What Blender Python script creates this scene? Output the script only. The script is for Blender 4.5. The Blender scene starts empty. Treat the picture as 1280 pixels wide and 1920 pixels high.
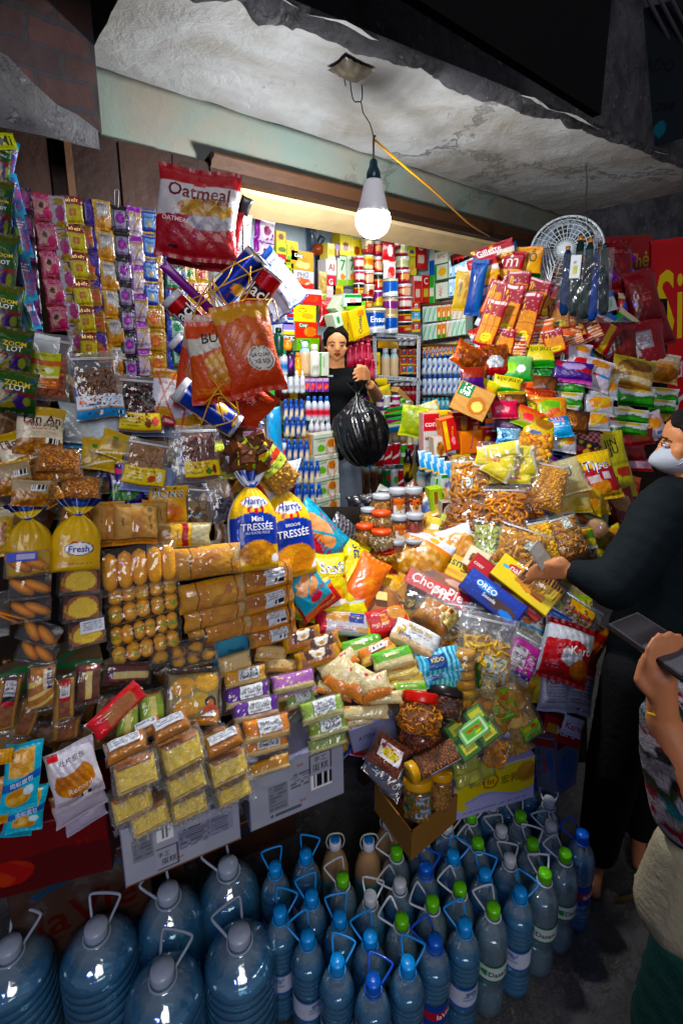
import bpy, math, random
import numpy as np
from mathutils import Vector, Matrix
rnd = random.Random(7)
SC = bpy.context.scene
COL = SC.collection
# ---------------------------------------------------------------- camera
FPX, PX, PY, CAMH = 930.0, 640.0, 830.0, 1.70
AZ = math.atan2(.7725, .635); PIT = math.radians(-11.55)
F3 = np.array([math.cos(AZ)*math.cos(PIT), math.sin(AZ)*math.cos(PIT), math.sin(PIT)])
R3 = np.array([math.sin(AZ), -math.cos(AZ), 0.0])
U3 = np.cross(R3, F3)
C3 = np.array([0, 0, CAMH])
cd = bpy.data.cameras.new('camera'); cam = bpy.data.objects.new('camera', cd); COL.objects.link(cam)
cam.matrix_world = Matrix([[R3[i], U3[i], -F3[i], C3[i]] for i in range(3)] + [[0, 0, 0, 1]])
cd.sensor_fit = 'VERTICAL'; cd.sensor_height = 36; cd.sensor_width = 24
cd.lens = FPX/1920*36; cd.shift_y = -(960-PY)/1920; cd.clip_start = .02; cd.clip_end = 300
SC.camera = cam
# ---------------------------------------------------------------- world and exposure
W = bpy.data.worlds.new('World'); SC.world = W; W.use_nodes = True
wn = W.node_tree.nodes; bg = wn['Background']
bg.inputs[0].default_value = (.80, .84, 1, 1); bg.inputs[1].default_value = .125
SC.view_settings.view_transform = 'Standard'; SC.view_settings.look = 'None'
SC.view_settings.exposure = 0.3; SC.view_settings.gamma = 1
try:
 SC.cycles.max_bounces = 7; SC.cycles.transparent_max_bounces = 32; SC.cycles.transmission_bounces = 7
 SC.cycles.diffuse_bounces = 3; SC.cycles.glossy_bounces = 3
 SC.cycles.sample_clamp_indirect = 3; SC.cycles.sample_clamp_direct = 0
 SC.cycles.caustics_reflective = False; SC.cycles.caustics_refractive = False
 SC.cycles.use_denoising = True
except Exception as e:
 print(e)
def lamp(name, kind, loc, energy, col, size=None, aim=None, size_y=None):
 d = bpy.data.lights.new(name, kind); d.energy = energy; d.color = col
 if kind == 'AREA':
  d.size = size
  if size_y: d.shape = 'RECTANGLE'; d.size_y = size_y
 elif size: d.shadow_soft_size = size
 o = bpy.data.objects.new(name, d); COL.objects.link(o); o.location = loc
 if aim is not None:
  o.rotation_euler = (Vector(aim)-Vector(loc)).to_track_quat('-Z', 'Y').to_euler()
 return o
lamp('shop_ceiling_tube', 'AREA', (1.85, 2.0, 2.36), 17, (.93, .97, 1), 1.4, (1.85, 2.1, 0), .12)
lamp('street_fill_light', 'AREA', (-.9, -2.2, 3.3), 62, (1, .96, .90), 1.6, (.6, 1.4, 1.0))  # soft fill added to lift the stall, for unseen lamps along the street
lamp('street_glow', 'AREA', (-2.6, -1.8, 3.2), 22, (.22, .28, 1), .6, (.5, 1.4, 1.2), .25)
# ---------------------------------------------------------------- picture <-> place
def ray(px, py):
 return R3*((px-PX)/FPX) + U3*((PY-py)/FPX) + F3
def P(px, py, t): return C3 + ray(px, py)*t
def onY(px, py, Y): r = ray(px, py); return Y/r[1]
def onX(px, py, X): r = ray(px, py); return X/r[0]
def onZ(px, py, Z): r = ray(px, py); return (Z-CAMH)/r[2]
def proj(p):
 d = p-C3; z = d@F3
 return np.array([PX+FPX*(d@R3)/z, PY-FPX*(d@U3)/z])
CP = """30 450 1.21;300 450 1.43;160 400 1.32;0 700 1.10;100 800 1.16;400 800 1.38;250 700 1.32;100 1000 1.06;400 1000 1.28;100 1150 1.04;400 1150 1.27;
250 1100 1.17;100 1300 1.04;30 1450 1.02;220 1520 1.12;330 1400 1.17;330 1280 1.24;470 1470 1.26;560 1350 1.36;560 1250 1.45;470 1220 1.38;560 1150 1.5;450 1060 1.33;560 1050 1.55;
500 980 1.45;700 1150 1.62;750 1300 1.42;740 1400 1.36;660 1420 1.36;870 1400 1.42;900 1250 1.53;1050 1200 1.62;1050 1400 1.68;870 1100 1.75;700 1000 1.95;
850 950 1.98;950 1000 1.8;1050 900 1.95;950 850 2.05;900 750 2.15;950 600 2.3;1060 480 2.4;1100 700 2.25;1130 890 2.1;1230 720 2.45;1100 1050 1.85;
700 1080 1.8;400 450 1.42;450 700 1.36;1000 1450 1.55;780 1500 1.32;1150 560 2.45"""
cp = np.array([[float(q) for q in s.split()] for s in CP.replace('\n', '').split(';')])
def _U(r2): return np.where(r2 > 0, .5*r2*np.log(r2+1e-12), 0)
_xy = cp[:, :2]/1000; _n = len(cp)
_K = _U(((_xy[:, None]-_xy[None])**2).sum(-1)) + np.eye(_n)*.003
_Pm = np.hstack([np.ones((_n, 1)), _xy])
_A = np.block([[_K, _Pm], [_Pm.T, np.zeros((3, 3))]])
_w = np.linalg.solve(_A, np.concatenate([1/cp[:, 2], np.zeros(3)]))
def D(px, py):                      # distance (along the view axis) of the face of the heap of goods
 q = np.array([px, py])/1000
 k = _U(((q-_xy)**2).sum(-1))
 return 1/float(k@_w[:_n] + _w[_n] + _w[_n+1:]@q)
def nrm(v): v = np.asarray(v, float); return v/np.linalg.norm(v)
def NS(px, py):
 a = P(px+12, py, D(px+12, py))-P(px-12, py, D(px-12, py)); b = P(px, py-12, D(px, py-12))-P(px, py+12, D(px, py+12))
 return nrm(np.cross(a, b))
def frame(px, py, t, n, roll):
 """axes (right, up, normal) of a flat thing whose 'up' shows at `roll` degrees clockwise from image up, and its scale factors"""
 p = P(px, py, t); n = nrm(n)
 if n @ nrm(ray(px, py)) > -.12: n = nrm(n - nrm(ray(px, py))*(.3+n@nrm(ray(px, py))))
 a = np.cross(U3, n); a = nrm(a if np.linalg.norm(a) > .05 else np.cross(F3, n)); b = np.cross(n, a)
 e = 1e-3; p0 = proj(p)
 J = np.array([(proj(p+a*e)-p0)/e, (proj(p+b*e)-p0)/e]).T
 g = math.radians(roll)
 cu = np.linalg.solve(J, np.array([math.sin(g), -math.cos(g)])); u = nrm(a*cu[0]+b*cu[1])
 r = np.cross(u, n)
 su = np.linalg.norm((proj(p+u*e)-p0)/e); sr = np.linalg.norm((proj(p+r*e)-p0)/e)
 return p, r, u, n, 1/sr, 1/su
def MW(p, r, u, n): return Matrix([[r[i], u[i], n[i], p[i]] for i in range(3)] + [[0, 0, 0, 1]])
# ---------------------------------------------------------------- colours
NAMED = dict(white='#eeeeee', black='#0b0b0c', red='#c8101c', dred='#7c0a14', yel='#f2c800', oran='#ee6a12', blue='#1546b4', navy='#0e1c5c', lblue='#5aa6e0', cyan='#28a7c4',
  green='#2d8a2c', lime='#86c82a', dgreen='#0d4f2a', pink='#e86a98', mag='#b0208c', purp='#4c2388', lil='#b4a0d8', brown='#6b3a1c', tan='#c89454', cream='#ead9a8', gold='#c99a2c', silver='#b4b8be', grey='#808488', dk='#1a1614')
def lin(h):
 h = NAMED.get(h, h)
 h = h.lstrip('#')
 if len(h) == 3: h = ''.join(c*2 for c in h)
 c = np.array([int(h[i:i+2], 16)/255 for i in (0, 2, 4)])
 return np.where(c <= .04045, c/12.92, ((c+.055)/1.055)**2.4)*.86
_h = np.random.RandomState(3)
_T = _h.rand(64, 64)
def vn(x, y):
 xi = np.floor(x).astype(int); yi = np.floor(y).astype(int); fx = x-xi; fy = y-yi
 fx = fx*fx*(3-2*fx); fy = fy*fy*(3-2*fy)
 g = lambda i, j: _T[(xi+i) % 64, (yi+j) % 64]
 return (g(0, 0)*(1-fx)+g(1, 0)*fx)*(1-fy) + (g(0, 1)*(1-fx)+g(1, 1)*fx)*fy
def worley(x, y):
 xi = np.floor(x).astype(int); yi = np.floor(y).astype(int); d = np.full(x.shape, 9.); c = np.zeros(x.shape)
 for i in (-1, 0, 1):
  for j in (-1, 0, 1):
   a = (xi+i) % 64; b = (yi+j) % 64
   dd = np.hypot(xi+i+_T[a, b]-x, yi+j+_T[b, (a+17) % 64]-y)
   c = np.where(dd < d, _T[(a+5) % 64, b], c); d = np.minimum(d, dd)
 return d, c
def paint(spec, u, v, asp=1.0, seed=0):
 """asp = height/width.  Returns colours and the list of texts"""
 col = np.tile(lin('#cccccc'), (len(u), 1)); texts = []
 o = seed*7.31
 for s in spec.split(';'):
  s = s.strip()
  if not s: continue
  if s[0] == 't':
   q = s[1:].strip().split('|')
   texts.append((q[0], float(q[1]), float(q[2]), float(q[3]), q[4], float(q[5]) if len(q) > 5 else 0, float(q[6]) if len(q) > 6 else 0)); continue
  k, *a = s.split()
  x = lambda i: float(a[i])
  if k == 'f': col[:] = lin(a[0])
  elif k == 'g': col = lin(a[0])*(1-v)[:, None] + lin(a[1])*v[:, None]
  elif k == 'h': m = (v >= x(0)) & (v <= x(1)); col[m] = lin(a[2])
  elif k == 'v': m = (u >= x(0)) & (u <= x(1)); col[m] = lin(a[2])
  elif k == 'r': m = (u >= x(0)) & (u <= x(1)) & (v >= x(2)) & (v <= x(3)); col[m] = lin(a[4])
  elif k == 'e': m = ((u-x(0))/x(2))**2+((v-x(1))/x(3))**2 < 1; col[m] = lin(a[4])
  elif k == 'w': m = v < x(0)+x(1)*np.sin(u*(x(3) if len(a) > 3 else 6)+o); col[m] = lin(a[2])
  elif k == 'D': m = abs(v-(x(0)*(u-.5)+x(1))) < x(2); col[m] = lin(a[3])
  elif k == 'n':
   d = np.hypot((u-x(0))/x(2), (v-x(1))/x(3)) + .25*(vn(u*9+o, v*9*asp+o)-.5)
   wd, wc = worley(u*x(6)+o, v*x(6)*asp+o); f = np.clip(wc*1.1-.1, 0, 1)*(1-np.clip(wd*.9, 0, .85))
   m = d < 1; col[m] = (lin(a[4])*(1-f)[:, None]+lin(a[5])*f[:, None])[m]
  elif k == 'k':
   rs = np.random.RandomState(seed+5)
   for _ in range(int(x(0))):
    cu, cv, r = rs.rand(), rs.rand(), (x(2) if len(a) > 2 else .04)
    m = (u-cu)**2+((v-cv)*asp)**2 < r*r; col[m] = lin(a[1])
  elif k == 'c':                      # checks
   m = (np.floor(u*x(0))+np.floor(v*x(1))) % 2 == 0; col[m] = lin(a[2])
  elif k == 'V': m = np.floor(u*x(0)+v*(x(2) if len(a) > 2 else 0)) % 2 == 0; col[m] = lin(a[1])
  elif k == 'H': m = np.floor(v*x(0)+u*(x(2) if len(a) > 2 else 0)) % 2 == 0; col[m] = lin(a[1])
  elif k == 'B':
   m = (u >= x(0)) & (u <= x(1)) & (v >= x(2)) & (v <= x(3)); col[m] = lin('white')
   b = m & (vn(u*70, u*0+3) > .5) & (v > x(2)+.15*(x(3)-x(2))); col[b] = lin('black')
  elif k == 'L':
   m = (u >= x(0)) & (u <= x(1)) & (v >= x(2)) & (v <= x(3)); rr = (v-x(2))/(x(3)-x(2))*float(a[5])
   b = m & ((rr % 1) > .45) & (vn(u*26+np.floor(rr)*7, np.floor(rr)*3.1) > .34); col[b] = lin(a[4])*.8+.2*col[b]
 col = np.clip(col*(1+.10*(vn(u*5+o, v*5*asp+3)-.5))[:, None], 0, 1)
 return col, texts
# ---------------------------------------------------------------- materials
def newmat(name):
 m = bpy.data.materials.new(name); m.use_nodes = True; nt = m.node_tree
 for n in list(nt.nodes): nt.nodes.remove(n)
 out = nt.nodes.new('ShaderNodeOutputMaterial')
 return m, nt, out
def nd(nt, t, **k):
 n = nt.nodes.new(t)
 for a, b in k.items():
  if a.startswith('_'): setattr(n, a[1:], b)
  else: n.inputs[a.replace('_', ' ')].default_value = b
 return n
def printed(name, rough, bscale, bstr, metal=0, coat=0, crease=0, vary=.12, sat=1.14, val=1.0):
 m, nt, out = newmat(name); L = nt.links.new
 p = nd(nt, 'ShaderNodeBsdfPrincipled', Roughness=rough, Metallic=metal)
 p.inputs['Coat Weight'].default_value = coat; p.inputs['Coat Roughness'].default_value = .08
 at = nd(nt, 'ShaderNodeAttribute', _attribute_name='Col')
 tc = nd(nt, 'ShaderNodeTexCoord')
 n1 = nd(nt, 'ShaderNodeTexNoise', Scale=bscale, Detail=5.0, Roughness=.6)
 n2 = nd(nt, 'ShaderNodeTexNoise', Scale=9.0, Detail=3.0)
 L(tc.outputs['Object'], n1.inputs['Vector']); L(tc.outputs['Object'], n2.inputs['Vector'])
 hs = nd(nt, 'ShaderNodeHueSaturation', Saturation=sat); mr = nd(nt, 'ShaderNodeMapRange'); mr.inputs['To Min'].default_value = val*(1-vary); mr.inputs['To Max'].default_value = val*(1+vary)
 L(n2.outputs[0], mr.inputs['Value']); L(mr.outputs[0], hs.inputs['Value']); L(at.outputs['Color'], hs.inputs['Color']); L(hs.outputs[0], p.inputs['Base Color'])
 h = n1.outputs[0]
 if crease:
  vo = nd(nt, 'ShaderNodeTexVoronoi', Scale=crease, _feature='DISTANCE_TO_EDGE'); ns = nd(nt, 'ShaderNodeVectorMath', _operation='ADD')
  sc = nd(nt, 'ShaderNodeVectorMath', _operation='SCALE'); sc.inputs['Scale'].default_value = .05
  L(n1.outputs['Color'], sc.inputs[0]); L(sc.outputs[0], ns.inputs[0]); L(tc.outputs['Object'], ns.inputs[1]); L(ns.outputs[0], vo.inputs['Vector'])
  ad = nd(nt, 'ShaderNodeMath', _operation='MULTIPLY_ADD'); ad.inputs[1].default_value = .9
  L(vo.outputs['Distance'], ad.inputs[0]); L(n1.outputs[0], ad.inputs[2]); h = ad.outputs[0]
 b = nd(nt, 'ShaderNodeBump', Strength=bstr, Distance=.012); L(h, b.inputs['Height']); L(b.outputs[0], p.inputs['Normal'])
 p.inputs['Specular IOR Level'].default_value = .12 if rough > .8 else .26
 L(p.outputs[0], out.inputs['Surface']); return m
M = {}
M['foil'] = printed('printed_foil', .34, 26, .42, coat=.35, crease=11, sat=1.28)
M['metfoil'] = printed('metallised_foil', .26, 30, .8, metal=.55, coat=.5, crease=16)
M['card'] = printed('printed_card', .42, 60, .06, coat=.25)
M['paper'] = printed('plain_paper', .75, 60, .12, sat=1.25)
M['food'] = printed('baked_food', .62, 70, .45, vary=.2, sat=1.32, val=1.12)
M['plas'] = printed('moulded_plastic', .32, 12, .04, coat=.2, vary=.04)
M['cloth'] = printed('woven_cloth', .9, 90, .35, vary=.15)
M['skin'] = printed('skin', .5, 160, .06, vary=.06)
M['wood'] = printed('worn_wood', .6, 30, .3, vary=.3)
M['text'] = printed('printing_ink', .35, 30, .05, vary=.03)
M['tin'] = printed('tin_print', .25, 8, .03, metal=.25, coat=.4)
def film(name, tint, gl, rough, bscale, bstr, haze=0.0):
 m, nt, out = newmat(name); L = nt.links.new
 tr = nd(nt, 'ShaderNodeBsdfTransparent', Color=(*tint, 1)); g = nd(nt, 'ShaderNodeBsdfGlossy', Roughness=rough, Color=(.95, .97, 1, 1))
 tc = nd(nt, 'ShaderNodeTexCoord'); n1 = nd(nt, 'ShaderNodeTexNoise', Scale=bscale, Detail=2.0, Roughness=.45, Distortion=1.5)
 vo = nd(nt, 'ShaderNodeTexVoronoi', Scale=bscale*.8, _feature='DISTANCE_TO_EDGE')
 mp = nd(nt, 'ShaderNodeMapping'); mp.inputs['Scale'].default_value = (1.6, .55, 1); mp.inputs['Rotation'].default_value = (0, 0, .5); L(tc.outputs['Object'], mp.inputs['Vector']); L(mp.outputs[0], n1.inputs['Vector'])
 va = nd(nt, 'ShaderNodeVectorMath', _operation='MULTIPLY_ADD'); va.inputs[1].default_value = (.09, .09, .09); L(n1.outputs['Color'], va.inputs[0]); L(tc.outputs['Object'], va.inputs[2]); L(va.outputs[0], vo.inputs['Vector'])
 ad = nd(nt, 'ShaderNodeMath', _operation='ADD'); L(n1.outputs[0], ad.inputs[0]); L(vo.outputs['Distance'], ad.inputs[1])
 b = nd(nt, 'ShaderNodeBump', Strength=bstr, Distance=.012); L(ad.outputs[0], b.inputs['Height']); L(b.outputs[0], g.inputs['Normal'])
 fr = nd(nt, 'ShaderNodeLayerWeight', Blend=.5); L(b.outputs[0], fr.inputs['Normal'])
 pw = nd(nt, 'ShaderNodeMath', _operation='POWER'); pw.inputs[1].default_value = 3.0; L(fr.outputs['Facing'], pw.inputs[0])
 mm = nd(nt, 'ShaderNodeMath', _operation='MULTIPLY_ADD', _use_clamp=True); mm.inputs[1].default_value = gl*.55; mm.inputs[2].default_value = .05; L(pw.outputs[0], mm.inputs[0])
 mx = nd(nt, 'ShaderNodeMixShader'); L(mm.outputs[0], mx.inputs[0]); L(tr.outputs[0], mx.inputs[1]); L(g.outputs[0], mx.inputs[2])
 last = mx
 if haze:
  df = nd(nt, 'ShaderNodeBsdfDiffuse', Color=(.8, .84, .88, 1)); m2 = nd(nt, 'ShaderNodeMixShader'); m2.inputs[0].default_value = haze
  L(mx.outputs[0], m2.inputs[1]); L(df.outputs[0], m2.inputs[2]); last = m2
 L(last.outputs[0], out.inputs['Surface']); return m
M['film'] = film('clear_film', (.96, .97, .97), 1.2, .10, 11, 1.0, .02)
M['crinkle'] = film('crinkled_cake_film', (.95, .96, .95), 1.2, .14, 26, 1.2, .07)
M['zip'] = film('milky_pouch_film', (.93, .94, .95), .6, .12, 14, .5, .06)
M['hard'] = film('clear_rigid_plastic', (.95, .96, .96), 1.0, .05, 6, .15, .02)
def bottlemat(name, mid, edge, diff):
 m, nt, out = newmat(name); L = nt.links.new
 lw = nd(nt, 'ShaderNodeLayerWeight', Blend=.5); at = nd(nt, 'ShaderNodeAttribute', _attribute_name='Col')
 r = nd(nt, 'ShaderNodeValToRGB'); e = r.color_ramp.elements; e[0].position = .35; e[0].color = (*mid, 1); e[1].position = .95; e[1].color = (*edge, 1); L(lw.outputs['Facing'], r.inputs[0])
 tr = nd(nt, 'ShaderNodeBsdfTransparent'); L(r.outputs[0], tr.inputs[0]); df = nd(nt, 'ShaderNodeBsdfDiffuse'); L(at.outputs['Color'], df.inputs[0])
 tc = nd(nt, 'ShaderNodeTexCoord'); n1 = nd(nt, 'ShaderNodeTexNoise', Scale=28.0, Detail=2.0); L(tc.outputs['Object'], n1.inputs['Vector']); b = nd(nt, 'ShaderNodeBump', Strength=.25, Distance=.01); L(n1.outputs[0], b.inputs['Height'])
 gl = nd(nt, 'ShaderNodeBsdfGlossy', Roughness=.09, Color=(.95, .98, 1, 1)); L(b.outputs[0], gl.inputs['Normal'])
 m1 = nd(nt, 'ShaderNodeMixShader'); m1.inputs[0].default_value = diff; L(tr.outputs[0], m1.inputs[1]); L(df.outputs[0], m1.inputs[2])
 pw = nd(nt, 'ShaderNodeMath', _operation='POWER'); pw.inputs[1].default_value = 2.5; L(lw.outputs['Facing'], pw.inputs[0]); mm = nd(nt, 'ShaderNodeMath', _operation='MULTIPLY_ADD'); mm.inputs[1].default_value = .6; mm.inputs[2].default_value = .13; L(pw.outputs[0], mm.inputs[0])
 m2 = nd(nt, 'ShaderNodeMixShader'); L(mm.outputs[0], m2.inputs[0]); L(m1.outputs[0], m2.inputs[1]); L(gl.outputs[0], m2.inputs[2]); L(m2.outputs[0], out.inputs['Surface']); return m
M['water'] = bottlemat('clear_water_bottle', (.90, .95, .97), (.42, .58, .66), .14)
M['bluewater'] = bottlemat('blue_tinted_water_bottle', (.74, .90, .97), (.08, .30, .46), .17)
M['sachet'] = printed('sachet_foil', .3, 30, .5, coat=.2, crease=14, sat=1.7, val=.26)
M['vivid'] = printed('vivid_foil', .4, 20, .7, coat=.2, crease=8, sat=1.35, val=.72)
# ---------------------------------------------------------------- mesh helpers
class MB:
 def __init__(s): s.v = []; s.f = []; s.c = []; s.n = 0
 def add(s, v, f, c):
  v = np.asarray(v, float).reshape(-1, 3); c = np.asarray(c, float)
  if c.ndim == 1: c = np.tile(c, (len(v), 1))
  s.v.append(v); s.c.append(c); s.f += [tuple(int(i)+s.n for i in q) for q in f]; s.n += len(v); return s
 def xf(s, Mx):
  A = np.array(Mx); s.v = [q@A[:3, :3].T+A[:3, 3] for q in s.v]; return s
 def build(s, name, mat, parent=None, mw=None, smooth=True):
  me = bpy.data.meshes.new(name); v = np.vstack(s.v); c = np.vstack(s.c)
  me.from_pydata(v.tolist(), [], s.f)
  at = me.color_attributes.new('Col', 'FLOAT_COLOR', 'POINT')
  at.data.foreach_set('color', np.hstack([c, np.ones((len(c), 1))]).astype('f').ravel())
  me.polygons.foreach_set('use_smooth', [smooth]*len(me.polygons))
  me.materials.append(M[mat] if isinstance(mat, str) else mat)
  o = bpy.data.objects.new(name, me); COL.objects.link(o)
  if parent is not None: o.parent = parent
  if mw is not None: o.matrix_world = mw
  return o
def tag(o, label=None, cat=None, group=None, kind=None):
 if label: o['label'] = label
 if cat: o['category'] = cat
 if group: o['group'] = group
 if kind: o['kind'] = kind
 return o
def empty(name, mw):
 o = bpy.data.objects.new(name, None); COL.objects.link(o); o.matrix_world = mw; o.empty_display_size = .02; return o
def cidx(nx, ny, off=0, flip=False):
 f = []
 for j in range(ny):
  for i in range(nx):
   a = off+j*(nx+1)+i; q = (a, a+1, a+nx+2, a+nx+1); f.append(q[::-1] if flip else q)
 return f
_gc = {}
def glyphs(s, bold=.0):
 k = (s, bold)
 if k not in _gc:
  cu = bpy.data.curves.new('t', 'FONT'); cu.body = s; cu.size = 1; cu.resolution_u = 2; cu.offset = bold; cu.align_x = 'CENTER'; cu.align_y = 'CENTER'
  ob = bpy.data.objects.new('t', cu); me = bpy.data.meshes.new_from_object(ob)
  v = np.array([list(q.co) for q in me.vertices]) if len(me.vertices) else np.zeros((0, 3)); f = [tuple(p.vertices) for p in me.polygons]
  bpy.data.objects.remove(ob); bpy.data.curves.remove(cu); bpy.data.meshes.remove(me)
  if len(v):
   lo = v.min(0); hi = v.max(0); v = v-(lo+hi)/2; sz = hi-lo
  else: sz = np.ones(3)
  _gc[k] = (v, f, sz)
 return _gc[k]
def put_text(texts, S, w, h, parent, off=.0012, bold=.012):
 """texts lie on the surface S(u,v)"""
 if not texts: return
 for (s, cu, cv, wf, c, rot, hf) in texts:
  mb = MB()
  v, f, sz = glyphs(s, 0 if ord(max(s)) > 8000 else bold)
  if not len(v): continue
  sc = wf*w/sz[0]; sy = sc if not hf else hf*h/sz[1]
  x = v[:, 0]*sc; y = v[:, 1]*sy; a = math.radians(rot)
  x, y = x*math.cos(a)-y*math.sin(a), x*math.sin(a)+y*math.cos(a)
  p = S(np.clip(cu+x/w, .01, .99), np.clip(cv+y/h, .01, .99)); p = p.copy(); p[:, 2] += off
  mb.add(p, f, lin(c))
  mb.build('printed_lettering', 'text', parent, smooth=False).matrix_world = parent.matrix_world
# ---------------------------------------------------------------- shapes of goods
def pillow_S(w, h, th, seed=0, seal=.07, pu=2.4, pv=2.6, wr=.05, bend=0, pinch=.05, sidegus=0, low=0):
 rs = np.random.RandomState(seed); ph = rs.rand(12)*6.28; fr = 2+rs.rand(6)*7
 def S(u, v, sg=1):
  a = np.clip(1-np.abs(2*u-1)**pu, 0, 1)**.6
  vv = np.clip((v-seal)/(1-2*seal+1e-9), 0, 1); b = np.clip(1-np.abs(2*vv-1)**pv, 0, 1)**.6
  if low: b = b*(1-low*(vv-.45))
  x = (u-.5)*w*(1-pinch*b)+.012*w*np.sin(v*9+ph[0]); y = (v-.5)*h*(1-.02*a)+.012*h*np.sin(u*7+ph[1])
  cr = np.abs(np.sin((u-.5)*fr[0]*2.6+(v-.5)*fr[1]*1.7+ph[2]))**.7*.5+np.abs(np.sin((u-.5)*fr[2]*2-(v-.5)*fr[3]*2.4+ph[3]))**.7*.5
  pl = np.sin(u*(26+fr[4]*2)+ph[4])*(np.exp(-vv*9)+np.exp(-(1-vv)*9))*.5
  z = sg*(th/2*a*b)+wr*th*(cr-.4)*(.35+.65*a*b)*sg + wr*.6*th*pl*np.clip(a*2, 0, 1)
  z = z+.0006*sg + bend*w*((2*u-1)**2*.5+(2*v-1)**2*.5)*-.25 + .01*w*np.sin(u*5+ph[5])*np.sin(v*4+ph[6])
  return np.stack([x, y, z], -1)
 return S
def sheet(S, nx, ny, sg=1):
 u, v = np.meshgrid(np.linspace(0, 1, nx+1), np.linspace(0, 1, ny+1)); u = u.ravel(); v = v.ravel()
 return S(u, v, sg), cidx(nx, ny, 0, sg < 0), u, v
SEED = [0]
def res(px): return int(min(64, max(5, px*.5)))
def pillow(spec, w, h, th, wpx, hpx, mat='foil', name='snack_bag', parent=None, mw=None, seed=None, **kw):
 SEED[0] += 1; seed = SEED[0] if seed is None else seed
 if th < .18*min(w, h): kw.setdefault('pu', 9); kw.setdefault('pv', 9)
 S = pillow_S(w, h, th, seed, **kw); mb = MB()
 p, f, u, v = sheet(S, res(wpx), res(hpx)); c, tx = paint(spec, u, v, h/w, seed); mb.add(p, f, c)
 p, f, u, v = sheet(S, max(4, res(wpx)//3), max(4, res(hpx)//3), -1); c, _ = paint(spec.split(';')[0], u, v, h/w, seed); mb.add(p, f, c)
 o = mb.build(name, mat, parent, mw); put_text(tx, S, w, h, o); return o
def boxS(w, h, z):
 return lambda u, v, sg=1: np.stack([(u-.5)*w, (v-.5)*h, z+0*u], -1)
def boxmb(w, h, d, spec, wpx, hpx, side=None, seed=1, bev=.0025, top=None, zc=0):
 """front face in the z=+d/2 plane"""
 mb = MB(); S = boxS(w-2*bev, h-2*bev, d/2+zc); p, f, u, v = sheet(S, res(wpx), res(hpx)); c, tx = paint(spec, u, v, h/w, seed); mb.add(p, f, c)
 sc = lin(side) if side else c.mean(0)
 tcx = lin(top) if top else sc
 e = .0004
 def q(pts, cc): mb.add(pts, [(0, 1, 2, 3)], cc)
 x, y, z = w/2, h/2, d/2; xi, yi = x-bev, y-bev; zf = z-bev
 Z = zc
 for pts, cc in (([(-xi, -yi, z), (-x, -y, zf), (x, -y, zf), (xi, -yi, z)], sc), ([(xi, -yi, z), (x, -y, zf), (x, y, zf), (xi, yi, z)], sc),
    ([(xi, yi, z), (x, y, zf), (-x, y, zf), (-xi, yi, z)], tcx), ([(-xi, yi, z), (-x, y, zf), (-x, -y, zf), (-xi, -yi, z)], sc)):
  q([(a, b, c_+Z) for a, b, c_ in pts], cc)
 for pts, cc in (([(x, -y, zf), (x, -y, -z), (x, y, -z), (x, y, zf)], sc*.98), ([(-x, y, zf), (-x, y, -z), (-x, -y, -z), (-x, -y, zf)], sc),
    ([(-x, y, zf), (x, y, zf), (x, y, -z), (-x, y, -z)], tcx), ([(-x, -y, -z), (x, -y, -z), (x, -y, zf), (-x, -y, zf)], sc), ([(x, -y, -z), (-x, -y, -z), (-x, y, -z), (x, y, -z)], sc)):
  q([(a, b, c_+Z) for a, b, c_ in pts], cc)
 return mb, tx, S
def lathe(prof, seg, col, spec=None, axis='y', mb=None, cap=True, vr=None, a0=0):
 """prof: list of (r, h) bottom to top. around local y. col: colour or list per ring.  spec: paint on (u around front, v along) """
 mb = mb or MB(); n = len(prof); r = np.array([q[0] for q in prof]); hh = np.array([q[1] for q in prof])
 a = np.linspace(0, 2*math.pi, seg, endpoint=False)+a0
 A, Rr = np.meshgrid(a, r); _, H = np.meshgrid(a, hh)
 x = Rr*np.sin(A); z = Rr*np.cos(A); v = np.stack([x, H, z], -1).reshape(-1, 3)
 f = []
 for j in range(n-1):
  for i in range(seg):
   k = (i+1) % seg; f.append((j*seg+i, j*seg+k, (j+1)*seg+k, (j+1)*seg+i))
 if cap:
  f.append(tuple(range(seg))[::-1]); f.append(tuple((n-1)*seg+i for i in range(seg)))
 if spec is not None:
  v0, v1 = vr or (hh.min(), hh.max()); uu = ((A/(2*math.pi)+.5) % 1).ravel(); vv = ((H-v0)/(v1-v0)).ravel()
  c, _ = paint(spec, uu, vv, (v1-v0)/(2*math.pi*r.max()), 3)
 else:
  c = np.asarray(col, float) if not isinstance(col, list) else np.repeat(np.array([lin(q) if isinstance(q, str) else q for q in col]), seg, axis=0)
 mb.add(v, f, c); return mb
def cylS(r, h0, h1, span=math.pi, tilt=0):
 """u,v -> front half of a cylinder round y"""
 return lambda u, v, sg=1: np.stack([(r+.0006)*np.sin((u-.5)*span), h0+(h1-h0)*v, (r+.0006)*np.cos((u-.5)*span)-tilt], -1)
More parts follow.
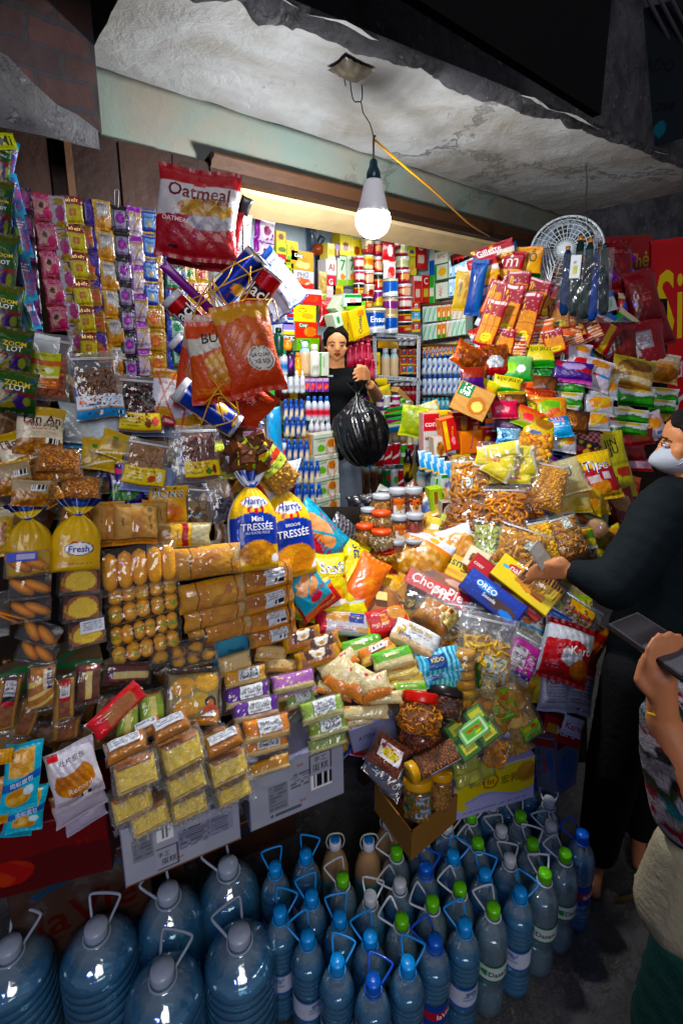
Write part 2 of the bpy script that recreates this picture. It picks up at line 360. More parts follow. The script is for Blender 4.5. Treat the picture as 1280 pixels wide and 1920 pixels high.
def tube(pts, r, seg=8, col=(.5, .5, .5), mb=None, closed=False):
 mb = mb or MB(); pts = [np.asarray(p, float) for p in pts]; n = len(pts); rr = r if hasattr(r, '__len__') else [r]*n
 V = []; prev = None
 for i, p in enumerate(pts):
  if closed: d = pts[(i+1) % n]-pts[i-1]
  else: d = pts[min(i+1, n-1)]-pts[max(i-1, 0)]
  d = nrm(d); a = np.cross(d, prev if prev is not None else (np.array([0, 0, 1.]) if abs(d[2]) < .9 else np.array([1., 0, 0])))
  if np.linalg.norm(a) < 1e-4: a = np.cross(d, np.array([.3, .5, .8]))
  a = nrm(a); b = np.cross(a, d); prev = b if prev is None else nrm(np.cross(a, d)); 
  prev = b
  for k in range(seg):
   t = 2*math.pi*k/seg; V.append(p+(a*math.cos(t)+b*math.sin(t))*rr[i])
 f = []
 m = n if closed else n-1
 for i in range(m):
  for k in range(seg):
   k2 = (k+1) % seg; j = (i+1) % n; f.append((i*seg+k, i*seg+k2, j*seg+k2, j*seg+k))
 if not closed: f.append(tuple(range(seg))[::-1]); f.append(tuple((n-1)*seg+k for k in range(seg)))
 return mb.add(V, f, col)
def _ico():
 t = (1+5**.5)/2
 v = [(-1, t, 0), (1, t, 0), (-1, -t, 0), (1, -t, 0), (0, -1, t), (0, 1, t), (0, -1, -t), (0, 1, -t), (t, 0, -1), (t, 0, 1), (-t, 0, -1), (-t, 0, 1)]
 f = [(0, 11, 5), (0, 5, 1), (0, 1, 7), (0, 7, 10), (0, 10, 11), (1, 5, 9), (5, 11, 4), (11, 10, 2), (10, 7, 6), (7, 1, 8), (3, 9, 4), (3, 4, 2), (3, 2, 6), (3, 6, 8), (3, 8, 9), (4, 9, 5), (2, 4, 11), (6, 2, 10), (8, 6, 7), (9, 8, 1)]
 v = [nrm(q) for q in v]; c = {}; f2 = []
 def mid(a, b):
  k = (min(a, b), max(a, b))
  if k not in c: c[k] = len(v); v.append(nrm(v[a]+v[b]))
  return c[k]
 for a, b, d in f:
  x, y, z = mid(a, b), mid(b, d), mid(d, a); f2 += [(a, x, z), (b, y, x), (d, z, y), (x, y, z)]
 return np.array(v), f2
ICO = _ico()
def _torus(R=.7, r=.3, n=12, m=6):
 V = []; f = []
 for i in range(n):
  for j in range(m):
   a, b = 2*math.pi*i/n, 2*math.pi*j/m; V.append(((R+r*math.cos(b))*math.cos(a), (R+r*math.cos(b))*math.sin(a), r*math.sin(b)))
   f.append((i*m+j, ((i+1) % n)*m+j, ((i+1) % n)*m+(j+1) % m, i*m+(j+1) % m))
 return np.array(V), f
TOR = _torus()
def _knot():
 pts = [(math.sin(t)+.0, .55*math.cos(t*1.0)*1.3, .25*math.sin(2*t)) for t in np.linspace(0, 2*math.pi, 14, endpoint=False)]
 mb = tube(pts, .28, 6, (1, 1, 1), closed=True); return np.vstack(mb.v), mb.f
KNOT = _knot()
_pl = boxmb(2, 2, 2, 'f white', 4, 4, bev=.25)[0]
CUBE = (np.vstack(_pl.v), _pl.f)
SHP = dict(nut=(ICO, (1, .72, .7)), ball=(ICO, (1, 1, 1)), ring=(TOR, (1, 1, 1)), stick=(ICO, (1.9, .36, .36)), disc=(ICO, (1, 1, .3)), flake=(ICO, (1, .8, .16)), knot=(KNOT, (1, 1, 1)), cashew=(KNOT, (1, .6, 1)), cube=(CUBE, (.8, .8, .5)), seed=(ICO, (1, .6, .3)))
def rotm(rs):
 q = rs.normal(size=4); q /= np.linalg.norm(q); w, x, y, z = q
 return np.array([[1-2*(y*y+z*z), 2*(x*y-z*w), 2*(x*z+y*w)], [2*(x*y+z*w), 1-2*(x*x+z*z), 2*(y*z-x*w)], [2*(x*z-y*w), 2*(y*z+x*w), 1-2*(x*x+y*y)]])
def scatter(mb, S, shape, n, size, cols, seed, u0=.1, u1=.9, v0=.1, v1=.85, lift=0, flat=.0):
 rs = np.random.RandomState(seed); (V, f), sc = SHP[shape]; cl = [lin(c) for c in cols]
 k = max(1, int(math.sqrt(n))); m = max(1, n//k)
 for i in range(k):
  for j in range(m):
   u = u0+(u1-u0)*(i+.5+rs.uniform(-.45, .45))/k; v = v0+(v1-v0)*(j+.5+rs.uniform(-.45, .45))/m
   p = S(np.array([u]), np.array([v]))[0]; Rm = rotm(rs)
   if flat and rs.rand() < flat:
    a = rs.uniform(0, 6.28); b = rs.uniform(-.35, .35, 2); ca, sa = math.cos(a), math.sin(a)
    Rm = np.array([[ca, -sa, b[0]], [sa, ca, b[1]], [-b[0], -b[1], 1]])
   s = size*rs.uniform(.82, 1.18)
   q = (V*np.array(sc)*s)@Rm.T+p+np.array([0, 0, lift])
   c = cl[rs.randint(len(cl))]*rs.uniform(.82, 1.12); mb.add(q, f, np.clip(c, 0, 1))
 return mb
def resolve(px, py, wpx, hpx, roll, n, d, t, mix):
 t = (D(px, py) if t is None else t)-d*.01
 cam_n = -nrm(ray(px, py))
 if n is None: n = nrm(NS(px, py)*(1-mix)+cam_n*mix)
 elif isinstance(n, str): n = {'c': cam_n, 'y': np.array([0, -1., 0]), 'u': np.array([0, 0, 1.]), 'x': np.array([-1., 0, 0])}[n]
 p, r, u, nn, kr, ku = frame(px, py, t, n, roll)
 return MW(p, r, u, nn), wpx*kr, hpx*ku, p
def bag(px, py, wpx, hpx, roll, spec, label, cat='snack bag', name='snack_bag', th=.3, d=0, n=None, t=None, mat='foil', group=None, mix=.45, **kw):
 mw, w, h, p = resolve(px, py, wpx, hpx, roll, n, d, t, mix)
 o = pillow(spec, w, h, min(w, h)*th, wpx, hpx, mat, name, None, mw, **kw)
 return tag(o, label, cat, group)
def box(px, py, wpx, hpx, roll, spec, label, cat='box', name='biscuit_box', dep=.05, d=0, n=None, t=None, mat='card', group=None, side=None, top=None, mix=.45):
 mw, w, h, p = resolve(px, py, wpx, hpx, roll, n, d, t, mix); SEED[0] += 1
 mb, tx, S = boxmb(w, h, dep, spec, wpx, hpx, side, SEED[0], top=top, zc=-dep/2)
 o = mb.build(name, mat, None, mw, smooth=False); put_text(tx, S, w, h, o, .0006)
 return tag(o, label, cat, group)
def sticker(spec, S, u0, u1, v0, v1, wpx, hpx, w, h, parent, off=.0016, mat='card', name='label_sticker', seed=2):
 sw, sh = (u1-u0)*w, (v1-v0)*h
 def S2(u, v, sg=1):
  q = S(u0+(u1-u0)*u, v0+(v1-v0)*v); q = q.copy(); q[:, 2] += off; return q
 mb = MB(); p, f, u, v = sheet(S2, max(4, int(wpx*(u1-u0)*.5)), max(4, int(hpx*(v1-v0)*.5))); c, tx = paint(spec, u, v, sh/max(sw, 1e-6), seed); mb.add(p, f, c)
 o = mb.build(name, mat, parent); o.matrix_world = parent.matrix_world
 put_text(tx, S2, sw, sh, o, .0006)
 return o
def cbag(px, py, wpx, hpx, roll, food, label, cat='bag of snacks', name='clear_snack_bag', th=.34, d=0, n=None, t=None, group=None, fv=.72, cols=('tan',), size=.1, cnt=60, lab=None, fmat='film', mix=.45, fw=.86, flat=0, seal=.03, tail=0):
 """fv = height fraction filled; lab=(spec,u0,u1,v0,v1)"""
 mw, w, h, p = resolve(px, py, wpx, hpx, roll, n, d, t, mix); SEED[0] += 1; s = SEED[0]
 root = empty(name, mw); tag(root, label, cat, group); T = min(w, h)*th
 S = pillow_S(w, h, T, s, seal=seal, wr=.09, low=.5, pu=2.6)
 def Sin(u, v, sg=1):
  q = S(.5+(u-.5)*fw, .04+v*fv, sg); q = q.copy(); q[:, 2] *= .84; 
  e = np.clip(1-np.abs(2*v-1)**4, 0, 1)**.5*np.clip(1-np.abs(2*u-1)**5, 0, 1)**.5; q[:, 2] = q[:, 2]*e; return q
 mb = MB()
 base = ' '.join(['n .5 .5 2 2', cols[0], cols[-1], '12'])
 for sg in (1, -1):
  q, f, u, v = sheet(Sin, 14, 14, sg); c, _ = paint('f '+cols[0]+';'+base, u, v, 1, s); mb.add(q, f, c*.8)
 if food:
  k = w*size
  scatter(mb, Sin, food, cnt, k/2, cols, s, .07, .93, .05, .93, -k*.1, flat)
 c = mb.build('contents', 'food', root); c.matrix_world = mw
 mb = MB()
 for sg in (1, -1):
  q, f, u, v = sheet(S, max(12, res(wpx)//2), max(12, res(hpx)//2), sg); mb.add(q, f, (1, 1, 1))
 fo = mb.build('clear_wrapper', fmat, root); fo.matrix_world = mw
 if lab:
  sticker(lab[0], S, *lab[1:5], wpx, hpx, w, h, root)
 return root
def zbag(*a, **k):
 for a_, b_ in dict(fmat='zip', th=.2, fw=.8, name='zip_pouch', cat='zip pouch').items(): k.setdefault(a_, b_)
 r = cbag(*a, **k)
 mw, w, h, p = resolve(*a[:5], k.get('n'), k.get('d', 0), k.get('t'), k.get('mix', .45))
 mb = MB()
 for y in (.40, .38):
  tube([(-w*.44, h*y, .003), (w*.44, h*y, .003)], .0012, 6, lin('white'), mb)
 z = mb.build('zip_strip', 'plas', r); z.matrix_world = r.matrix_world
 return r
def wrapped(px, py, wpx, hpx, roll, inner, label, cat='wrapped cake', name='wrapped_cake', th=.45, d=0, n=None, t=None, group=None, lab=None, mix=.35, bk=.86, film_over=1.0, boxy=True, fmat='film', split=0, hh=.82):
 mw, w, h, p = resolve(px, py, wpx, hpx, roll, n, d, t, mix); SEED[0] += 1; s = SEED[0]
 root = empty(name, mw); tag(root, label, cat, group); T = min(w, h)*th
 Sf = pillow_S(w, h, T*1.12, s, seal=.06, pu=5, pv=4, wr=.12, pinch=.02)
 Si = pillow_S(w*bk, h*hh, T, s+1, seal=.0, pu=7 if boxy else 2.6, pv=7 if boxy else 2.6, wr=.02, pinch=0)
 mb = MB()
 for sg in (1, -1):
  q, f, u, v = sheet(Si, res(wpx), res(hpx), sg); c, tx = paint(inner, u, v, h/w, s)
  mb.add(q, f, c)
 o = mb.build('cake' if 'cake' in name else 'food', 'food', root); o.matrix_world = mw
 put_text(tx, Si, w*bk, h*hh, o)
 mb = MB()
 for sg in (1, -1):
  q, f, u, v = sheet(Sf, max(10, res(wpx)//2), max(10, res(hpx)//2), sg); mb.add(q, f, (1, 1, 1))
 o = mb.build('clear_wrapper', fmat, root); o.matrix_world = mw
 if lab: sticker(lab[0], Sf, *lab[1:5], wpx, hpx, w, h, root)
 return root
def cylinder_item(px, py, wpx, hpx, roll, body, label, cat='tin', name='tin', d=0, n=None, t=None, group=None, mat='tin', caps='silver', texts='', lid=None, mix=1, rim=True):
 """upright tin: axis = up direction"""
 mw, w, h, p = resolve(px, py, wpx, hpx, roll, n, d, t, mix); r = w/2
 mb = lathe([(r*.96, -h/2), (r, -h/2+.003), (r, -h/2+.006)]+[(r, -h/2+.006+(h-.012)*i/24) for i in range(1, 24)]+[(r, h/2-.006)], max(24, res(wpx)), None, body, vr=(-h/2, h/2), cap=True)
 o = mb.build(name, mat, None, mw); tag(o, label, cat, group)
 for y in (-h/2, h/2-.004):
  if y < 0 or not lid: lathe([(r*1.02, y), (r*1.03, y+.002), (r*1.02, y+.004)], 24, lin(caps)).build('rim', 'metfoil' if caps == 'silver' else 'plas', o)
 if lid: lathe([(r*1.04, h/2-.012), (r*1.05, h/2-.008), (r*1.05, h/2+.003), (r*.98, h/2+.005), (r*.2, h/2+.0045)], 28, lin(lid)).build('lid', 'plas', o)
 if texts:
  _, tx = paint(texts, np.zeros(1), np.zeros(1)); put_text(tx, cylS(r, -h/2, h/2), r*math.pi, h, o, .0006)
 return o
# ---------------------------------------------------------------- large structure
def plaster(name, c1, c2, c3, scale, crackcol, bump=.5, flake=.5, crack=1.5):
 m, nt, out = newmat(name); L = nt.links.new
 tc = nd(nt, 'ShaderNodeTexCoord'); p = nd(nt, 'ShaderNodeBsdfPrincipled', Roughness=.85)
 a = nd(nt, 'ShaderNodeTexNoise', Scale=scale, Detail=8.0, Roughness=.62, Distortion=.6)
 b = nd(nt, 'ShaderNodeTexNoise', Scale=scale*3.5, Detail=9.0, Roughness=.7, Distortion=.3)
 vo = nd(nt, 'ShaderNodeTexVoronoi', Scale=crack, _feature='DISTANCE_TO_EDGE')
 ds = nd(nt, 'ShaderNodeVectorMath', _operation='MULTIPLY_ADD'); ds.inputs[1].default_value = (.5, .5, .5)
 for q in (a, b): L(tc.outputs['Object'], q.inputs['Vector'])
 L(b.outputs['Color'], ds.inputs[0]); L(tc.outputs['Object'], ds.inputs[2]); L(ds.outputs[0], vo.inputs['Vector'])
 r1 = nd(nt, 'ShaderNodeValToRGB'); e = r1.color_ramp.elements; e[0].position = .36; e[0].color = (*c2, 1); e[1].position = .62; e[1].color = (*c1, 1)
 L(a.outputs[0], r1.inputs[0])
 r2 = nd(nt, 'ShaderNodeValToRGB'); e = r2.color_ramp.elements; e[0].position = flake; e[0].color = (0, 0, 0, 1); e[1].position = flake+.05; e[1].color = (1, 1, 1, 1); L(b.outputs[0], r2.inputs[0])
 m1 = nd(nt, 'ShaderNodeMix', _data_type='RGBA'); m1.inputs[7].default_value = (*c3, 1); L(r2.outputs[0], m1.inputs[0]); L(r1.outputs[0], m1.inputs[6])
 r3 = nd(nt, 'ShaderNodeValToRGB'); e = r3.color_ramp.elements; e[0].position = .004; e[0].color = (1, 1, 1, 1); e[1].position = .012; e[1].color = (0, 0, 0, 1); L(vo.outputs['Distance'], r3.inputs[0])
 sp = nd(nt, 'ShaderNodeTexVoronoi', Scale=scale*9); L(ds.outputs[0], sp.inputs['Vector'])
 r4 = nd(nt, 'ShaderNodeValToRGB'); e = r4.color_ramp.elements; e[0].position = .07; e[0].color = (1, 1, 1, 1); e[1].position = .11; e[1].color = (0, 0, 0, 1); L(sp.outputs['Distance'], r4.inputs[0])
 mx = nd(nt, 'ShaderNodeMath', _operation='MAXIMUM'); L(r3.outputs[0], mx.inputs[0]); L(r4.outputs[0], mx.inputs[1])
 mk = nd(nt, 'ShaderNodeMath', _operation='MULTIPLY'); L(mx.outputs[0], mk.inputs[0]); L(a.outputs[0], mk.inputs[1])
 m2 = nd(nt, 'ShaderNodeMix', _data_type='RGBA'); m2.inputs[7].default_value = (*crackcol, 1); L(mk.outputs[0], m2.inputs[0]); L(m1.outputs[2], m2.inputs[6])
 L(m2.outputs[2], p.inputs['Base Color'])
 s = nd(nt, 'ShaderNodeMath', _operation='MULTIPLY_ADD'); s.inputs[1].default_value = -.5; L(mx.outputs[0], s.inputs[0]); L(b.outputs[0], s.inputs[2])
 s2 = nd(nt, 'ShaderNodeMath', _operation='MULTIPLY_ADD'); s2.inputs[1].default_value = -.35; L(r2.outputs[0], s2.inputs[0]); L(s.outputs[0], s2.inputs[2])
 bp = nd(nt, 'ShaderNodeBump', Strength=bump, Distance=.02); L(s2.outputs[0], bp.inputs['Height']); L(bp.outputs[0], p.inputs['Normal'])
 L(p.outputs[0], out.inputs['Surface']); return m
M['slab'] = plaster('stained_plaster', (.33, .345, .35), (.20, .19, .165), (.36, .375, .38), 3.0, (.05, .04, .03), .7, .63, .8)
M['cove'] = plaster('greenish_plaster', (.13, .18, .155), (.18, .165, .13), (.24, .25, .23), 4, (.06, .05, .04), .4, .66, .8)
M['grime'] = plaster('grimy_wall', (.10, .10, .115), (.03, .028, .03), (.17, .17, .18), 5, (.01, .01, .01), .9, .58, 2.5)
M['plwall'] = plaster('old_wall_plaster', (.12, .12, .13), (.06, .055, .05), (.19, .19, .20), 5, (.03, .025, .02), .9, .58, 2.2)
M['white'] = plaster('interior_wall_paint', (.55, .66, .72), (.48, .58, .66), (.6, .7, .74), 2, (.4, .5, .5), .05, .7)
M['road'] = plaster('worn_stone_paving', (.075, .072, .074), (.035, .033, .034), (.12, .115, .11), 9, (.008, .008, .008), 1.0, .56, 3.2)
def brickmat():
 m, nt, out = newmat('old_brick'); L = nt.links.new
 tc = nd(nt, 'ShaderNodeTexCoord'); mp = nd(nt, 'ShaderNodeMapping'); mp.inputs['Rotation'].default_value = (math.radians(90), 0, 0)
 n = nd(nt, 'ShaderNodeTexNoise', Scale=6.0, Detail=6.0); va = nd(nt, 'ShaderNodeVectorMath', _operation='MULTIPLY_ADD'); va.inputs[1].default_value = (.06, .06, .06)
 L(tc.outputs['Object'], n.inputs['Vector']); L(n.outputs['Color'], va.inputs[0]); L(tc.outputs['Object'], mp.inputs['Vector']); L(mp.outputs[0], va.inputs[2])
 b = nd(nt, 'ShaderNodeTexBrick', Scale=4.2); b.inputs['Color1'].default_value = (.05, .018, .014, 1); b.inputs['Color2'].default_value = (.025, .013, .013, 1); b.inputs['Mortar'].default_value = (.02, .019, .022, 1)
 L(va.outputs[0], b.inputs['Vector']); p = nd(nt, 'ShaderNodeBsdfPrincipled', Roughness=.9); L(b.outputs['Color'], p.inputs['Base Color'])
 ad = nd(nt, 'ShaderNodeMath', _operation='MULTIPLY_ADD'); ad.inputs[1].default_value = -1.2; L(b.outputs['Fac'], ad.inputs[0]); L(n.outputs[0], ad.inputs[2])
 bp = nd(nt, 'ShaderNodeBump', Strength=.8, Distance=.03); L(ad.outputs[0], bp.inputs['Height']); L(bp.outputs[0], p.inputs['Normal']); L(p.outputs[0], out.inputs['Surface']); return m
M['brick'] = brickmat()
def hexa(name, mat, pts, col=(.3, .3, .3), parent=None, div=1):
 """pts: 4 bottom then 4 top (ccw)"""
 mb = MB(); mb.add(pts, [(3, 2, 1, 0), (4, 5, 6, 7), (0, 1, 5, 4), (1, 2, 6, 5), (2, 3, 7, 6), (3, 0, 4, 7)], col); return mb.build(name, mat, parent, smooth=False)
def cub(name, mat, x0, x1, y0, y1, z0, z1, col=(.3, .3, .3), parent=None):
 return hexa(name, mat, [(x0, y0, z0), (x1, y0, z0), (x1, y1, z0), (x0, y1, z0), (x0, y0, z1), (x1, y0, z1), (x1, y1, z1), (x0, y1, z1)], col, parent)
def cubm(mb, x0, x1, y0, y1, z0, z1, col):
 return mb.add([(x0, y0, z0), (x1, y0, z0), (x1, y1, z0), (x0, y1, z0), (x0, y0, z1), (x1, y0, z1), (x1, y1, z1), (x0, y1, z1)], [(3, 2, 1, 0), (4, 5, 6, 7), (0, 1, 5, 4), (1, 2, 6, 5), (2, 3, 7, 6), (3, 0, 4, 7)], col)
g = cub('ground', 'road', -60, 60, -60, 60, -.3, 0); tag(g, kind='structure')
YF, XL, XR, YB, XW = 1.57, .74, 2.66, 2.64, 2.95
f = cub('floor', 'road', XL-.2, XW+.1, YF, YB+.1, 0.002, .35); tag(f, kind='structure')
rs = np.random.RandomState(4); mb = MB(); n = 60; m = 16
fx = np.linspace(0, 1, n+1)
jag = .018*(vn(fx*23, fx*0+2)-.5)+.014*(vn(fx*6, fx*0+5)-.5)
X0, X1 = .40, 2.86
def slabrow(yfrac, z, amp):
 out = []
 for i, q in enumerate(fx):
  x = X0+(X1-X0)*q; yf = 1.03+(.74-1.03)*q+jag[i]*(1 if yfrac == 0 else 0); y = yf+(YF-yf)*yfrac
  out.append((x, y, z+amp*(vn(np.array([q*30+yfrac*4]), np.array([yfrac*12.]))[0]-.5)))
 return out
V = []
for j in range(m+1): V += slabrow(j/m, 2.392, .012)
mb.add(V, cidx(n, m, 0, True), (.5, .5, .5))
slab = mb.build('plaster_underside', 'slab')
mb = MB(); V = slabrow(0, 2.392, .012)+[(x, y-.008*vn(np.array([x*20]), np.array([1.]))[0], z+.018+.03*vn(np.array([x*9]), np.array([4.]))[0]) for x, y, z in slabrow(0, 2.392, 0)]+[(x, y-.03, 2.52) for x, y, z in slabrow(0, 2.39, 0)]+[(x, YF, 2.52) for x, y, z in slabrow(0, 2.39, 0)]
mb.add(V, cidx(n, 3), (.5, .5, .5))
e0, e1 = (X0, 1.03, 2.392), (X1, .74, 2.392)
mb.add([e0, (X0, YF, 2.392), (X0, YF, 2.52), (X0, 1.0, 2.52)], [(0, 1, 2, 3)], (.5, .5, .5)); mb.add([e1, (X1, YF, 2.392), (X1, YF, 2.52), (X1, .71, 2.52)], [(3, 2, 1, 0)], (.5, .5, .5))
mb = MB(); nn = 260; V = []; C = []
for j in range(9):
 for i in range(nn+1):
  q = i/nn; x = X0+(X1-X0)*q; wd = (.055*(1-q)+.02)*(.5+vn(np.array([q*40]), np.array([3.]))[0]); y = 1.03+(.74-1.03)*q-.002+wd*j/8; k = math.sin(math.pi*j/8)
  V.append((x, y, 2.3905-k*.022*(.2+vn(np.array([q*150]), np.array([j*.9]))[0])*(1.2-q*.7)+(.01 if j in (0, 8) else 0))); C.append(lin('#7a6e5c')*(.35+.9*vn(np.array([q*90]), np.array([j*1.1+7]))[0]))
mb.add(V, cidx(nn, 8, 0, True), np.array(C)); crumb = mb.build('crumbled_rim', 'paper', smooth=False)
can = empty('concrete_canopy', Matrix.Translation((X0, YF, 2.39))); tag(can, 'cracked and flaking concrete canopy slab over the stall', 'canopy')
for o, nm in ((slab, None), (crumb, None), (mb.build('broken_edge', 'grime'), None)):
 o.parent = can; o.matrix_parent_inverse = can.matrix_world.inverted()
fac = empty('shop_wall', Matrix.Translation((0, YF, 0))); tag(fac, 'old plastered shop front wall around the open stall', 'wall')
def fpart(o): o.parent = fac; o.matrix_parent_inverse = fac.matrix_world.inverted(); return o
mb = MB(); prof = [(YF-.001, 2.40), (YF-.055, 2.394), (YF-.06, 2.37), (YF-.02, 2.345), (YF-.008, 2.31), (YF-.004, 2.235)]
xs = np.linspace(.40, XW+.3, 50)
mb.add([(x, y+.006*(vn(np.array([x*14]), np.array([z*50]))[0]-.5), z) for (y, z) in prof for x in xs], cidx(49, 5), (.4, .4, .4)); fpart(mb.build('plaster_band', 'cove'))
cubs = [('wall_panel', 'grime', -.2, XL, YF, YF+.12, 0, 2.24), ('upper_wall', 'grime', -4, 9, YF+.002, YF+.14, 2.40, 6), ('wall_panel', 'grime', XR, XW+.2, YF, YF+.12, 0, 2.24), ('wall_panel', 'cove', .40, XW+.2, YF+.01, YF+.12, 2.24, 2.40)]
for c in cubs: fpart(cub(*c))
fpart(cub('wall_panel', 'grime', XW+.2, 9, YF+.001, YF+.14, 0, 2.40))
fpart(cub('brick_pier', 'brick', -3, .40, YF-.16, YF+.12, 2.2, 5)); 
mb = MB(); nn = 30   # flaking plaster skin on the brick pier
V = []
for j in range(11):
 for i in range(nn+1):
  x = -.9+1.29*i/nn; top = 2.19+.15*math.exp(-((x-.10)/.16)**2)+.10*vn(np.array([x*6+3]), np.array([2.]))[0]*(x < 0)+.03*vn(np.array([x*25]), np.array([2.]))[0]; V.append((x, YF-.168-.004*math.sin(x*30), 2.16+(top-2.16)*j/10))
mb.add(V, cidx(nn, 10), (.4, .4, .4)); fpart(mb.build('plaster_patch', 'plwall'))
fpart(cub('wall_panel', 'grime', -3, -.2, YF-.1, YF+.12, 0, 2.2))
lin_ = empty('wooden_lintel', Matrix.Translation((XL, YF, 2.15))); tag(lin_, 'dark brown moulded wooden lintel across the top of the stall opening', 'lintel')
def wpart(o): o.parent = lin_; o.matrix_parent_inverse = lin_.matrix_world.inverted(); return o
dw, mw_ = lin('#2a1a12'), lin('#4a3222')
mb = MB(); prof = [(YF-.045, 2.262), (YF-.07, 2.257), (YF-.07, 2.245), (YF-.05, 2.238), (YF-.05, 2.226), (YF-.035, 2.219), (YF-.035, 2.207), (YF-.02, 2.198), (YF+.02, 2.196)]
xs = np.linspace(XL, XR+.1, 40)
mb.add([(x, y, z) for (y, z) in prof for x in xs], cidx(39, len(prof)-1), mw_*.8); mb.add([(XL, y, z) for y, z in prof]+[(XL, YF, 2.25)], [tuple(range(len(prof)+1))], mw_); wpart(mb.build('moulding', 'wood'))
wpart(cub('beam', 'wood', XL, XR+.1, YF-.04, YF+.11, 2.198, 2.25, dw))
wpart(hexa('soffit_board', 'wood', [(XL+.02, YF, 2.180), (XR+.05, YF, 2.180), (XR+.05, YF+.125, 2.138), (XL+.02, YF+.125, 2.138), (XL+.02, YF, 2.194), (XR+.05, YF, 2.194), (XR+.05, YF+.125, 2.152), (XL+.02, YF+.125, 2.152)], lin('#d0b890')))
wd = empty('wooden_panelling', Matrix.Translation((.2, YF-.05, 0))); tag(wd, 'dark wooden boards above and behind the hanging sachet strips', 'panelling')
for i, (a, b) in enumerate([(-.5, .12), (.125, .30), (.305, .47), (.475, .62), (.625, .738)]):
 o = cub('board', 'wood', a, b, YF-.035-.004*(i % 2), YF-.002, .9, 2.235, lin('#2b1912')*(.8+.3*(i % 2))); o.parent = wd; o.matrix_parent_inverse = wd.matrix_world.inverted()
o = cub('moulding', 'wood', .335, .352, YF-.06, YF-.03, 2.0, 2.235, lin('#5a4030')); o.parent = wd; o.matrix_parent_inverse = wd.matrix_world.inverted()
room = empty('shop_room', Matrix.Translation((1.8, YB, .35))); tag(room, 'pale blue painted room inside the stall', 'room')
for c in [('back_wall', 'white', XL-.1, XW+.1, YB, YB+.1, .35, 2.5), ('side_wall', 'white', XW, XW+.1, YF+.12, YB, .35, 2.5), ('side_wall', 'white', XL-.25, XL-.15, YF+.12, YB+.1, .35, 2.5), ('ceiling', 'white', XL-.25, XW+.1, YF+.12, YB+.1, 2.5, 2.6)]:
 o = cub(*c); o.parent = room; o.matrix_parent_inverse = room.matrix_world.inverted()
tb = cub('tube_lamp', 'plas', 1.1, 2.5, 1.93, 1.98, 2.44, 2.49, lin('white')); tag(tb, 'white batten lamp fixed to the room ceiling behind the lintel', 'lamp')
sd = empty('roller_shutter', Matrix.Translation((4.2, 1.2, 2.6))); tag(sd, 'dark folded metal shutter rails at the top right corner', 'shutter')
for k in range(5):
 a, b = P(1205+k*22, -20, 3.0), P(1292+k*22, 150, 3.4); mb = tube([a, b], .012, 6, lin('#4a4a50')); o = mb.build('rail', 'wood'); o.parent = sd; o.matrix_parent_inverse = sd.matrix_world.inverted()
def signboard(px, py, wpx, hpx, roll, spec, label, n, t, dep=.02, name='signboard', cat='sign'):
 return box(px, py, wpx, hpx, roll, spec, label, cat, name, dep, 0, n, t, 'card')
signboard(1334, 735, 228, 560, 1.5, 'f #d0141a;t Sim|.27|.80|.46|#f2d200|0|.22;t Di động|.24|.585|.36|#d8d8d8|0|.07;t 4G|.2|.46|.24|#d8d8d8|0|.1;t Nhận|.26|.33|.4|#d8d8d8|0|.09', 'tall red signboard with big yellow letters standing right of the hanging bags', (-.55, -.83, 0), 3.2)
signboard(1172, 497, 100, 108, 2, 'f #9c1010;t Sim|.28|.44|.42|#d8a800;t Thẻ|.74|.58|.42|#d8a800', 'small dark red sign behind the pale fan', (-.3, -.95, 0), 3.3)
signboard(1213, 905, 100, 60, -6, 'f #a8101c;t Hàn|.5|.5|.9|#3a2a80', 'red sign with slanted purple letters behind the masked shopper', (-.5, -.85, 0), 2.9)
signboard(1225, 150, 160, 270, 4, 'g #1c242a #10161a;t KLRADO|.42|.62|.66|#0a0d10|-14;t ISO 9001:2008|.42|.32|.75|#0a0d10|-12;e .62 .12 .08 .06 #2a6a7a', 'dim grey banner sheet under the shutter at top right', (-.5, -.8, -.3), 3.3)
signboard(1139, 112, 14, 150, 4, 'g #33506a #7a5664;h .3 .42 #20486a', 'narrow pink and blue strip of a poster above the slab', (-.5, -.85, 0), 3.1)
cubs2 = cub('dark_backdrop', 'cloth', -1.5, 2.04, .97, 1.0, 2.522, 4.4, lin('#050506')); tag(cubs2, 'black tarpaulin hanging above the concrete slab', 'tarpaulin')  # black sheet added where there is only darkness over the canopy
mb = MB(); S = pillow_S(.085, .035, .004, 5, seal=0, pinch=0); q, ff, u, v = sheet(S, 10, 6); q = q[:, [0, 2, 1]]; c, _ = paint('g #5a4a34 #7a6a48', u, v); mb.add(q, ff, c)
t = onZ(1172, 1687, .006); o = mb.build('fallen_leaf', 'food', mw=Matrix.Translation(Vector(P(1172, 1687, t)))@Matrix.Rotation(-.5, 4, 'Z')); tag(o, 'dry brown leaf lying on the dark paving', 'leaf')
hook = P(655, 132, 1.30); hook[2] = 2.392
B0 = P(699, 395, 1.40)
bulb = empty('light_bulb', Matrix.Translation(Vector(B0))); tag(bulb, 'bright white bulb hanging on a wire from the canopy', 'light bulb')
m, nt, out = newmat('lit_globe'); em = nd(nt, 'ShaderNodeEmission', Color=(.97, .98, 1, 1), Strength=700.0); nt.links.new(em.outputs[0], out.inputs['Surface']); M['glow'] = m
r = .049
mb = lathe([(r*math.sin(a), -.025-r*math.cos(a)) for a in np.linspace(.02, 1.9, 14)], 28, (1, 1, 1), cap=False)
q = mb.build('globe', 'glow', bulb); q.rotation_euler = (math.radians(90), 0, 0)
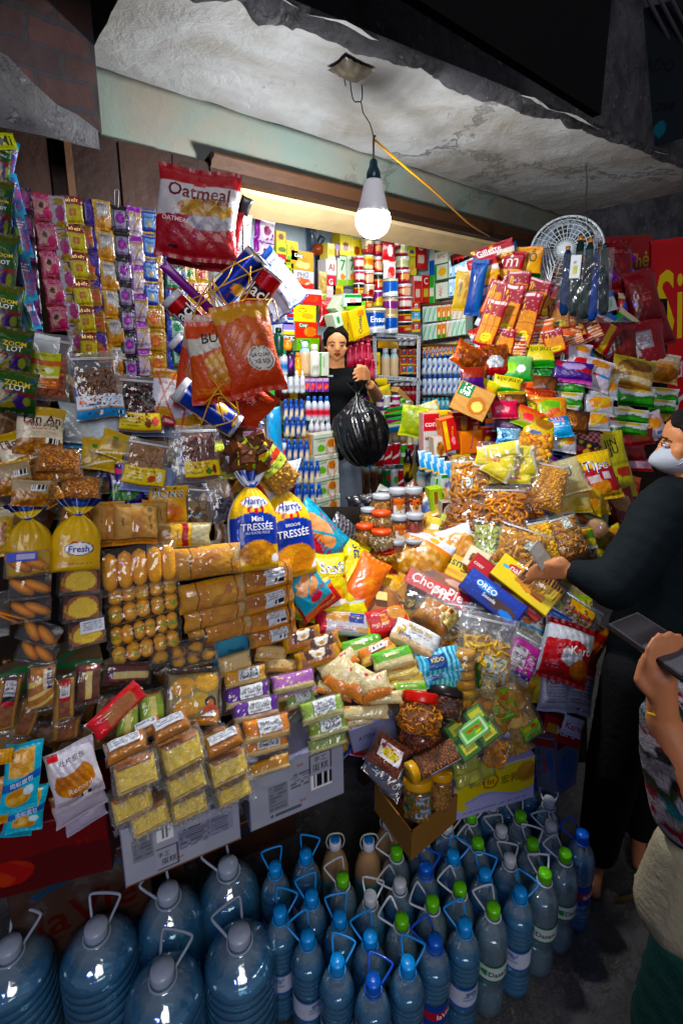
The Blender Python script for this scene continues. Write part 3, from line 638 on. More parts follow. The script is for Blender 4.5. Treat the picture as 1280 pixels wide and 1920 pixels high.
mb = lathe([(r*math.sin(1.9)+.0005, -.025-r*math.cos(1.9)), (.040, .012), (.033, .04), (.026, .072), (.021, .08)], 28, lin('white')); q = mb.build('lamp_neck', 'plas', bulb); q.rotation_euler = (math.radians(90), 0, 0)
mb = lathe([(.018, .078), (.020, .082), (.019, .10), (.013, .112), (.011, .128), (.006, .134)], 20, lin('#16323e')); q = mb.build('lamp_holder', 'plas', bulb); q.rotation_euler = (math.radians(90), 0, 0)
top = B0+np.array([0, 0, .134]); j1 = P(700, 262, 1.39)
def wire(name, pts, r, col, label, cat='wire', mat='plas', group=None, seg=6):
 mb = tube(pts, r, seg, lin(col)); o = mb.build(name, mat); return tag(o, label, cat, group)
def smoothpath(pts, k=6):
 pts = [np.asarray(p, float) for p in pts]; out = []
 for i in range(len(pts)-1):
  a, b, c, d = pts[max(i-1, 0)], pts[i], pts[i+1], pts[min(i+2, len(pts)-1)]
  for s in range(k):
   t = s/k; out.append(.5*((2*b)+(-a+c)*t+(2*a-5*b+4*c-d)*t*t+(-a+3*b-3*c+d)*t**3))
 out.append(pts[-1]); return out
wire('lamp_cord', smoothpath([top, j1, P(703, 255, 1.38)]), .0032, '#6a4a30', 'short brown cord between the bulb and the twisted wire')
wire('twisted_wire', smoothpath([P(702, 264, 1.385), P(693, 232, 1.38), P(681, 212, 1.37), P(676, 192, 1.36), P(664, 190, 1.35), P(658, 170, 1.34), P(655, 140, 1.33), P(648, 128, 1.32), hook+np.array([0, 0, .02])]), .0017, '#1c1614', 'dark twisted wire from the canopy that carries the bulb', mat='plas')
wire('twisted_wire', smoothpath([P(676, 192, 1.36), P(679, 180, 1.36), P(678, 160, 1.36)]), .0016, '#1c1614', 'loose hooked wire end beside the bulb wire')
wire('twisted_wire', smoothpath([P(648, 128, 1.32), P(645, 145, 1.33), P(648, 162, 1.34)]), .0014, '#1c1614', 'short loose wire end at the hole in the canopy')
wire('yellow_cord', smoothpath([P(703, 263, 1.39), P(750, 305, 1.5), P(815, 360, 1.75), P(880, 420, 2.1), P(925, 448, 2.5), P(950, 468, 2.62)]), .0035, '#c88a14', 'yellow cord running from the bulb down to the lintel')
mb = MB(); S = pillow_S(.10, .075, .03, 3, seal=0, wr=.2); q, ff, u, v = sheet(S, 12, 12, 1); c, _ = paint('n .5 .5 .7 .7 #4a4238 #7a7468 5', u, v); mb.add(q[:, [0, 1, 2]]*np.array([1, 1, -1]), ff, c)
o = mb.build('mortar_patch', 'paper', mw=Matrix.Translation(Vector(P(659, 131, onZ(659, 131, 2.385))))); tag(o, 'lump of rough mortar where the wire leaves the canopy', 'mortar')
# ---------------------------------------------------------------- left wall: sachet strips
def strip(x0, y0, x1, y1, wpx, n, spec, label, Y=1.49, mat='foil', edge=None):
 t = onY(x0, y0, Y); a = P(x0, y0, t); b = P(x1, y1, onY(x1, y1, Y)); L = np.linalg.norm(b-a); w = wpx*t/FPX*1.05
 u = nrm(a-b); nn = np.array([0, -1., 0]); nn = nrm(nn-u*(nn@u)); r = np.cross(u, nn)
 root = empty('sachet_strip', MW(a, r, u, nn)); tag(root, label, 'sachet strip', 'strips of sachets hung on the left panelling'); h = L/n
 for k in range(n):
  sp = spec if isinstance(spec, str) else spec[k % len(spec)]
  o = pillow(sp, w, h*1.0, w*.10, wpx, abs(y1-y0)/n, 'sachet', 'sachet', root, None, seal=.10, wr=.22, pinch=.0)
  o.location = (0, -h*(k+.5), .006); o.rotation_euler = (rnd.uniform(-.05, .05), rnd.uniform(-.08, .08), 0)
 return root
strip(44, 352, 70, 640, 22, 6, 'f #2c0d2e;r .1 .9 .1 .9 #7c1c6a;e .5 .6 .3 .2 #c06ab0;L .2 .8 .15 .35 #e8d0e0 3', 'narrow dark plum sachet strip at the far left of the panelling')
strip(76, 362, 112, 622, 33, 5, 'f #b0103c;r .12 .88 .06 .94 #d8a8b8;L .2 .8 .74 .9 #c02860 2;e .45 .45 .26 .28 #e8c8c0;e .42 .55 .12 .12 #3a1a1c;n .7 .3 .22 .2 #c86080 #e8b0c0 9;L .2 .8 .08 .2 #903050 2;v .95 1 #c020b0', 'red edged pink sachet strip, second from the left')
strip(104, 368, 146, 668, 27, 5, 'f #b8b4bc;v 0 .06 #b020a0;n .6 .82 .32 .12 #8a6a14 #e0b850 6;n .6 .14 .32 .12 #8a6a14 #e0b850 6;e .6 .48 .26 .24 #a81874;L .15 .6 .62 .72 #e0d0e0 1;t PANTENE|.5|.74|.7|#6a5a6a', 'silver and gold sachet strip with magenta ovals')
strip(132, 368, 168, 672, 33, 6, 'f #d8c870;h .70 1 #a0101c;t BỒ KẾT|.5|.86|.6|#e8d890;r .2 .8 .15 .6 #e4d890;r .34 .66 .3 .52 #c07050;e .5 .41 .12 .1 #e8c0a0;L .25 .75 .05 .11 #a02020 1;v 0 .05 #6a1050', 'cream and dark red sachet strip')
strip(160, 420, 196, 680, 20, 5, 'f #b87818;e .5 .5 .3 .2 #d0501a;L .2 .8 .7 .9 #5a2010 2', 'brown gold sachet strip tucked behind the cream and red one')
strip(166, 374, 192, 668, 18, 6, 'f #2a1a6a;n .5 .5 .5 .5 #301878 #8070c0 9;L .2 .8 .6 .9 #b0a8e0 3', 'narrow violet sachet strip')
strip(188, 376, 224, 700, 31, 6, 'f #d8a410;r .14 .88 .05 .94 #c8c4c0;w .42 .07 #e09010 8;n .5 .25 .3 .2 #c87808 #f0c040 7;L .22 .8 .72 .88 #6a6a80 2;e .5 .6 .2 .06 #e8e8f0;t SUNSILK|.5|.84|.55|#404858', 'yellow edged honey sachet strip')
strip(222, 386, 246, 712, 29, 7, 'f #0c0a14;r .15 .85 .12 .8 #b0a8c0;e .5 .5 .28 .2 #781888;e .5 .5 .14 .09 #d070d8;L .2 .8 .14 .26 #5a1a6a 2;L .25 .75 .66 .76 #303040 1', 'black sachet strip with round purple emblems')
strip(249, 388, 272, 704, 27, 6, 'f #c8c0cc;v 0 .08 #8a2ab0;h .82 1 #a030b8;t PANTENE|.52|.76|.7|#5a3a20;h .66 .7 #c8a430;D 1.2 .35 .06 #c8a040;L .2 .7 .1 .28 #8070a0 3', 'lilac and white sachet strip with a golden swirl')
strip(277, 392, 284, 576, 28, 4, 'g #0c2a90 #2a5ac0;h 0 .05 #d8b040;h .9 .93 #d8b040;r .2 .8 .25 .82 #a8c0e0;t Dove|.5|.66|.5|#183060;e .5 .4 .12 .12 #c8a030;e .5 .38 .06 .06 #f0e8d0', 'short bright blue sachet strip with gold bars')
strip(286, 577, 294, 706, 29, 3, 'f #b8860e;e .5 .55 .3 .26 #c8501a;e .5 .55 .17 .14 #e08a50;L .2 .8 .1 .22 #7a4a08 2', 'amber sachet strip with orange circles')
strip(296, 470, 306, 706, 12, 5, 'f #c08a10;L .2 .8 .2 .8 #8a6010 5', 'very narrow gold sachet strip')
strip(311, 460, 320, 700, 10, 4, 'f #1430a0;L .2 .8 .2 .8 #5070d0 5', 'very narrow royal blue sachet strip')
strip(322, 500, 338, 694, 29, 4, 'f #107848;r .1 .9 .3 .95 #c0d0cc;e .45 .7 .25 .18 #18885a;L .2 .8 .34 .46 #505860 2;h .1 .2 #a01828', 'green and white sachet strip')
strip(352, 494, 362, 606, 22, 3, 'f #c8a418;e .5 .5 .3 .2 #2a7a2a;h .8 1 #b01818', 'short yellow and green sachet strip under the red bags')
strip(374, 492, 384, 606, 24, 3, 'f #d89a18;e .5 .45 .3 .26 #c84010;L .2 .8 .72 .9 #802010 2', 'short yellow and orange sachet strip under the red bags')
strip(340, 504, 352, 606, 16, 3, 'f #c4ccd8;e .5 .5 .3 .2 #3058a8;L .2 .8 .72 .9 #404870 2', 'short white and blue sachet strip under the red bags')
G = 'g #0f5a14 #3a8f1c;h .86 1 #7a7f10;n .3 .3 .3 .2 #c8b020 #e8e060 6;e .62 .28 .2 .16 #6a50a0;e .75 .3 .1 .1 #b8c83a;t ZOOM|.5|.66|.6|#d8b818;t LOT|.52|.56|.4|#e0e0d0;h .42 .48 #b81828;D .8 .5 .03 #2a70c0;h 0 .06 #0a4410'
for i, (x, y, w, h, a, l, d) in enumerate([(6, 300, 34, 110, 4, 'small green candy bag at the very top of the left edge', 2), (2, 400, 46, 130, 4, 'green candy bag hanging second from the top at the left edge', 3), (4, 500, 62, 130, 5, 'green candy bag in the middle of the left edge column', 4), (10, 582, 70, 100, 5, 'green candy bag above the two front candy bags', 5),
 (24, 662, 78, 98, 6, 'green candy bag with big round lettering, one above the lowest', 7), (30, 735, 84, 84, 7, 'lowest green candy bag with yellow top at the left edge', 9)]):
 bag(x, y, w, h, a, G, l, 'candy bag', 'candy_bag', d=d+5, mat='sachet', group='green candy bags at the left edge')
bag(10, 265, 40, 34, -20, 'f #b8c010;t Mi|.5|.5|.6|#2a2a10', 'crumpled lime yellow packet at the top of the left edge', d=12)
for i, (x, y, w, h, a) in enumerate([(22, 300, 20, 70, 12), (30, 365, 22, 80, -14), (44, 440, 22, 90, -14), (52, 520, 24, 90, -12), (62, 590, 18, 60, -20)]):
 bag(x, y, w, h, a, 'f #2a8ab8;n .5 .5 .5 .4 #2060a0 #c04828 5;L .1 .9 .6 .8 #e8e8f0 3', 'glossy blue and orange packet twisted in the left edge strip', d=4, th=.2, group='blue twisted packets')
for x, y, w, h, a in [(34, 480, 20, 110, -12), (48, 600, 22, 100, -14), (60, 690, 20, 90, -10), (26, 400, 16, 90, -12)]:
 bag(x, y, w, h, a, 'f #24104a;n .5 .5 .5 .5 #1c5a1c #4a30a0 5;v .8 1 #70b030', 'dark purple and green packet edge between the green bags', d=3, th=.2, group='purple packet edges')
wire('wire_clip', smoothpath([P(216, 392, 1.33), P(215, 360, 1.33), P(219, 356, 1.33), P(223, 360, 1.33), P(222, 388, 1.33)]), .0008, '#c8c8cc', 'bent steel wire clip holding a sachet strip', 'clip')
# ---------------------------------------------------------------- hanging group around the left jamb
OT = 'f #b01020;w .80 -.0 #d8d4d4 3;w .42 .05 #b01020 3;h .86 1 #b01020;e .60 .55 .34 .11 #c89848;n .66 .54 .3 .09 #a87430 #e8c078 14;n .68 .40 .3 .08 #9a98a0 #e0d8dc 9;e .5 .81 .09 .022 #c82018;t Oatmeal|.5|.72|.76|#6a1c1c;t Mini Bite|.72|.635|.32|#5a1c1c;t OATMEAL|.26|.40|.34|#e8d0d0;t JAW|.26|.52|.11|#e8c8c8;B .16 .28 .1 .14'
bag(386, 448, 138, 118, 6, 'f #9a0c1c;L .1 .9 .1 .3 #d87080 3;w .2 .05 #c01828 8', 'red oatmeal bag hidden behind the front one, only its lower part shows', 'cereal bag', 'oatmeal_bag', d=14, th=.22, group='hanging oatmeal bags', mat='vivid')
bag(371, 404, 158, 175, 4, OT, 'front hanging oatmeal bag, white top with red lower half', 'cereal bag', 'oatmeal_bag', d=20, th=.22, wr=.11, seal=.06, mat='vivid')
wire('hanging_hook', [P(371, 306, 1.33), P(372, 350, 1.22)], .0016, '#0c2420', 'short dark hook through the top of the oatmeal bag', 'hook')
mb = MB(); S = pillow_S(.05, .075, .012, 2, seal=0, pinch=0)
mw, w, h, p = resolve(459, 386, 24, 34, 20, 'c', 5, None, 1); o = pillow('f #141416', w, h, .014, 24, 34, 'plas', 'ladle_bowl', None, mw, seal=0, wr=0)
tag(o, 'black plastic ladle bowl beside the hanging oatmeal bag', 'ladle'); o.name = 'ladle'
q = tube([P(453, 400, 1.34), P(456, 470, 1.38), P(462, 560, 1.4)], .003, 6, lin('black')).build('handle', 'plas'); q.parent = o; q.matrix_parent_inverse = o.matrix_world.inverted()
mw, w, h, p = resolve(352, 540, 18, 128, -46, 'c', 17, None, 1); o = pillow('g #581068 #7a1a88', w, h, .012, 18, 128, 'plas', 'dustpan_handle', None, mw, seal=0, wr=0); tag(o, 'long purple plastic handle sticking out below the red bags', 'plastic handle')
CB = 'f #1638a4;h .9 1 #c8ccd4;v 0 .3 #b8bcc8;L .03 .28 .1 .9 #303a60 9;r .55 .75 .55 .95 #141a50;e .62 .35 .1 .09 #e8c060;h .0 .05 #c8ccd4'
CR = 'f #b01018;h .42 .66 #141012;v 0 .28 #c0c0c4;L .03 .26 .1 .9 #404040 9;h .0 .05 #c8ccd4;e .6 .2 .12 .07 #e8b040'
TJ = 't Jack|.5|.54|.8|#f4f4f4|0'
for (x, y, w, l, a, sp, tx, lab, d) in [(446, 520, 52, 112, 42, CB, '', 'blue crisps tube in the yellow cord net, upper right of the net', 16), (482, 556, 46, 104, 36, CR, TJ, 'red crisps tube leaning right beside the white packets', 18),
      (352, 590, 42, 88, -44, CR, TJ, 'red crisps tube left of the orange bags', 12), (345, 652, 34, 44, -50, CB, '', 'short blue crisps tube under the left red tube', 11), (488, 622, 34, 40, -30, CB, '', 'blue crisps tube mostly behind the orange bag', 8), (392, 766, 48, 128, -56, CB, '', 'lowest blue crisps tube in the cord net, under the orange bags', 17)]:
 cylinder_item(x, y, w, l, a, sp, lab, 'crisps tube', 'crisps_tube', d=d, texts=tx, mix=1, group='crisps tubes in the cord net', lid='#c4c8cc' if 'left' in lab or 'lowest' in lab else None)
netp = [[(370, 575), (420, 530), (440, 490)], [(362, 560), (398, 545), (450, 520), (500, 500)], [(400, 520), (405, 560), (420, 585)], [(440, 490), (470, 520), (462, 555), (430, 575), (400, 530), (395, 555)], [(410, 600), (440, 565), (490, 590), (500, 620)], [(455, 570), (480, 600), (510, 560), (522, 600)], [(380, 590), (430, 580), (455, 562), (500, 562)],
   [(376, 800), (400, 740), (430, 720), (445, 780), (400, 800)], [(420, 790), (410, 745), (440, 765), (435, 800)], [(470, 500), (466, 530), (450, 560)], [(380, 760), (412, 738), (442, 770)], [(395, 700), (420, 745), (447, 772), (436, 800)], [(360, 600), (376, 560), (401, 522), (440, 495), (490, 470)], [(388, 545), (430, 610), (470, 590)]]
net = None
for i, pl in enumerate(netp):
 mb = tube(smoothpath([P(a, b, D(a, b)-.23-.02*(j % 2)) for j, (a, b) in enumerate(pl)], 5), .0017, 5, lin('#d09a0c'))
 if net is None: net = mb.build('cord_net', 'plas'); tag(net, 'yellow cord net that ties the crisps tubes together', 'cord net')
 else: q = mb.build('cord', 'plas'); q.parent = net
OB = 'g #cc2800 #e04c04;w .80 .02 #ddd8c8 5;w .62 .05 #e0560e 4;h .9 1 #e04c0c;n .6 .42 .34 .2 #c87818 #f0b048 5;e .5 .5 .26 .1 #e8a838;e .65 .36 .22 .1 #d89028;w .1 .03 #d02c08 4;L .1 .5 .12 .2 #f0b080 3'
bag(374, 680, 78, 176, 8, 'g #c83008 #d8d0c0;w .65 .05 #d84008 4;n .5 .4 .3 .15 #c87818 #d86018 4', 'orange bag edge behind the two front orange bags', d=13, th=.2, mat='vivid')
bag(450, 745, 130, 90, 40, 'g #d03408 #e04a10;t XÉ SỢI|.5|.6|.4|#f0e0d0', 'lowest orange bag, its corner hanging below the others', d=13, th=.2, mat='vivid')
bag(413, 678, 118, 158, -6, OB+';t BÚ...|.46|.80|.42|#1c1c1c', 'front left orange cracker bag with a cream stripe', 'cracker bag', 'cracker_bag', d=22, th=.25, wr=.08, mat='vivid')
bag(466, 654, 108, 178, -14, 'g #d83c08 #e87828;n .5 .62 .42 .2 #c84a10 #f08a38 3;e .5 .7 .3 .12 #e0601c;w .1 .03 #c82c08 4;e .66 .38 .24 .14 #f0ece0;e .66 .38 .21 .125 #201818;e .66 .38 .195 .115 #f0ece4;t GÀ QUAY|.66|.42|.36|#1c1414;t XÉ SỢI|.66|.345|.28|#1c1414;n .62 .54 .1 .05 #e03010 #f08020 8;w .9 -.02 #d8a050 5' if False else 'g #d02c00 #e06818;h .8 .97 #e0b078;n .5 .62 .42 .2 #c84a10 #f08a38 3;e .5 .7 .3 .12 #e0601c;e .66 .36 .25 .14 #f0ece0;e .66 .36 .22 .125 #201818;e .66 .36 .205 .115 #f0ece4;t GÀ QUAY|.66|.40|.36|#1c1414;t XÉ SỢI|.66|.325|.28|#1c1414;n .66 .53 .1 .04 #e03010 #f08020 8', 'front right orange bag with a round shield emblem', 'cracker bag', 'cracker_bag', d=24, th=.3, wr=.10, mat='vivid')
for x, y, w, h, a, d, l in [(527, 522, 44, 120, -38, 12, 'white mask packet with blue corner marks, foremost of three'), (502, 545, 40, 118, -30, 9, 'grey white mask packet in the middle of three'), (510, 575, 44, 70, -15, 7, 'grey mask packet rearmost of three')]:
 bag(x, y, w, h, a, 'f #b4bac6;h .9 1 #2a4a90;h 0 .03 #2a4a90;k 9 #3a4460 .05;t MẶT NẠ N95|.5|.8|.8|#2a3a70', l, 'mask packet', 'mask_packet', d=d, th=.08)
bag(546, 562, 34, 18, -40, 'f #14161a;V 14 #c8c8cc', 'small black striped end of a mask packet', d=11, th=.1)
# ---------------------------------------------------------------- zip pouches and nuts, upper left
bag(70, 655, 90, 60, 2, 'f #b0b4b8', 'plain silver pouch back behind the roasted peanuts', d=2, th=.1)
zbag(95, 688, 84, 128, 4, 'ball', 'zip pouch of red peanuts with a yellow and orange label', d=7, fv=.66, cols=('#a04a1c', '#7a3212', '#b86028'), size=.10, cnt=90, lab=('f #b8c010;h .28 .34 #e8e0c0;h 0 .28 #c85a10;h .62 .78 #c85a10;e .6 .5 .2 .08 #e0e8c0;e .25 .46 .1 .05 #5a2a10;L .3 .8 .85 .93 #7a3010 1;L .1 .9 .06 .2 #f0d090 3;B .3 .5 .03 .09', .02, .70, .17, .70))
bag(170, 795, 118, 74, 2, 'f #a8b0b8;L .4 .6 .5 .6 #8890a0 1', 'flat silver pouch lying under the shredded meat pouch', 'pouch', 'flat_pouch', d=5, th=.12, wr=.12)
bag(175, 812, 120, 60, 3, 'f #5a90c0', 'blue pouch edge below the silver pouch', 'pouch', 'flat_pouch', d=3, th=.1)
zbag(182, 722, 98, 128, -9, 'stick', 'zip pouch of brown shredded meat with a white and blue label', d=11, fv=.72, cols=('#6a4630', '#8a5e40', '#553624'), size=.10, cnt=260, lab=('f #dfe4ea;h 0 .36 #2a86c4;e .12 .72 .07 .12 #c8602a;L .22 .5 .72 .84 #c86a3a 1;L .08 .5 .46 .62 #2a76b8 1;L .55 .95 .5 .88 #3a80b0 4;h .36 .42 #c89a30;r .46 .54 .06 .3 #e8e8e8;B .84 .97 .06 .24', .03, .97, .02, .34))
bag(300, 800, 100, 40, 3, 'f #8898b8', 'stack of silvery pouch edges under the black sugar pouch', 'pouch', 'flat_pouch', d=2, th=.14)
zbag(264, 757, 92, 108, 2, 'nut', 'zip pouch of dark shredded beef with a yellow and red label, under the amber strip', d=8, fv=.85, cols=('#2c1814', '#452420', '#1c100e'), size=.12, cnt=110, lab=('f #a81c18;r .02 .98 .05 .95 #d8c414;t Khô Heo Cháy Tỏi|.40|.80|.62|#a01818;t Giant Tommy|.42|.60|.34|#a01818;L .05 .5 .1 .45 #6a4a10 4;e .68 .4 .08 .25 #7a3a1c;e .85 .5 .08 .3 #d86a6a', .05, .95, .03, .33))
for x, y, w, h, a, sp, l in [(310, 738, 52, 94, 6, 'f #c8ccd0;h .8 1 #b87a10;h 0 .22 #b8861a;D 1.4 .5 .05 #b83018;D -1.2 .45 .04 #b83018;t CHÀ LÀ|.5|.72|.6|#a06010', 'small cream and gold packet with red streaks left of the orange bags'), (345, 765, 50, 78, -20, 'f #b8bcc4;h .8 1 #b87a10;h 0 .3 #b8861a;D 1.4 .5 .06 #b83018', 'tilted cream and gold packet above the lowest blue tube')]:
 bag(x, y, w, h, a, sp, l, d=9, th=.2)
bag(322, 790, 40, 20, 8, 'f #90141c', 'dark red packet corner under the cream packets', d=8)
for k in range(3):
 bag(276+k*4, 898+k*5, 100, 50, 6+k*2, 'f #8e9cc4', 'bluish pouch edges stacked below the dried pork pouch', 'pouch', 'flat_pouch', d=6-k*2, th=.08, group='stacked pouch edges')
zbag(274, 868, 88, 92, 10, 'flake', 'zip pouch of dried shredded pork with yellow label below the black pouch', d=11, fv=.88, cols=('#9a7454', '#7e5a3e', '#b08a66'), size=.14, cnt=120, lab=('f #a81c18;r .02 .98 .05 .95 #d8c414;t Khô Gà Lá Chanh|.40|.78|.62|#a01818;t Giant Tommy|.42|.58|.34|#a01818;L .05 .5 .1 .45 #6a4a10 4;e .68 .36 .1 .2 #b83a1c;e .85 .5 .07 .3 #e8e0d0', .03, .97, .04, .40))
zbag(356, 856, 84, 110, 4, 'flake', 'silver pouch edge behind the dried beef pouch', d=5, fv=.6, cols=('#8a8a90', '#7a7a80'), size=.1, cnt=10)
zbag(373, 850, 82, 108, -4, 'flake', 'zip pouch of dried red beef with a yellow label near the corner of the shelf', d=10, fv=.84, cols=('#6e3a30', '#85483a', '#502620'), size=.14, cnt=120, lab=('f #a81c18;r .02 .98 .05 .95 #d8c414;t Thịt Bò Khô|.45|.78|.5|#a01818;t Giant Tommy|.45|.58|.34|#a01818;L .05 .5 .1 .45 #6a4a10 4;e .66 .3 .09 .2 #3a7a2a;e .82 .42 .06 .3 #8a2a2a', .12, .98, .08, .36))
CH = 'f #c8d83a;e .5 .55 .36 .2 #9ac030;h .88 1 #d89adc;n .42 .42 .18 .16 #c8b89a #8a6a4a 6;n .7 .42 .2 .14 #d8a04a #b8702a 6;h 0 .16 #7ab028;L .1 .9 .8 .96 #4a8a2a 2;B .78 .95 .03 .14;v 0 .03 #e8d020;v .97 1 #e8d020'
cbag(462, 838, 100, 100, -8, 'cube', 'clear bag of brown dried squares with a lime green label', 'bag of snacks', d=14, fv=.8, cols=('#5a3624', '#74482e', '#402418'), size=.30, cnt=22, lab=(CH, .24, .86, .04, .80), th=.4, flat=.7)
bag(428, 862, 90, 70, -4, 'f #b8c028;n .5 .5 .4 .3 #4a2a1c #6a4030 6', 'second lime labelled bag half behind the first', d=8)
cbag(512, 876, 70, 110, -42, 'nut', 'slanting clear bag of peanut brittle with a red and green label', d=11, fv=.9, cols=('#c89a5a', '#a87838'), size=.14, cnt=70, lab=('f #b8c860;h .3 .55 #c83a28;h .7 1 #8aa83a;L .1 .9 .1 .25 #5a7a2a 2', .1, .9, .45, .95))
TA = 'f #b89018;h .8 1 #b8920e;w .78 .02 #cfc6b0 3;w .26 .05 #9a6418 3;n .5 .12 .6 .22 #7a4416 #d09a50 13;t Tân An|.48|.72|.86|#4a1c1c;t Đậu phộng|.56|.60|.62|#1c1414;L .3 .8 .5 .53 #b83030 1;B .60 .92 .22 .34;e .24 .62 .1 .04 #a05a3a;n .45 .42 .5 .06 #b8ac94 #d8ccb0 6'
bag(76, 808, 92, 92, 6, TA, 'upper peanut bag with brown lettering and yellow rim', 'peanut bag', 'peanut_bag', d=12, th=.3)
bag(38, 845, 84, 80, -24, TA, 'peanut bag slumped at the left under the upper one', 'peanut bag', 'peanut_bag', d=9, th=.3)
bag(26, 895, 74, 64, -14, 'f #9a8a70;w .4 .06 #9a6418 3;n .5 .15 .6 .3 #7a4416 #d09a50 10;B .5 .9 .5 .66;h .92 1 #c89818', 'crumpled peanut bag at the left edge over the yellow bread bags', 'peanut bag', 'peanut_bag', d=12, th=.35)
bag(58, 925, 74, 50, 4, 'f #a89a80;w .5 .06 #a86c18 3;n .5 .2 .6 .35 #7a4416 #d09a50 10;B .5 .9 .6 .8', 'flattened peanut bag just above the left bread bags', 'peanut bag', 'peanut_bag', d=13, th=.35)
bag(96, 925, 44, 50, -30, 'f #a08c6c;n .5 .4 .6 .4 #7a4416 #d09a50 10', 'peanut bag corner right of the flattened one', 'peanut bag', 'peanut_bag', d=8)
for x, y, w, h, a, l, d in [(110, 862, 92, 48, 3, 'clear packet of round peanuts at the middle of the left heap', 12), (90, 886, 80, 34, -5, 'clear packet of peanuts just under the middle one', 9), (128, 885, 60, 34, -12, 'small clear packet of peanuts tucked on the right side', 10), (152, 914, 82, 46, 6, 'clear packet of darker peanuts right of the flattened bag', 9), (150, 958, 82, 60, 2, 'clear packet of peanuts behind the yellow bread bag', 4), (20, 860, 90, 44, 18, 'dark clear packet of peanuts at the far left', 7)]:
 cbag(x, y, w, h, a, 'ball', l, 'peanut packet', 'peanut_packet', d=d, fv=.9, cols=('#a06a3a', '#8a5226', '#b88050'), size=.085, cnt=90, th=.3, fw=.9, group='clear peanut packets')
YP = 'f #c09a10;n .4 .5 .2 .2 #8a6a3a #d8c8a0 6;e .6 .7 .24 .05 #9a8a2a;e .35 .72 .08 .08 #3a7a2a;D .4 .2 .03 #e8e8d0'
bag(222, 836, 72, 50, 22, YP+';B .7 .95 .05 .2', 'yellow herb packet with a silver corner above the bread', d=9, th=.2)
bag(186, 852, 70, 60, 10, YP, 'yellow packet mostly covered by the herb packet', d=6, th=.2)
bag(215, 858, 100, 40, -4, YP, 'yellow packet flat under the herb packets', d=4, th=.2)
bag(238, 906, 70, 90, -6, 'f #221a5a;h .7 .8 #b8406a;e .4 .3 .4 .18 #2a6a2a;k 6 #c8c8e0 .05;L .3 .8 .5 .6 #b0b060 2', 'dark violet packet with green leaves behind the paper bread bags', d=3, th=.15)
bag(212, 878, 60, 34, 0, 'f #2a3a80;V 11 #9098c0', 'blue striped packet behind the paper bread bags', d=2, th=.15)
bag(315, 946, 74, 74, 2, 'g #c88a10 #d8a018;h .0 .1 #b87010;n .55 .28 .34 .22 #b85a28 #e8a070 4;t HONG|.48|.76|.80|#0c4a6a;t HONG|.49|.77|.80|#c8dce0;k 5 #3a6a1c .05', 'amber packet with white and teal lettering HONG', d=6, th=.2)
zbag(372, 948, 58, 74, 4, 'cube', 'clear pouch of pale cubes right of the amber packet', d=4, fv=.6, cols=('#8a7a64', '#6a5a48'), size=.3, cnt=12, lab=('f #a86a3a;h .4 .7 #2a80a0;L .1 .9 .1 .9 #e0e0e0 2', .1, .6, .1, .38))
zbag(412, 930, 52, 100, -18, 'nut', 'grey pouch with a small round emblem left of the braided bread bags', d=5, fv=.4, cols=('#4a4454', '#3a3444'), size=.2, cnt=20)
bag(345, 1003, 104, 46, 1, 'f #a89a70;r .02 .26 .1 .9 #8a6a4a;r .24 .62 .04 .96 #d8a414;r .46 .56 .04 .96 #a01824;t Sandwich|.38|.5|.2|#a01824|-80;r .64 .98 .1 .9 #b8b090', 'pack of sandwich bread with yellow label and red script', 'sandwich bread', 'sandwich_bread', d=9, th=.4)
bag(425, 1003, 46, 40, 4, 'f #8a8478;V 7 #6a4a38 1', 'striped pale packet squeezed left of the braided bread bags', d=5)
# ---------------------------------------------------------------- bread shelf on the left
def twistbag(px, py, wpx, hpx, roll, spec, neckspec, label, d=0, neck=.22, cat='bread bag', name='bread_bag', th=.5, clear=False, ntop='white'):
 """plastic bread bag, gathered by a tie, with a flared tail"""
 mw, w, h, p = resolve(px, py, wpx, hpx, roll, None, d, None, .5); SEED[0] += 1; s = SEED[0]
 root = empty(name, mw); tag(root, label, cat); T = w*th; hb = h*(1-neck)
 def Sb(u, v, sg=1):
  k = np.clip((v-.52)/.48, 0, 1); sq = 1-(k**2.4)*.82; lo = np.clip(1-(1-np.clip(v/.08, 0, 1))**2, 0, 1)**.5
  a = np.clip(1-np.abs(2*u-1)**2.6, 0, 1)**.55
  x = (u-.5)*w*sq; y = -h/2+v*hb
  z = sg*T/2*a*(.35+.65*lo)*sq+.012*w*np.sin(u*31+s)*np.clip(k*2, 0, 1)+.01*w*np.sin(u*6+v*9+s)*np.sin(v*11+s)
  return np.stack([x, y, z], -1)
 mb = MB()
 for sg in (1, -1):
  q, f, u, v = sheet(Sb, res(wpx), res(hpx), sg); c, tx = paint(spec, u, v, hb/w, s); mb.add(q, f, c)
 o = mb.build('bag_body', 'foil' if not clear else 'film', root); put_text(tx, Sb, w, hb, o, .0022)
 y0 = -h/2+hb
 def St(u, v, sg=1):
  fl = .10+.42*v**.8; pz = np.sin(u*22+s)*.05*w*v
  return np.stack([(u-.5)*w*fl*1.9, y0+v*h*neck+.02*w*np.sin(u*12+s)*v, sg*(.05*w*(1-v)+.004)+pz], -1)
 mb = MB()
 for sg in (1, -1):
  q, f, u, v = sheet(St, 24, 10, sg); c, _ = paint(neckspec, u, v, 1, s); mb.add(q, f, c)
 mb.build('gathered_tail', 'film' if ntop == 'clear' else 'foil', root)
 mb = lathe([(w*.095, y0-.004), (w*.10, y0), (w*.095, y0+.004)], 14, lin('#2a4aa8')); mb.build('twist_tie', 'plas', root)
 return root
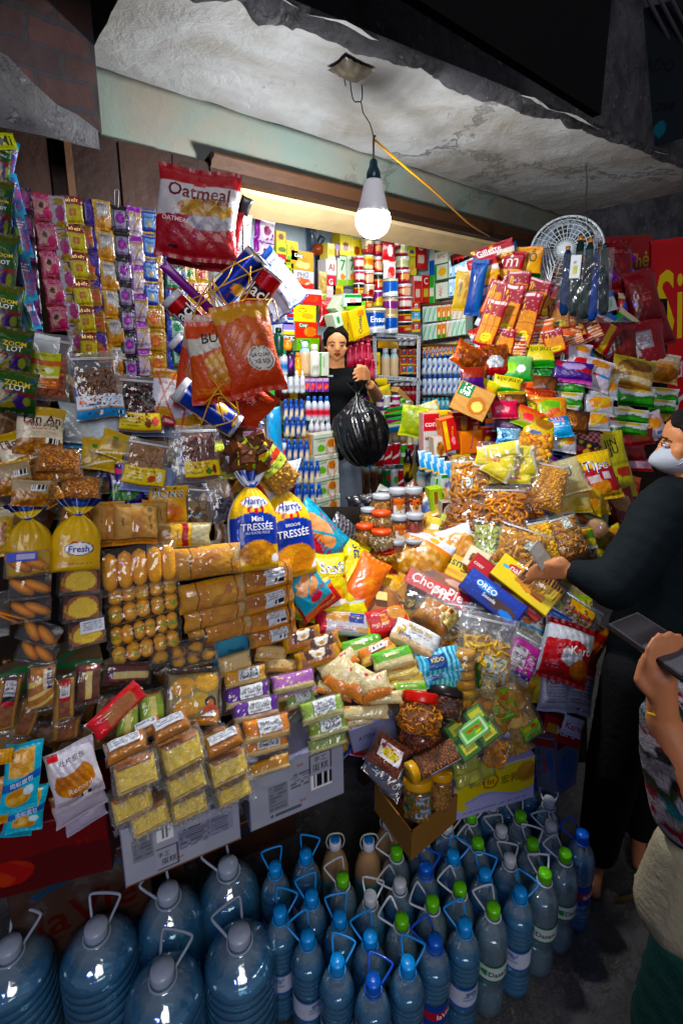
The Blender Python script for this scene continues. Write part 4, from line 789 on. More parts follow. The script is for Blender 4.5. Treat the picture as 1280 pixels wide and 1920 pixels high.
FR = 'g #c89a06 #e0b40a;e .52 .38 .30 .12 #1c2c6a;e .52 .38 .27 .105 #e8e8ec;t Fresh|.51|.375|.42|#1c3a8a;e .42 .49 .06 .02 #c02020;L .2 .8 .1 .14 #2a3a80 1'
NK = 'f #c8a80c;h .45 1 #141c4a;e .5 .7 .2 .12 #3a5ab0'
twistbag(145, 1002, 92, 136, 3, FR, NK, 'yellow bread bag with an oval blue and white emblem, neck tied', 13)
twistbag(55, 1010, 92, 136, -4, 'g #b88c06 #c8a008', NK, 'plain yellow bread bag tied at the neck, left of the emblem one', 11)
bag(6, 1000, 40, 90, 3, 'f #a88a50;n .6 .4 .3 .3 #8a3a1c #c0c040 4;h .85 1 #b0a890', 'packet cut by the left edge beside the yellow bread bags', d=11)
HA = 'f #e8b608;w .64 -.0 #1c3aa0 3;D .0 .0 0 #fff;w .26 .03 #e0ac0c 3;r 0 1 .62 1 #ecbc08;e .5 .55 .46 .13 #1c3aa0;r .1 .9 .3 .56 #1c3aa0;e .5 .2 .37 .15 #c07a2c;n .5 .2 .35 .14 #a8641c #e8b878 11;e .5 .80 .36 .075 #c81c28;e .5 .80 .345 .068 #f4f4f4;v 0 0 #fff;r .3 .36 .68 .73 #c81c28;r .46 .54 .67 .73 #c81c28;r .62 .68 .68 .73 #c81c28;e .86 .13 .1 .05 #f0f0f0;t Harrys|.5|.80|.56|#1c2c8a'
NW = 'f #e0e4ee;e .5 .4 .22 .26 #1c3aa0;k 7 #1c3aa0 .12'
twistbag(472, 962, 90, 212, -3, HA+';t Mini|.5|.60|.24|#f4f4f8;t TRESSÉE|.5|.515|.66|#f4f4f8;t AU SUCRE PERLÉ|.5|.44|.5|#c8d0e8', NW, 'yellow and blue braided bread bag with sugared roll picture, left one', 14, th=.5, neck=.26)
twistbag(536, 972, 92, 220, -7, HA+';e .5 .22 .4 .17 #d08a38;e .36 .26 .18 .09 #e0a050;e .62 .2 .2 .1 #c87a2c;t BRIOCHE|.5|.60|.30|#f4f4f8;t TRESSÉE|.5|.515|.66|#f4f4f8', NW, 'yellow and blue braided bread bag with round bun picture, right one', 11, th=.5, neck=.26)
bag(498, 885, 66, 100, -36, 'f #c8ccd4;h .7 1 #d8a010;n .5 .4 .4 .3 #c89858 #e8d0a0 7;v 0 .1 #c83a20', 'clear packet of nuts behind the gathered bread bag tails', d=6)
def paperbag(px, py, wpx, hpx, roll, label, txt, d=0, win=(.36, .66), lay=0, **k):
 mw, w, h, p = resolve(px, py, wpx, hpx, roll, k.get('n'), d, None, .4); SEED[0] += 1; s = SEED[0]
 root = empty('paper_bread_bag', mw); tag(root, label, 'bread bag')
 S = pillow_S(w, h, min(w, h)*.5, s, seal=.05, pu=4, pv=4, wr=.05, pinch=.02)
 a, b = win; sp = 'f #b89468;n .5 .5 2 2 #b08c60 #c09c70 3;v %g %g #c88a3c;n %g .5 %g .5 #a8682a #e0a860 5;' % (a, b, (a+b)/2, (b-a)/2)
 sp += 'h 0 .12 #c87c10;h .12 .15 #2a1c14;' if not lay else 'v 0 .1 #c87c10;v .1 .13 #2a1c14;' if lay == 1 else ''
 sp += txt
 o = pillow(sp, w, h, min(w, h)*.5, wpx, hpx, 'paper', 'paper_sleeve', root, None, seed=s, seal=.05, pu=4, pv=4, wr=.05, pinch=.02)
 def S3(u, v, sg=1):
  q = S(a+(b-a)*u, .08+.84*v); q = q.copy(); q[:, 2] += .003; return q
 q, f, u, v = sheet(S3, 12, 12); MB().add(q, f, (1, 1, 1)).build('window_film', 'film', root)
 return root
paperbag(203, 982, 60, 86, 2, 'paper bread bag behind at the left of the upright pair', 't Fresh daily|.25|.6|.3|#3a3028|-84', 7)
paperbag(290, 976, 50, 80, 2, 'paper bread bag behind at the right of the upright pair', 't Fresh Daily|.7|.6|.42|#3a3028|-84', 6, win=(.1, .4))
paperbag(255, 982, 84, 78, 1, 'upright paper bread bag in front with a window and round stamp', 't Thang|.18|.55|.2|#3a3028|-80;e .78 .82 .06 .06 #6a5a40;t Fresh daily|.8|.5|.32|#3a3028|-84;e .5 .92 .14 .08 #c8b890', 10)
bag(345, 1030, 140, 26, 0, 'f #9a9488;L .1 .9 .2 .8 #707080 2', 'clear flat wrapper on top of the bread stack', d=4)
def buns(px, py, wpx, hpx, roll, nb, kind, label, d=8, group=None):
 mw, w, h, p = resolve(px, py, wpx, hpx, roll, 'y' if False else None, d, None, .6); SEED[0] += 1; s = SEED[0]; rs = np.random.RandomState(s)
 root = empty('bun_pack', mw); tag(root, label, 'bun pack', group)
 for i in range(nb):
  mb = MB(); cx = (i+.5)/nb*w-w/2; rw = w/nb*.53; V, f = ICO[0], ICO[1]
  S = lambda q: q
  n_, m_ = 16, 12; U, Vv = np.meshgrid(np.linspace(0, 2*math.pi, n_, endpoint=False), np.linspace(-1, 1, m_))
  if kind == 'long':
   prof = np.clip(1-np.abs(Vv)**4, 0, 1)**.5; X = cx+rw*np.cos(U)*prof; Y = Vv*h*.47; Z = rw*1.0*np.sin(U)*prof
  else:
   prof = np.clip(1-np.abs(Vv)**2.6, 0, 1)**.5*(1-.16*np.exp(-(Vv*4)**2)); X = cx+rw*np.cos(U)*prof; Y = Vv*h*.52; Z = rw*1.05*np.sin(U)*prof
  Z += rs.uniform(-.003, .003); v = np.stack([X, Y, Z], -1).reshape(-1, 3); v[:, :2] += rs.uniform(-.0015, .0015, 2)
  f = [(j*n_+a, j*n_+(a+1) % n_, (j+1)*n_+(a+1) % n_, (j+1)*n_+a) for j in range(m_-1) for a in range(n_)]
  t = (Z/rw+1)/2; cc = lin('#f4bc70')[None]*(1-.0*t.ravel()[:, None])*.5+lin('#e09a50')[None]*.5
  cc = cc*(1+.25*(vn(X.ravel()*300, Y.ravel()*300)[:, None]-.5))
  if kind != 'long':
   g_ = (np.abs(Y.ravel()) < h*.17) & (vn(X.ravel()*500+s, Y.ravel()*500) > .62) & (Z.ravel() > 0) & (abs(X.ravel()-cx) < rw*.7); cc[g_] = lin('#6a9a1c')
  mb.add(v, f, cc); mb.build('bun', 'food', root)
 S = pillow_S(w*1.1, h*1.16, w/nb*1.15, s, seal=.03, pu=8, pv=3, wr=.10, pinch=0); mb = MB()
 for sg in (1, -1):
  q, f, u, v = sheet(S, 34, 20, sg); mb.add(q, f, (1, 1, 1))
 mb.build('clear_wrapper', 'film', root); return root
buns(262, 1064, 138, 76, -4, 5, 'long', 'top pack of five long buns in clear film', d=10)
for k, (x, y, w, h, nb) in enumerate([(268, 1108, 132, 30, 5), (270, 1140, 132, 34, 5), (272, 1178, 132, 34, 6), (276, 1214, 130, 34, 5)]):
 buns(x, y, w, h, -6-k, nb, 'b', ['first row of small scallion buns, right under the long buns', 'second row of scallion buns below the long buns', 'third row of scallion buns below the long buns', 'lowest row of scallion buns above the dark cookie trays'][k], d=9-k)
def tray(px, py, wpx, hpx, roll, kind, label, d=8, lab=None, group=None):
 mw, w, h, p = resolve(px, py, wpx, hpx, roll, None, d, None, .6); SEED[0] += 1; s = SEED[0]; rs = np.random.RandomState(s)
 root = empty('clear_tray', mw); tag(root, label, 'bread tray', group); dp = .06
 if kind == 'slice':
  mb = MB(); S = lambda u, v, sg=1: np.stack([(u-.5)*w*.84, -h*.4+v*h*.8*(.62+.38*np.clip(1-np.abs(2*u-1)**2.2, 0, 1)**.5), sg*dp*.4+0*u], -1)
  for sg in (1, -1):
   q, f, u, v = sheet(S, 24, 14, sg); c, _ = paint('f #8a4a1c;e .5 .46 .46 .44 #d8bc70;n .5 .46 .44 .42 #d0b060 #e0c880 14', u, v, h/w, s); mb.add(q, f, c)
  e = [0, 0]; us = np.linspace(0, 1, 25); a = S(us, us*0+1, 1); b = S(us, us*0+1, -1); mb.add(np.vstack([a, b]), cidx(24, 1), lin('#7a3c14')); mb.build('bread_slice', 'food', root)
 elif kind == 'mini':
  for i in range(2):
   mb = MB(); scatter(mb, lambda u, v: np.stack([(u-.5)*0+(i-.5)*w*.42, 0*u, 0*u], -1), 'nut', 1, 1, ['#b8702c'], s, .5, .5, .5, .5)
   V = ICO[0]*np.array([w*.15, h*.62, .03]); a = .95+.15*i; V = V@np.array([[math.cos(a), math.sin(a), 0], [-math.sin(a), math.cos(a), 0], [0, 0, 1]]); V[:, 0] += (i-.5)*w*.36
   cc = lin('#c88038')*(1+.3*(ICO[0][:, 2:3])); MB().add(V, ICO[1], np.clip(cc, 0, 1)).build('bread_roll', 'food', root)
 elif kind == 'cookie':
  base, tx, _ = boxmb(w*.98, h*.9, dp*.4, 'f #101418', 10, 10); base.build('black_insert', 'plas', root).location = (0, 0, -dp*.2)
  for i in range(3):
   V = ICO[0]*np.array([w*.15, h*.36, .02]); V[:, 0] += (i-1)*w*.31; V[:, 2] += .01; cc = np.tile(lin('#c89858'), (len(V), 1)); cc[rs.rand(len(V)) > .82] = lin('#3a1c10'); MB().add(V, ICO[1], cc).build('cookie', 'food', root)
 mb, _, S = boxmb(w, h, dp*1.1, 'f white', 8, 8, bev=.008); mb.build('clear_lid', 'hard', root, smooth=False)
 mb = MB(); [tube([(-w/2, sy*h/2, 0), (w/2, sy*h/2, 0)], .0025, 5, (.8, .8, .8), mb) for sy in (-1, 1)]; mb.build('rim', 'hard', root)
 if lab: sticker(lab[0], boxS(w, h, dp*.56), *lab[1:5], wpx, hpx, w, h, root)
 return root
tray(148, 1085, 74, 56, 3, 'slice', 'clear tray with a round topped bread slice, highest of the slice trays', 11)
tray(152, 1136, 72, 54, 2, 'slice', 'clear tray with a bread slice, middle of the slice trays', 10)
tray(160, 1184, 70, 50, -4, 'slice', 'lowest bread slice tray with a white price label', 10, lab=('f #c8ccd4;L .1 .9 .1 .9 #3a3a48 4', .3, .95, .5, .95))
for x, y, w, h, a, l, d in [(50, 1056, 84, 46, 2, 'highest clear tray of brown rolls at the left', 12), (56, 1100, 78, 44, 3, 'second clear tray of brown rolls at the left', 11), (58, 1142, 74, 44, 3, 'third clear tray of brown rolls at the left', 10), (74, 1186, 72, 44, 30, 'tilted clear tray of brown rolls, fourth in the left stack', 9), (70, 1222, 70, 42, 24, 'lowest clear tray of brown rolls at the left', 8), (4, 1150, 30, 80, 0, 'clear tray of brown rolls cut by the left edge', 8)]:
 tray(x, y, w, h, a, 'mini', l, d, lab=('f #3a50b8;r .3 .95 .2 .8 #a8a8c8', .05, .7, .6, .95) if 'highest' in l else None)
tray(333, 1222, 110, 34, -6, 'cookie', 'black tray of raisin cookies under the scallion buns', 9)
tray(362, 1232, 90, 30, -6, 'cookie', 'second black cookie tray, in front to the right', 11)
for k, (x, y, w, h, a, l) in enumerate([(388, 1052, 132, 62, -2, 'twisted loaf in paper sleeve at the top of the middle stack'), (400, 1112, 128, 56, -4, 'second twisted loaf in paper in the middle stack'), (404, 1150, 120, 44, -5, 'third loaf in paper in the middle stack'), (414, 1180, 126, 46, -4, 'lowest twisted loaf in paper in the middle stack')]):
 wrapped(x, y, w, h, a, 'f #cc9a58;v 0 .22 #c89a68;v .22 .36 #c87c10;v .22 .245 #2a1c14;v .84 .95 #c87c10;v .82 .84 #2a1c14;v .95 1 #b89468;n .6 .62 .24 .26 #b0641c #e8b868 4;n .55 .3 .26 .2 #b87830 #d8a868 5;r .86 .97 .4 .9 #c0a884', l, 'paper wrapped loaf', 'paper_wrapped_loaf', th=.7, d=10-k, boxy=False, bk=.98, hh=.96)
for k, (x, y, w, h, a) in enumerate([(498, 1082, 104, 50, -6), (500, 1122, 104, 46, -6), (506, 1158, 100, 42, -6), (512, 1188, 94, 38, -6)]):
 wrapped(x, y, w, h, a, 'f #c8823a;n .4 .6 .4 .3 #a0602a #c88a48 4;h .88 1 #b08a5c;h 0 .14 #a87c4c;v .82 1 #c07a1c;v .82 .845 #2a1c14;v 0 .08 #a08058', ['top', 'second', 'third', 'lowest'][k]+' brown loaf with a white barcode label in the stack under the braided bread bags', 'paper wrapped loaf', 'paper_wrapped_loaf', th=.7, d=11-k, boxy=True, bk=.98, hh=.96, lab=('f #c8ccd4;L .08 .92 .45 .92 #5a5a66 3;B .5 .95 .05 .4', .38, .74, .22, .80))
box(436, 1216, 74, 56, -3, 'g #2a5a78 #4a86a0;t Nestlé|.6|.44|.42|#1c3a4a;t Stars|.68|.22|.36|#1c3a4a;v .94 1 #2a4a5a', 'grey blue carton edge standing behind the small cakes', 'carton', 'carton', dep=.1, d=3)
box(96, 1250, 210, 70, -14, 'f #4a3a24;D .9 .5 .08 #0c5a2c;D -.9 .5 .1 #0c5a2c;D .9 1.2 .1 #0c5a2c;h .85 1 #3a2c1c', 'brown carton with green zigzag print behind the red tipped cakes', 'carton', 'carton', dep=.15, d=0, side='#4a3a24')
# ---------------------------------------------------------------- front row, left: small cakes
RC = 'f #5a3020;v .36 .62 #cfc08c;v .3 .36 #7a4a34;h .84 1 #680c1c;h 0 .1 #680c1c;L .35 .65 .88 .96 #c8a040 1'
wrapped(164, 1280, 52, 86, 3, RC, 'brown and cream layered cake with dark red ends, standing', th=.5, d=9)
wrapped(240, 1262, 92, 46, 10, 'f #582a28;h .3 .62 #cdbf90;h .24 .3 #8a5a44;v 0 .12 #5a1020;h .9 1 #40182a', 'brown and cream layered cake lying on its side', th=.5, d=8)
wrapped(220, 1330, 40, 128, 46, 'g #c01420 #c01420;r .2 .8 .28 .84 #a8765a;L .25 .75 .08 .2 #f0d0d0 3;r .3 .7 .1 .2 #d83a40;h .88 1 #b0141c', 'long cake in a bright red sleeve lying diagonally', th=.4, d=13, bk=.98, hh=.98)
for x, y, w, h, a, l, d in [(284, 1325, 52, 66, -6, 'green and cream layered cake, right one of the pair', 11), (240, 1350, 44, 70, 4, 'green and cream layered cake, left one of the pair', 10)]:
 wrapped(x, y, w, h, a, 'f #8aa048;v .36 .62 #d8cc90;v .3 .34 #b8c080;h .86 1 #a87c20', l, th=.5, d=d)
wrapped(78, 1288, 56, 96, 4, 'f #a8682a;n .5 .5 .5 .5 #9a5a24 #c8843c 4;D .3 .72 .07 #e0c890;D .3 .40 .05 #e0c890;D .3 .12 .05 #e0c890', 'rolled sponge cake with white swirls in clear wrap', th=.6, d=12, boxy=False, lab=('f #c8b8a0;v .4 1 #2a3058;L .1 .9 .1 .9 #e8e0d8 6', .52, .84, .52, .9))
for x, y, w, h, a, l, d in [(120, 1310, 44, 96, 2, 'brown long cake in kraft sleeve with a red capped label', 11), (14, 1320, 50, 120, 10, 'brown long cake in kraft sleeve cut by the left edge', 10), (50, 1345, 46, 90, 22, 'dark cake in kraft sleeve behind the blue pack', 7), (124, 1366, 60, 50, 8, 'dark cake under the kraft sleeve cakes', 5)]:
 wrapped(x, y, w, h, a, 'f #a07c4c;v .2 .8 #7a4420;n .5 .5 .3 .4 #6a3618 #9a5c2c 4;h 0 .08 #a88858', l, th=.5, d=d, boxy=True, lab=('f #c8c8cc;h .78 1 #b01828;h 0 .2 #b01828;L .2 .8 .25 .75 #5a4438 4' if 'red' in l else 'f #b8b8c0;h 0 .2 #b01828;h .2 .4 #20202a;L .1 .9 .4 .9 #3a3a4a 3', .28, .72, .5, .9) if d > 9 else None)
MS = 'f #c8c4cc;w .16 .0 #a8a0a8 3;e .5 .44 .40 .28 #b06828;n .5 .42 .38 .26 #a86028 #d89850 4;r .04 .26 .86 .97 #c01c28;e .42 .72 .34 .14 #d0ccd4;t 吐片面包|.52|.80|.52|#181820;t Record|.56|.28|.5|#e0d0c0;B .52 .74 .04 .16'
bag(140, 1450, 104, 108, -14, MS, 'white and brown toast bread bag with dark characters and red corner', 'bread bag', 'toast_bag', d=14, th=.35, wr=.08)
bag(148, 1500, 112, 60, -16, 'f #a49ca8;h .7 1 #7a5a48', 'second toast bag squashed under the first', 'bread bag', 'toast_bag', d=10)
bag(160, 1530, 90, 36, -18, 'f #9a94a4', 'third toast bag corner over the red carton', 'bread bag', 'toast_bag', d=8)
CY = 'f #2aa8c4;r .12 .80 .52 .92 #d8b070;n .46 .72 .32 .2 #b87a38 #f0d8a0 4;e .46 .22 .34 .14 #c89a60;n .46 .22 .3 .12 #b88040 #e0c890 4;D .18 .44 .06 #1c5aa8;t 肉松面包|.5|.44|.6|#e0f0f8|12;e .72 .3 .14 .07 #c8e0e8'
bag(42, 1455, 74, 132, 6, CY, 'turquoise bread packet with two bread windows and blue band', 'bread packet', 'bread_packet', d=16, th=.3)
bag(52, 1515, 70, 90, 10, CY, 'turquoise bread packet underneath, its lower end showing', 'bread packet', 'bread_packet', d=12, th=.3)
bag(36, 1545, 60, 50, 16, 'f #1c8aa4', 'lowest turquoise packet corner', 'bread packet', 'bread_packet', d=9, th=.3)
bag(8, 1418, 34, 30, 10, 'f #d89a10;V 8 #c88408', 'yellow ribbed packet corner at the left edge', d=17)
bag(6, 1500, 30, 90, 0, 'f #b88410;n .5 .5 .5 .5 #a86a10 #c89a20 4', 'amber packet cut by the left edge under the yellow corner', d=9)
def sponge(px, py, wpx, hpx, roll, label, d=12, top=True, lab=True, n=None):
 mw, w, h, p = resolve(px, py, wpx, hpx, roll, n, d, None, .45); SEED[0] += 1; s = SEED[0]
 root = empty('sponge_cake', mw); tag(root, label, 'sponge cake'); a = nrm([-.15, -.45, .88])
 sp = 'f #f0d270;n .5 .5 2 2 #ecca68 #f4dc84 7'
 mb, _, _ = boxmb(w*.86, h*.8, .07, sp+(';h .93 1 #8a5020;h 0 .04 #9a6028'), wpx, hpx, '#ecca68', s, bev=.006, top='#b87030')
 mb.build('cake', 'food', root)
 S = pillow_S(w*1.08, h*1.12, .094, s, seal=.04, pu=7, pv=5, wr=.3, pinch=0); mb = MB()
 for sg in (1, -1):
  q, f, u, v = sheet(S, 24, 18, sg); mb.add(q, f, (1, 1, 1))
 rs_ = np.random.RandomState(s)      # crumpled seam flap
 fl = lambda u, v, sg=1: np.stack([(u-.5)*w*1.1, -h*.52-v*h*.16, .02+.02*np.sin(u*17+s)*v+.01*np.sin(u*41+s)], -1)
 q, f, u, v = sheet(fl, 26, 5); mb.add(q, f, (1, 1, 1))
 mb.build('clear_wrapper', 'crinkle', root)
 return root
def spongetop(px, py, wpx, hpx, roll, label, d=13):
 """cake seen from above: brown top with white sticker"""
 return wrapped(px, py, wpx, hpx, roll, 'f #b0702c;n .5 .5 2 2 #a8682a #bc7c38 4', label, 'sponge cake', 'sponge_cake', th=.5, d=d, n=nrm([-.2, -.35, .9]), bk=.9, hh=.86, lab=('f #c8ccd2;r .04 .96 .08 .92 #d0d4da;L .06 .7 .2 .8 #1c1c24 3;L .74 .94 .25 .8 #1c1c24 3', .12, .86, .42, .86))
for x, y, w, h, a, l, d in [(255, 1442, 92, 66, -10, 'front left sponge cake right under its white sticker', 15), (250, 1498, 90, 56, -12, 'pale sponge cake in the middle of the front left stack', 13), (282, 1524, 84, 54, -14, 'lowest sponge cake, drooping over the white carton', 14),
      (338, 1408, 88, 66, -14, 'yellow sponge cake just below the sticker of the middle stack', 14), (346, 1458, 84, 56, -14, 'sponge cake in the middle of the centre stack', 13), (352, 1502, 80, 52, -10, 'lowest sponge cake of the centre stack', 12),
      (424, 1436, 80, 58, -12, 'yellow sponge cake below the right hand sticker', 14), (434, 1478, 74, 46, -12, 'lower sponge cake at the right by the carton corner', 12), (388, 1384, 70, 36, -6, 'sponge cake at the back between the stacks', 9)]:
 sponge(x, y, w, h, a, l, d)
for x, y, w, h, a, l, d in [(237, 1400, 88, 44, -10, 'brown topped sponge cake with white sticker, front left', 18), (320, 1362, 80, 42, -16, 'brown topped sponge cake with white sticker, centre', 17), (378, 1346, 70, 32, 8, 'brown topped sponge cake with white sticker, rear', 13), (420, 1390, 78, 42, -16, 'brown topped sponge cake with white sticker, right', 17), (276, 1366, 60, 34, -12, 'brown topped sponge cake with a tall white sticker, between left and centre', 12)]:
 spongetop(x, y, w, h, a, l, d)
wrapped(362, 1305, 112, 110, 3, 'f #8a7c5a;e .26 .72 .22 .2 #cc9038;e .26 .72 .17 .15 #d8a048;e .26 .72 .07 .06 #c08830;e .72 .78 .24 .2 #d09a40;e .72 .78 .18 .15 #dca850;e .34 .26 .24 .2 #c88c34;e .6 .4 .2 .16 #b8943a;e .82 .34 .12 .14 #1c1414;e .82 .32 .07 .09 #b87858;e .82 .16 .16 .14 #b86a5a', 'clear pouch of round golden biscuits with a small photo on it', 'biscuit pouch', 'biscuit_pouch', th=.28, d=13, lab=None)
def scake(x, y, w, h, a, colr, side, label, txt, d, script=False):
 sp = 'f %s;h 0 .30 %s;h .10 .16 #c8a87c;k 10 %s .03' % (colr, side, side)
 lab = ('f #c8ccd0;t %s|.5|.64|.8|#1c1c24;L .06 .94 .1 .42 #3a3a44 3' % txt, .30, .78, .36, .9) if txt else None
 o = wrapped(x, y, w, h, a, sp, label, 'sandwich cake', 'sandwich_cake', th=.55, d=d, mix=.3, bk=.92, hh=.84, lab=lab)
 return o
VI, GR, ORG, PU = '#6a4a90', '#9ab068', '#d88038', '#b07ab0'
for a in [(460, 1370-0, 92, 50, -6, '#e08c46', '#e0c8a0', 'upper orange topped sandwich cake in the right corner stack', '哈尔小奶', 13), (478, 1360+0, 0, 0, 0, 0, 0, 0, 0, 0)][:0]: scake(*a)
L1 = [(498, 1395, 92, 44, -6, '#d88a50', '#dcc49c', 'lower orange sandwich cake stacked on the carton corner', '哈尔', 13), (500, 1366, 94, 52, -6, '#e0883c', '#dcc49c', 'orange sandwich cake with striped white label', '哈尔小奶', 15),
      (502, 1436, 92, 34, -8, '#c89868', '#dcc49c', 'lowest tan sandwich cake at the front corner', '', 9), (480, 1330, 92, 46, -6, VI, '#c8b89a', 'lower violet sandwich cake with swirl', '哈尔小奶', 13), (464, 1302, 90, 46, -6, VI, '#c8b89a', 'upper violet sandwich cake with swirl', '哈尔小奶', 12),
      (460, 1268, 84, 38, -5, '#d89c4c', '#e0c890', 'pale orange sandwich cake on top of the violet ones', '小奶', 12), (440, 1244, 66, 44, -6, '#d8c098', '#c8a070', 'cream bun pack left of the brown labelled ones', '', 10), (508, 1226, 62, 40, 8, '#d0b488', '#b88a58', 'cream sandwich cake behind the violet topped one', '', 8),
      (528, 1248, 64, 34, 4, '#d4b88c', '#b88a58', 'second cream sandwich cake behind the violet topped one', '', 9), (550, 1278, 86, 42, -10, PU, '#d8c8a0', 'mauve sandwich cake with plum script', '', 13), (556, 1298, 84, 30, -8, '#a888a0', '#c8b48c', 'sandwich cake directly under the mauve one', '', 10),
      (564, 1312, 60, 34, -10, '#8aa068', '#c8d0a0', 'green sandwich cake peeking out at the back', '小奶', 10), (604, 1330, 88, 50, -12, GR, '#c8d0a0', 'light green sandwich cake with striped label', '哈尔小奶', 14), (616, 1362, 84, 44, -12, '#8a9a50', '#d0d4a8', 'olive green sandwich cake under the light green one', '小奶', 13), (614, 1392, 80, 30, -12, '#90a068', '#c8c898', 'lowest green sandwich cake on the carton edge', '', 10)]
for a in sorted(L1, key=lambda q: q[9]): scake(*a)
CW = 'f #a2a4b0;n .5 .5 2 2 #9c9eac #a8aab4 4;'
box(345, 1568, 236, 104, -5, CW+'r .07 .24 .38 .78 #7c8088;L .08 .23 .4 .76 #5a5a64 5;B .27 .42 .56 .84;r .44 .95 .30 .62 #8a8ca0;L .46 .72 .25 .62 #3a3a48 8;L .74 .9 .28 .62 #50505e 8;h .0 .02 #6a4a34;r .26 .44 .06 .46 #2a2430;r .265 .435 .08 .44 #a2a4b0;t 手工|.32|.33|.10|#201c24;t 蛋糕|.36|.2|.13|#201c24;t 易碎|.46|.16|.05|#b83040;L .46 .9 .70 .88 #26262e 1', 'left white carton turned so its print is upside down, holding sponge cakes', 'carton', 'open_carton', dep=.20, d=6, n=nrm([-.25, -1, .05]), side='#84849c')
box(560, 1472, 190, 104, -2, CW+'r .18 .38 .18 .66 #82868e;L .19 .37 .2 .64 #5c5c66 7;L .42 .62 .45 .72 #4a4a56 5;B .64 .86 .30 .56;r .62 .86 .60 .95 #201c24;r .63 .85 .61 .94 #a2a4b0;t 手工|.74|.85|.14|#201c24;t 蛋糕|.74|.70|.18|#201c24;t 易碎|.52|.86|.07|#b02838;t 易碎|.54|.2|.07|#b02838;L .2 .56 .06 .14 #303038 1;h 0 .015 #6a4a34', 'right white carton with a boxed stamp and barcode, holding sandwich cakes', 'carton', 'open_carton', dep=.22, d=4, n=nrm([-.25, -1, .05]), side='#84849c')
box(100, 1600, 220, 120, -8, 'f #600408;w .52 .05 #480508 4;n .12 .35 .2 .2 #8a1c1c #a83c28 4;t 盒利|.78|.80|.16|#8a1c14;t 手工|.78|.58|.16|#8a1c14', 'dark red carton at the lower left under the turquoise packets', 'carton', 'carton', dep=.22, d=2, n=nrm([-.45, -1, .05]))
LV = 'f #3c2a22;D -.0 .78 .0 #1c3a5a;e .5 .80 .36 .10 #1c3a56;e .56 .74 .38 .10 #3c2a22;t laVie|.52|.42|.74|#45140f;t NƯỚC KHOÁNG THIÊN NHIÊN|.55|.17|.7|#2a1c18'
box(160, 1690, 280, 140, -8, LV, 'brown water carton with big dim red lettering at the lower left', 'carton', 'water_carton', dep=.25, d=0, t=onY(160, 1690, 1.20), n=nrm([-.25, -1, .0]))
box(468, 1600, 200, 120, -3, LV, 'brown water carton with red lettering under the right white carton', 'carton', 'water_carton', dep=.2, d=0, t=onY(468, 1600, 1.25), n=nrm([-.25, -1, .0]))
# ---------------------------------------------------------------- tables and cloth under the goods
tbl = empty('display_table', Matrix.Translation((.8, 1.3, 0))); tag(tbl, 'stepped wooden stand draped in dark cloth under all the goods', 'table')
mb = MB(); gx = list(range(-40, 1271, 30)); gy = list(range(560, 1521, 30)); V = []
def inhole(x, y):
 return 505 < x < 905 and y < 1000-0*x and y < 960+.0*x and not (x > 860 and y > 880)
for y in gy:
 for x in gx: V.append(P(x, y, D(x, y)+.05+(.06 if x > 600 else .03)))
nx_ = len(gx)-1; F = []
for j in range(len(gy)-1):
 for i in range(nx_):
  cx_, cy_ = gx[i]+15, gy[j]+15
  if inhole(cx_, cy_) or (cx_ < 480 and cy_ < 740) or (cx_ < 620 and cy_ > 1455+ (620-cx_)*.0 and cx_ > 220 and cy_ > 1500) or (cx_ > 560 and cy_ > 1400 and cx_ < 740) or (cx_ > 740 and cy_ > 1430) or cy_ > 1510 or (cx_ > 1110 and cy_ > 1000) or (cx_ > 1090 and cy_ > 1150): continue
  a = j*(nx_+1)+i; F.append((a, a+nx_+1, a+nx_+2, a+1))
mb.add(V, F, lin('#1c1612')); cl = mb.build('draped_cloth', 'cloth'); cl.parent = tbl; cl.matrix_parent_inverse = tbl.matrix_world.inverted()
so = cl.modifiers.new('thick', 'SOLIDIFY'); so.thickness = .006
def tpart(o): o.parent = tbl; o.matrix_parent_inverse = tbl.matrix_world.inverted(); return o
bw = lin('#3a281a')
tpart(cub('shelf', 'wood', -.6, .78, 1.28, 1.52, .60, .625, bw)); tpart(cub('shelf', 'wood', -.6, .78, 1.30, 1.52, .86, .885, bw)); tpart(cub('shelf', 'wood', .3, 1.15, 1.10, 1.5, .40, .425, bw)); tpart(cub('shelf', 'wood', 1.0, 1.9, .98, 1.5, .34, .365, bw))
for x, y in ((-.55, 1.32), (.3, 1.30), (.35, 1.2), (1.1, 1.2), (1.12, 1.06), (1.85, 1.06), (1.85, 1.45)): tpart(cub('leg', 'wood', x, x+.04, y, y+.04, .001, .40 if x > .3 else .60, bw))
# ---------------------------------------------------------------- the middle heap
CH1 = 'f #2a98b4;h .0 .14 #d85a18;n .45 .62 .34 .2 #c88a60 #e8c0a0 4;D .8 .6 .03 #2a98b4;t BIM BIM|.5|.9|.4|#c02030;t HÀNH ĐỎ|.62|.42|.6|#b02838;n .5 .3 .2 .08 #c03040 #d06060 3;r .8 .95 .05 .13 #b01c28'
bag(592, 1008, 116, 92, 35, CH1, 'turquoise chip bag with red lettering beside the right braided bread bag', 'chip bag', 'chip_bag', d=6, th=.4)
bag(610, 1046, 84, 40, 10, 'f #d84818;n .5 .5 .4 .4 #e07020 #f09850 4;h 0 .2 #b81c1c', 'orange and red bag behind the yellow puff bags', 'chip bag', 'chip_bag', d=2)
bag(645, 1000, 66, 50, 30, 'f #8a8a90;V 16 #3c3c44 3', 'crumpled silver sheet of foil behind the chip bags', 'foil sheet', 'foil_sheet', d=-4, mat='metfoil', wr=.2)
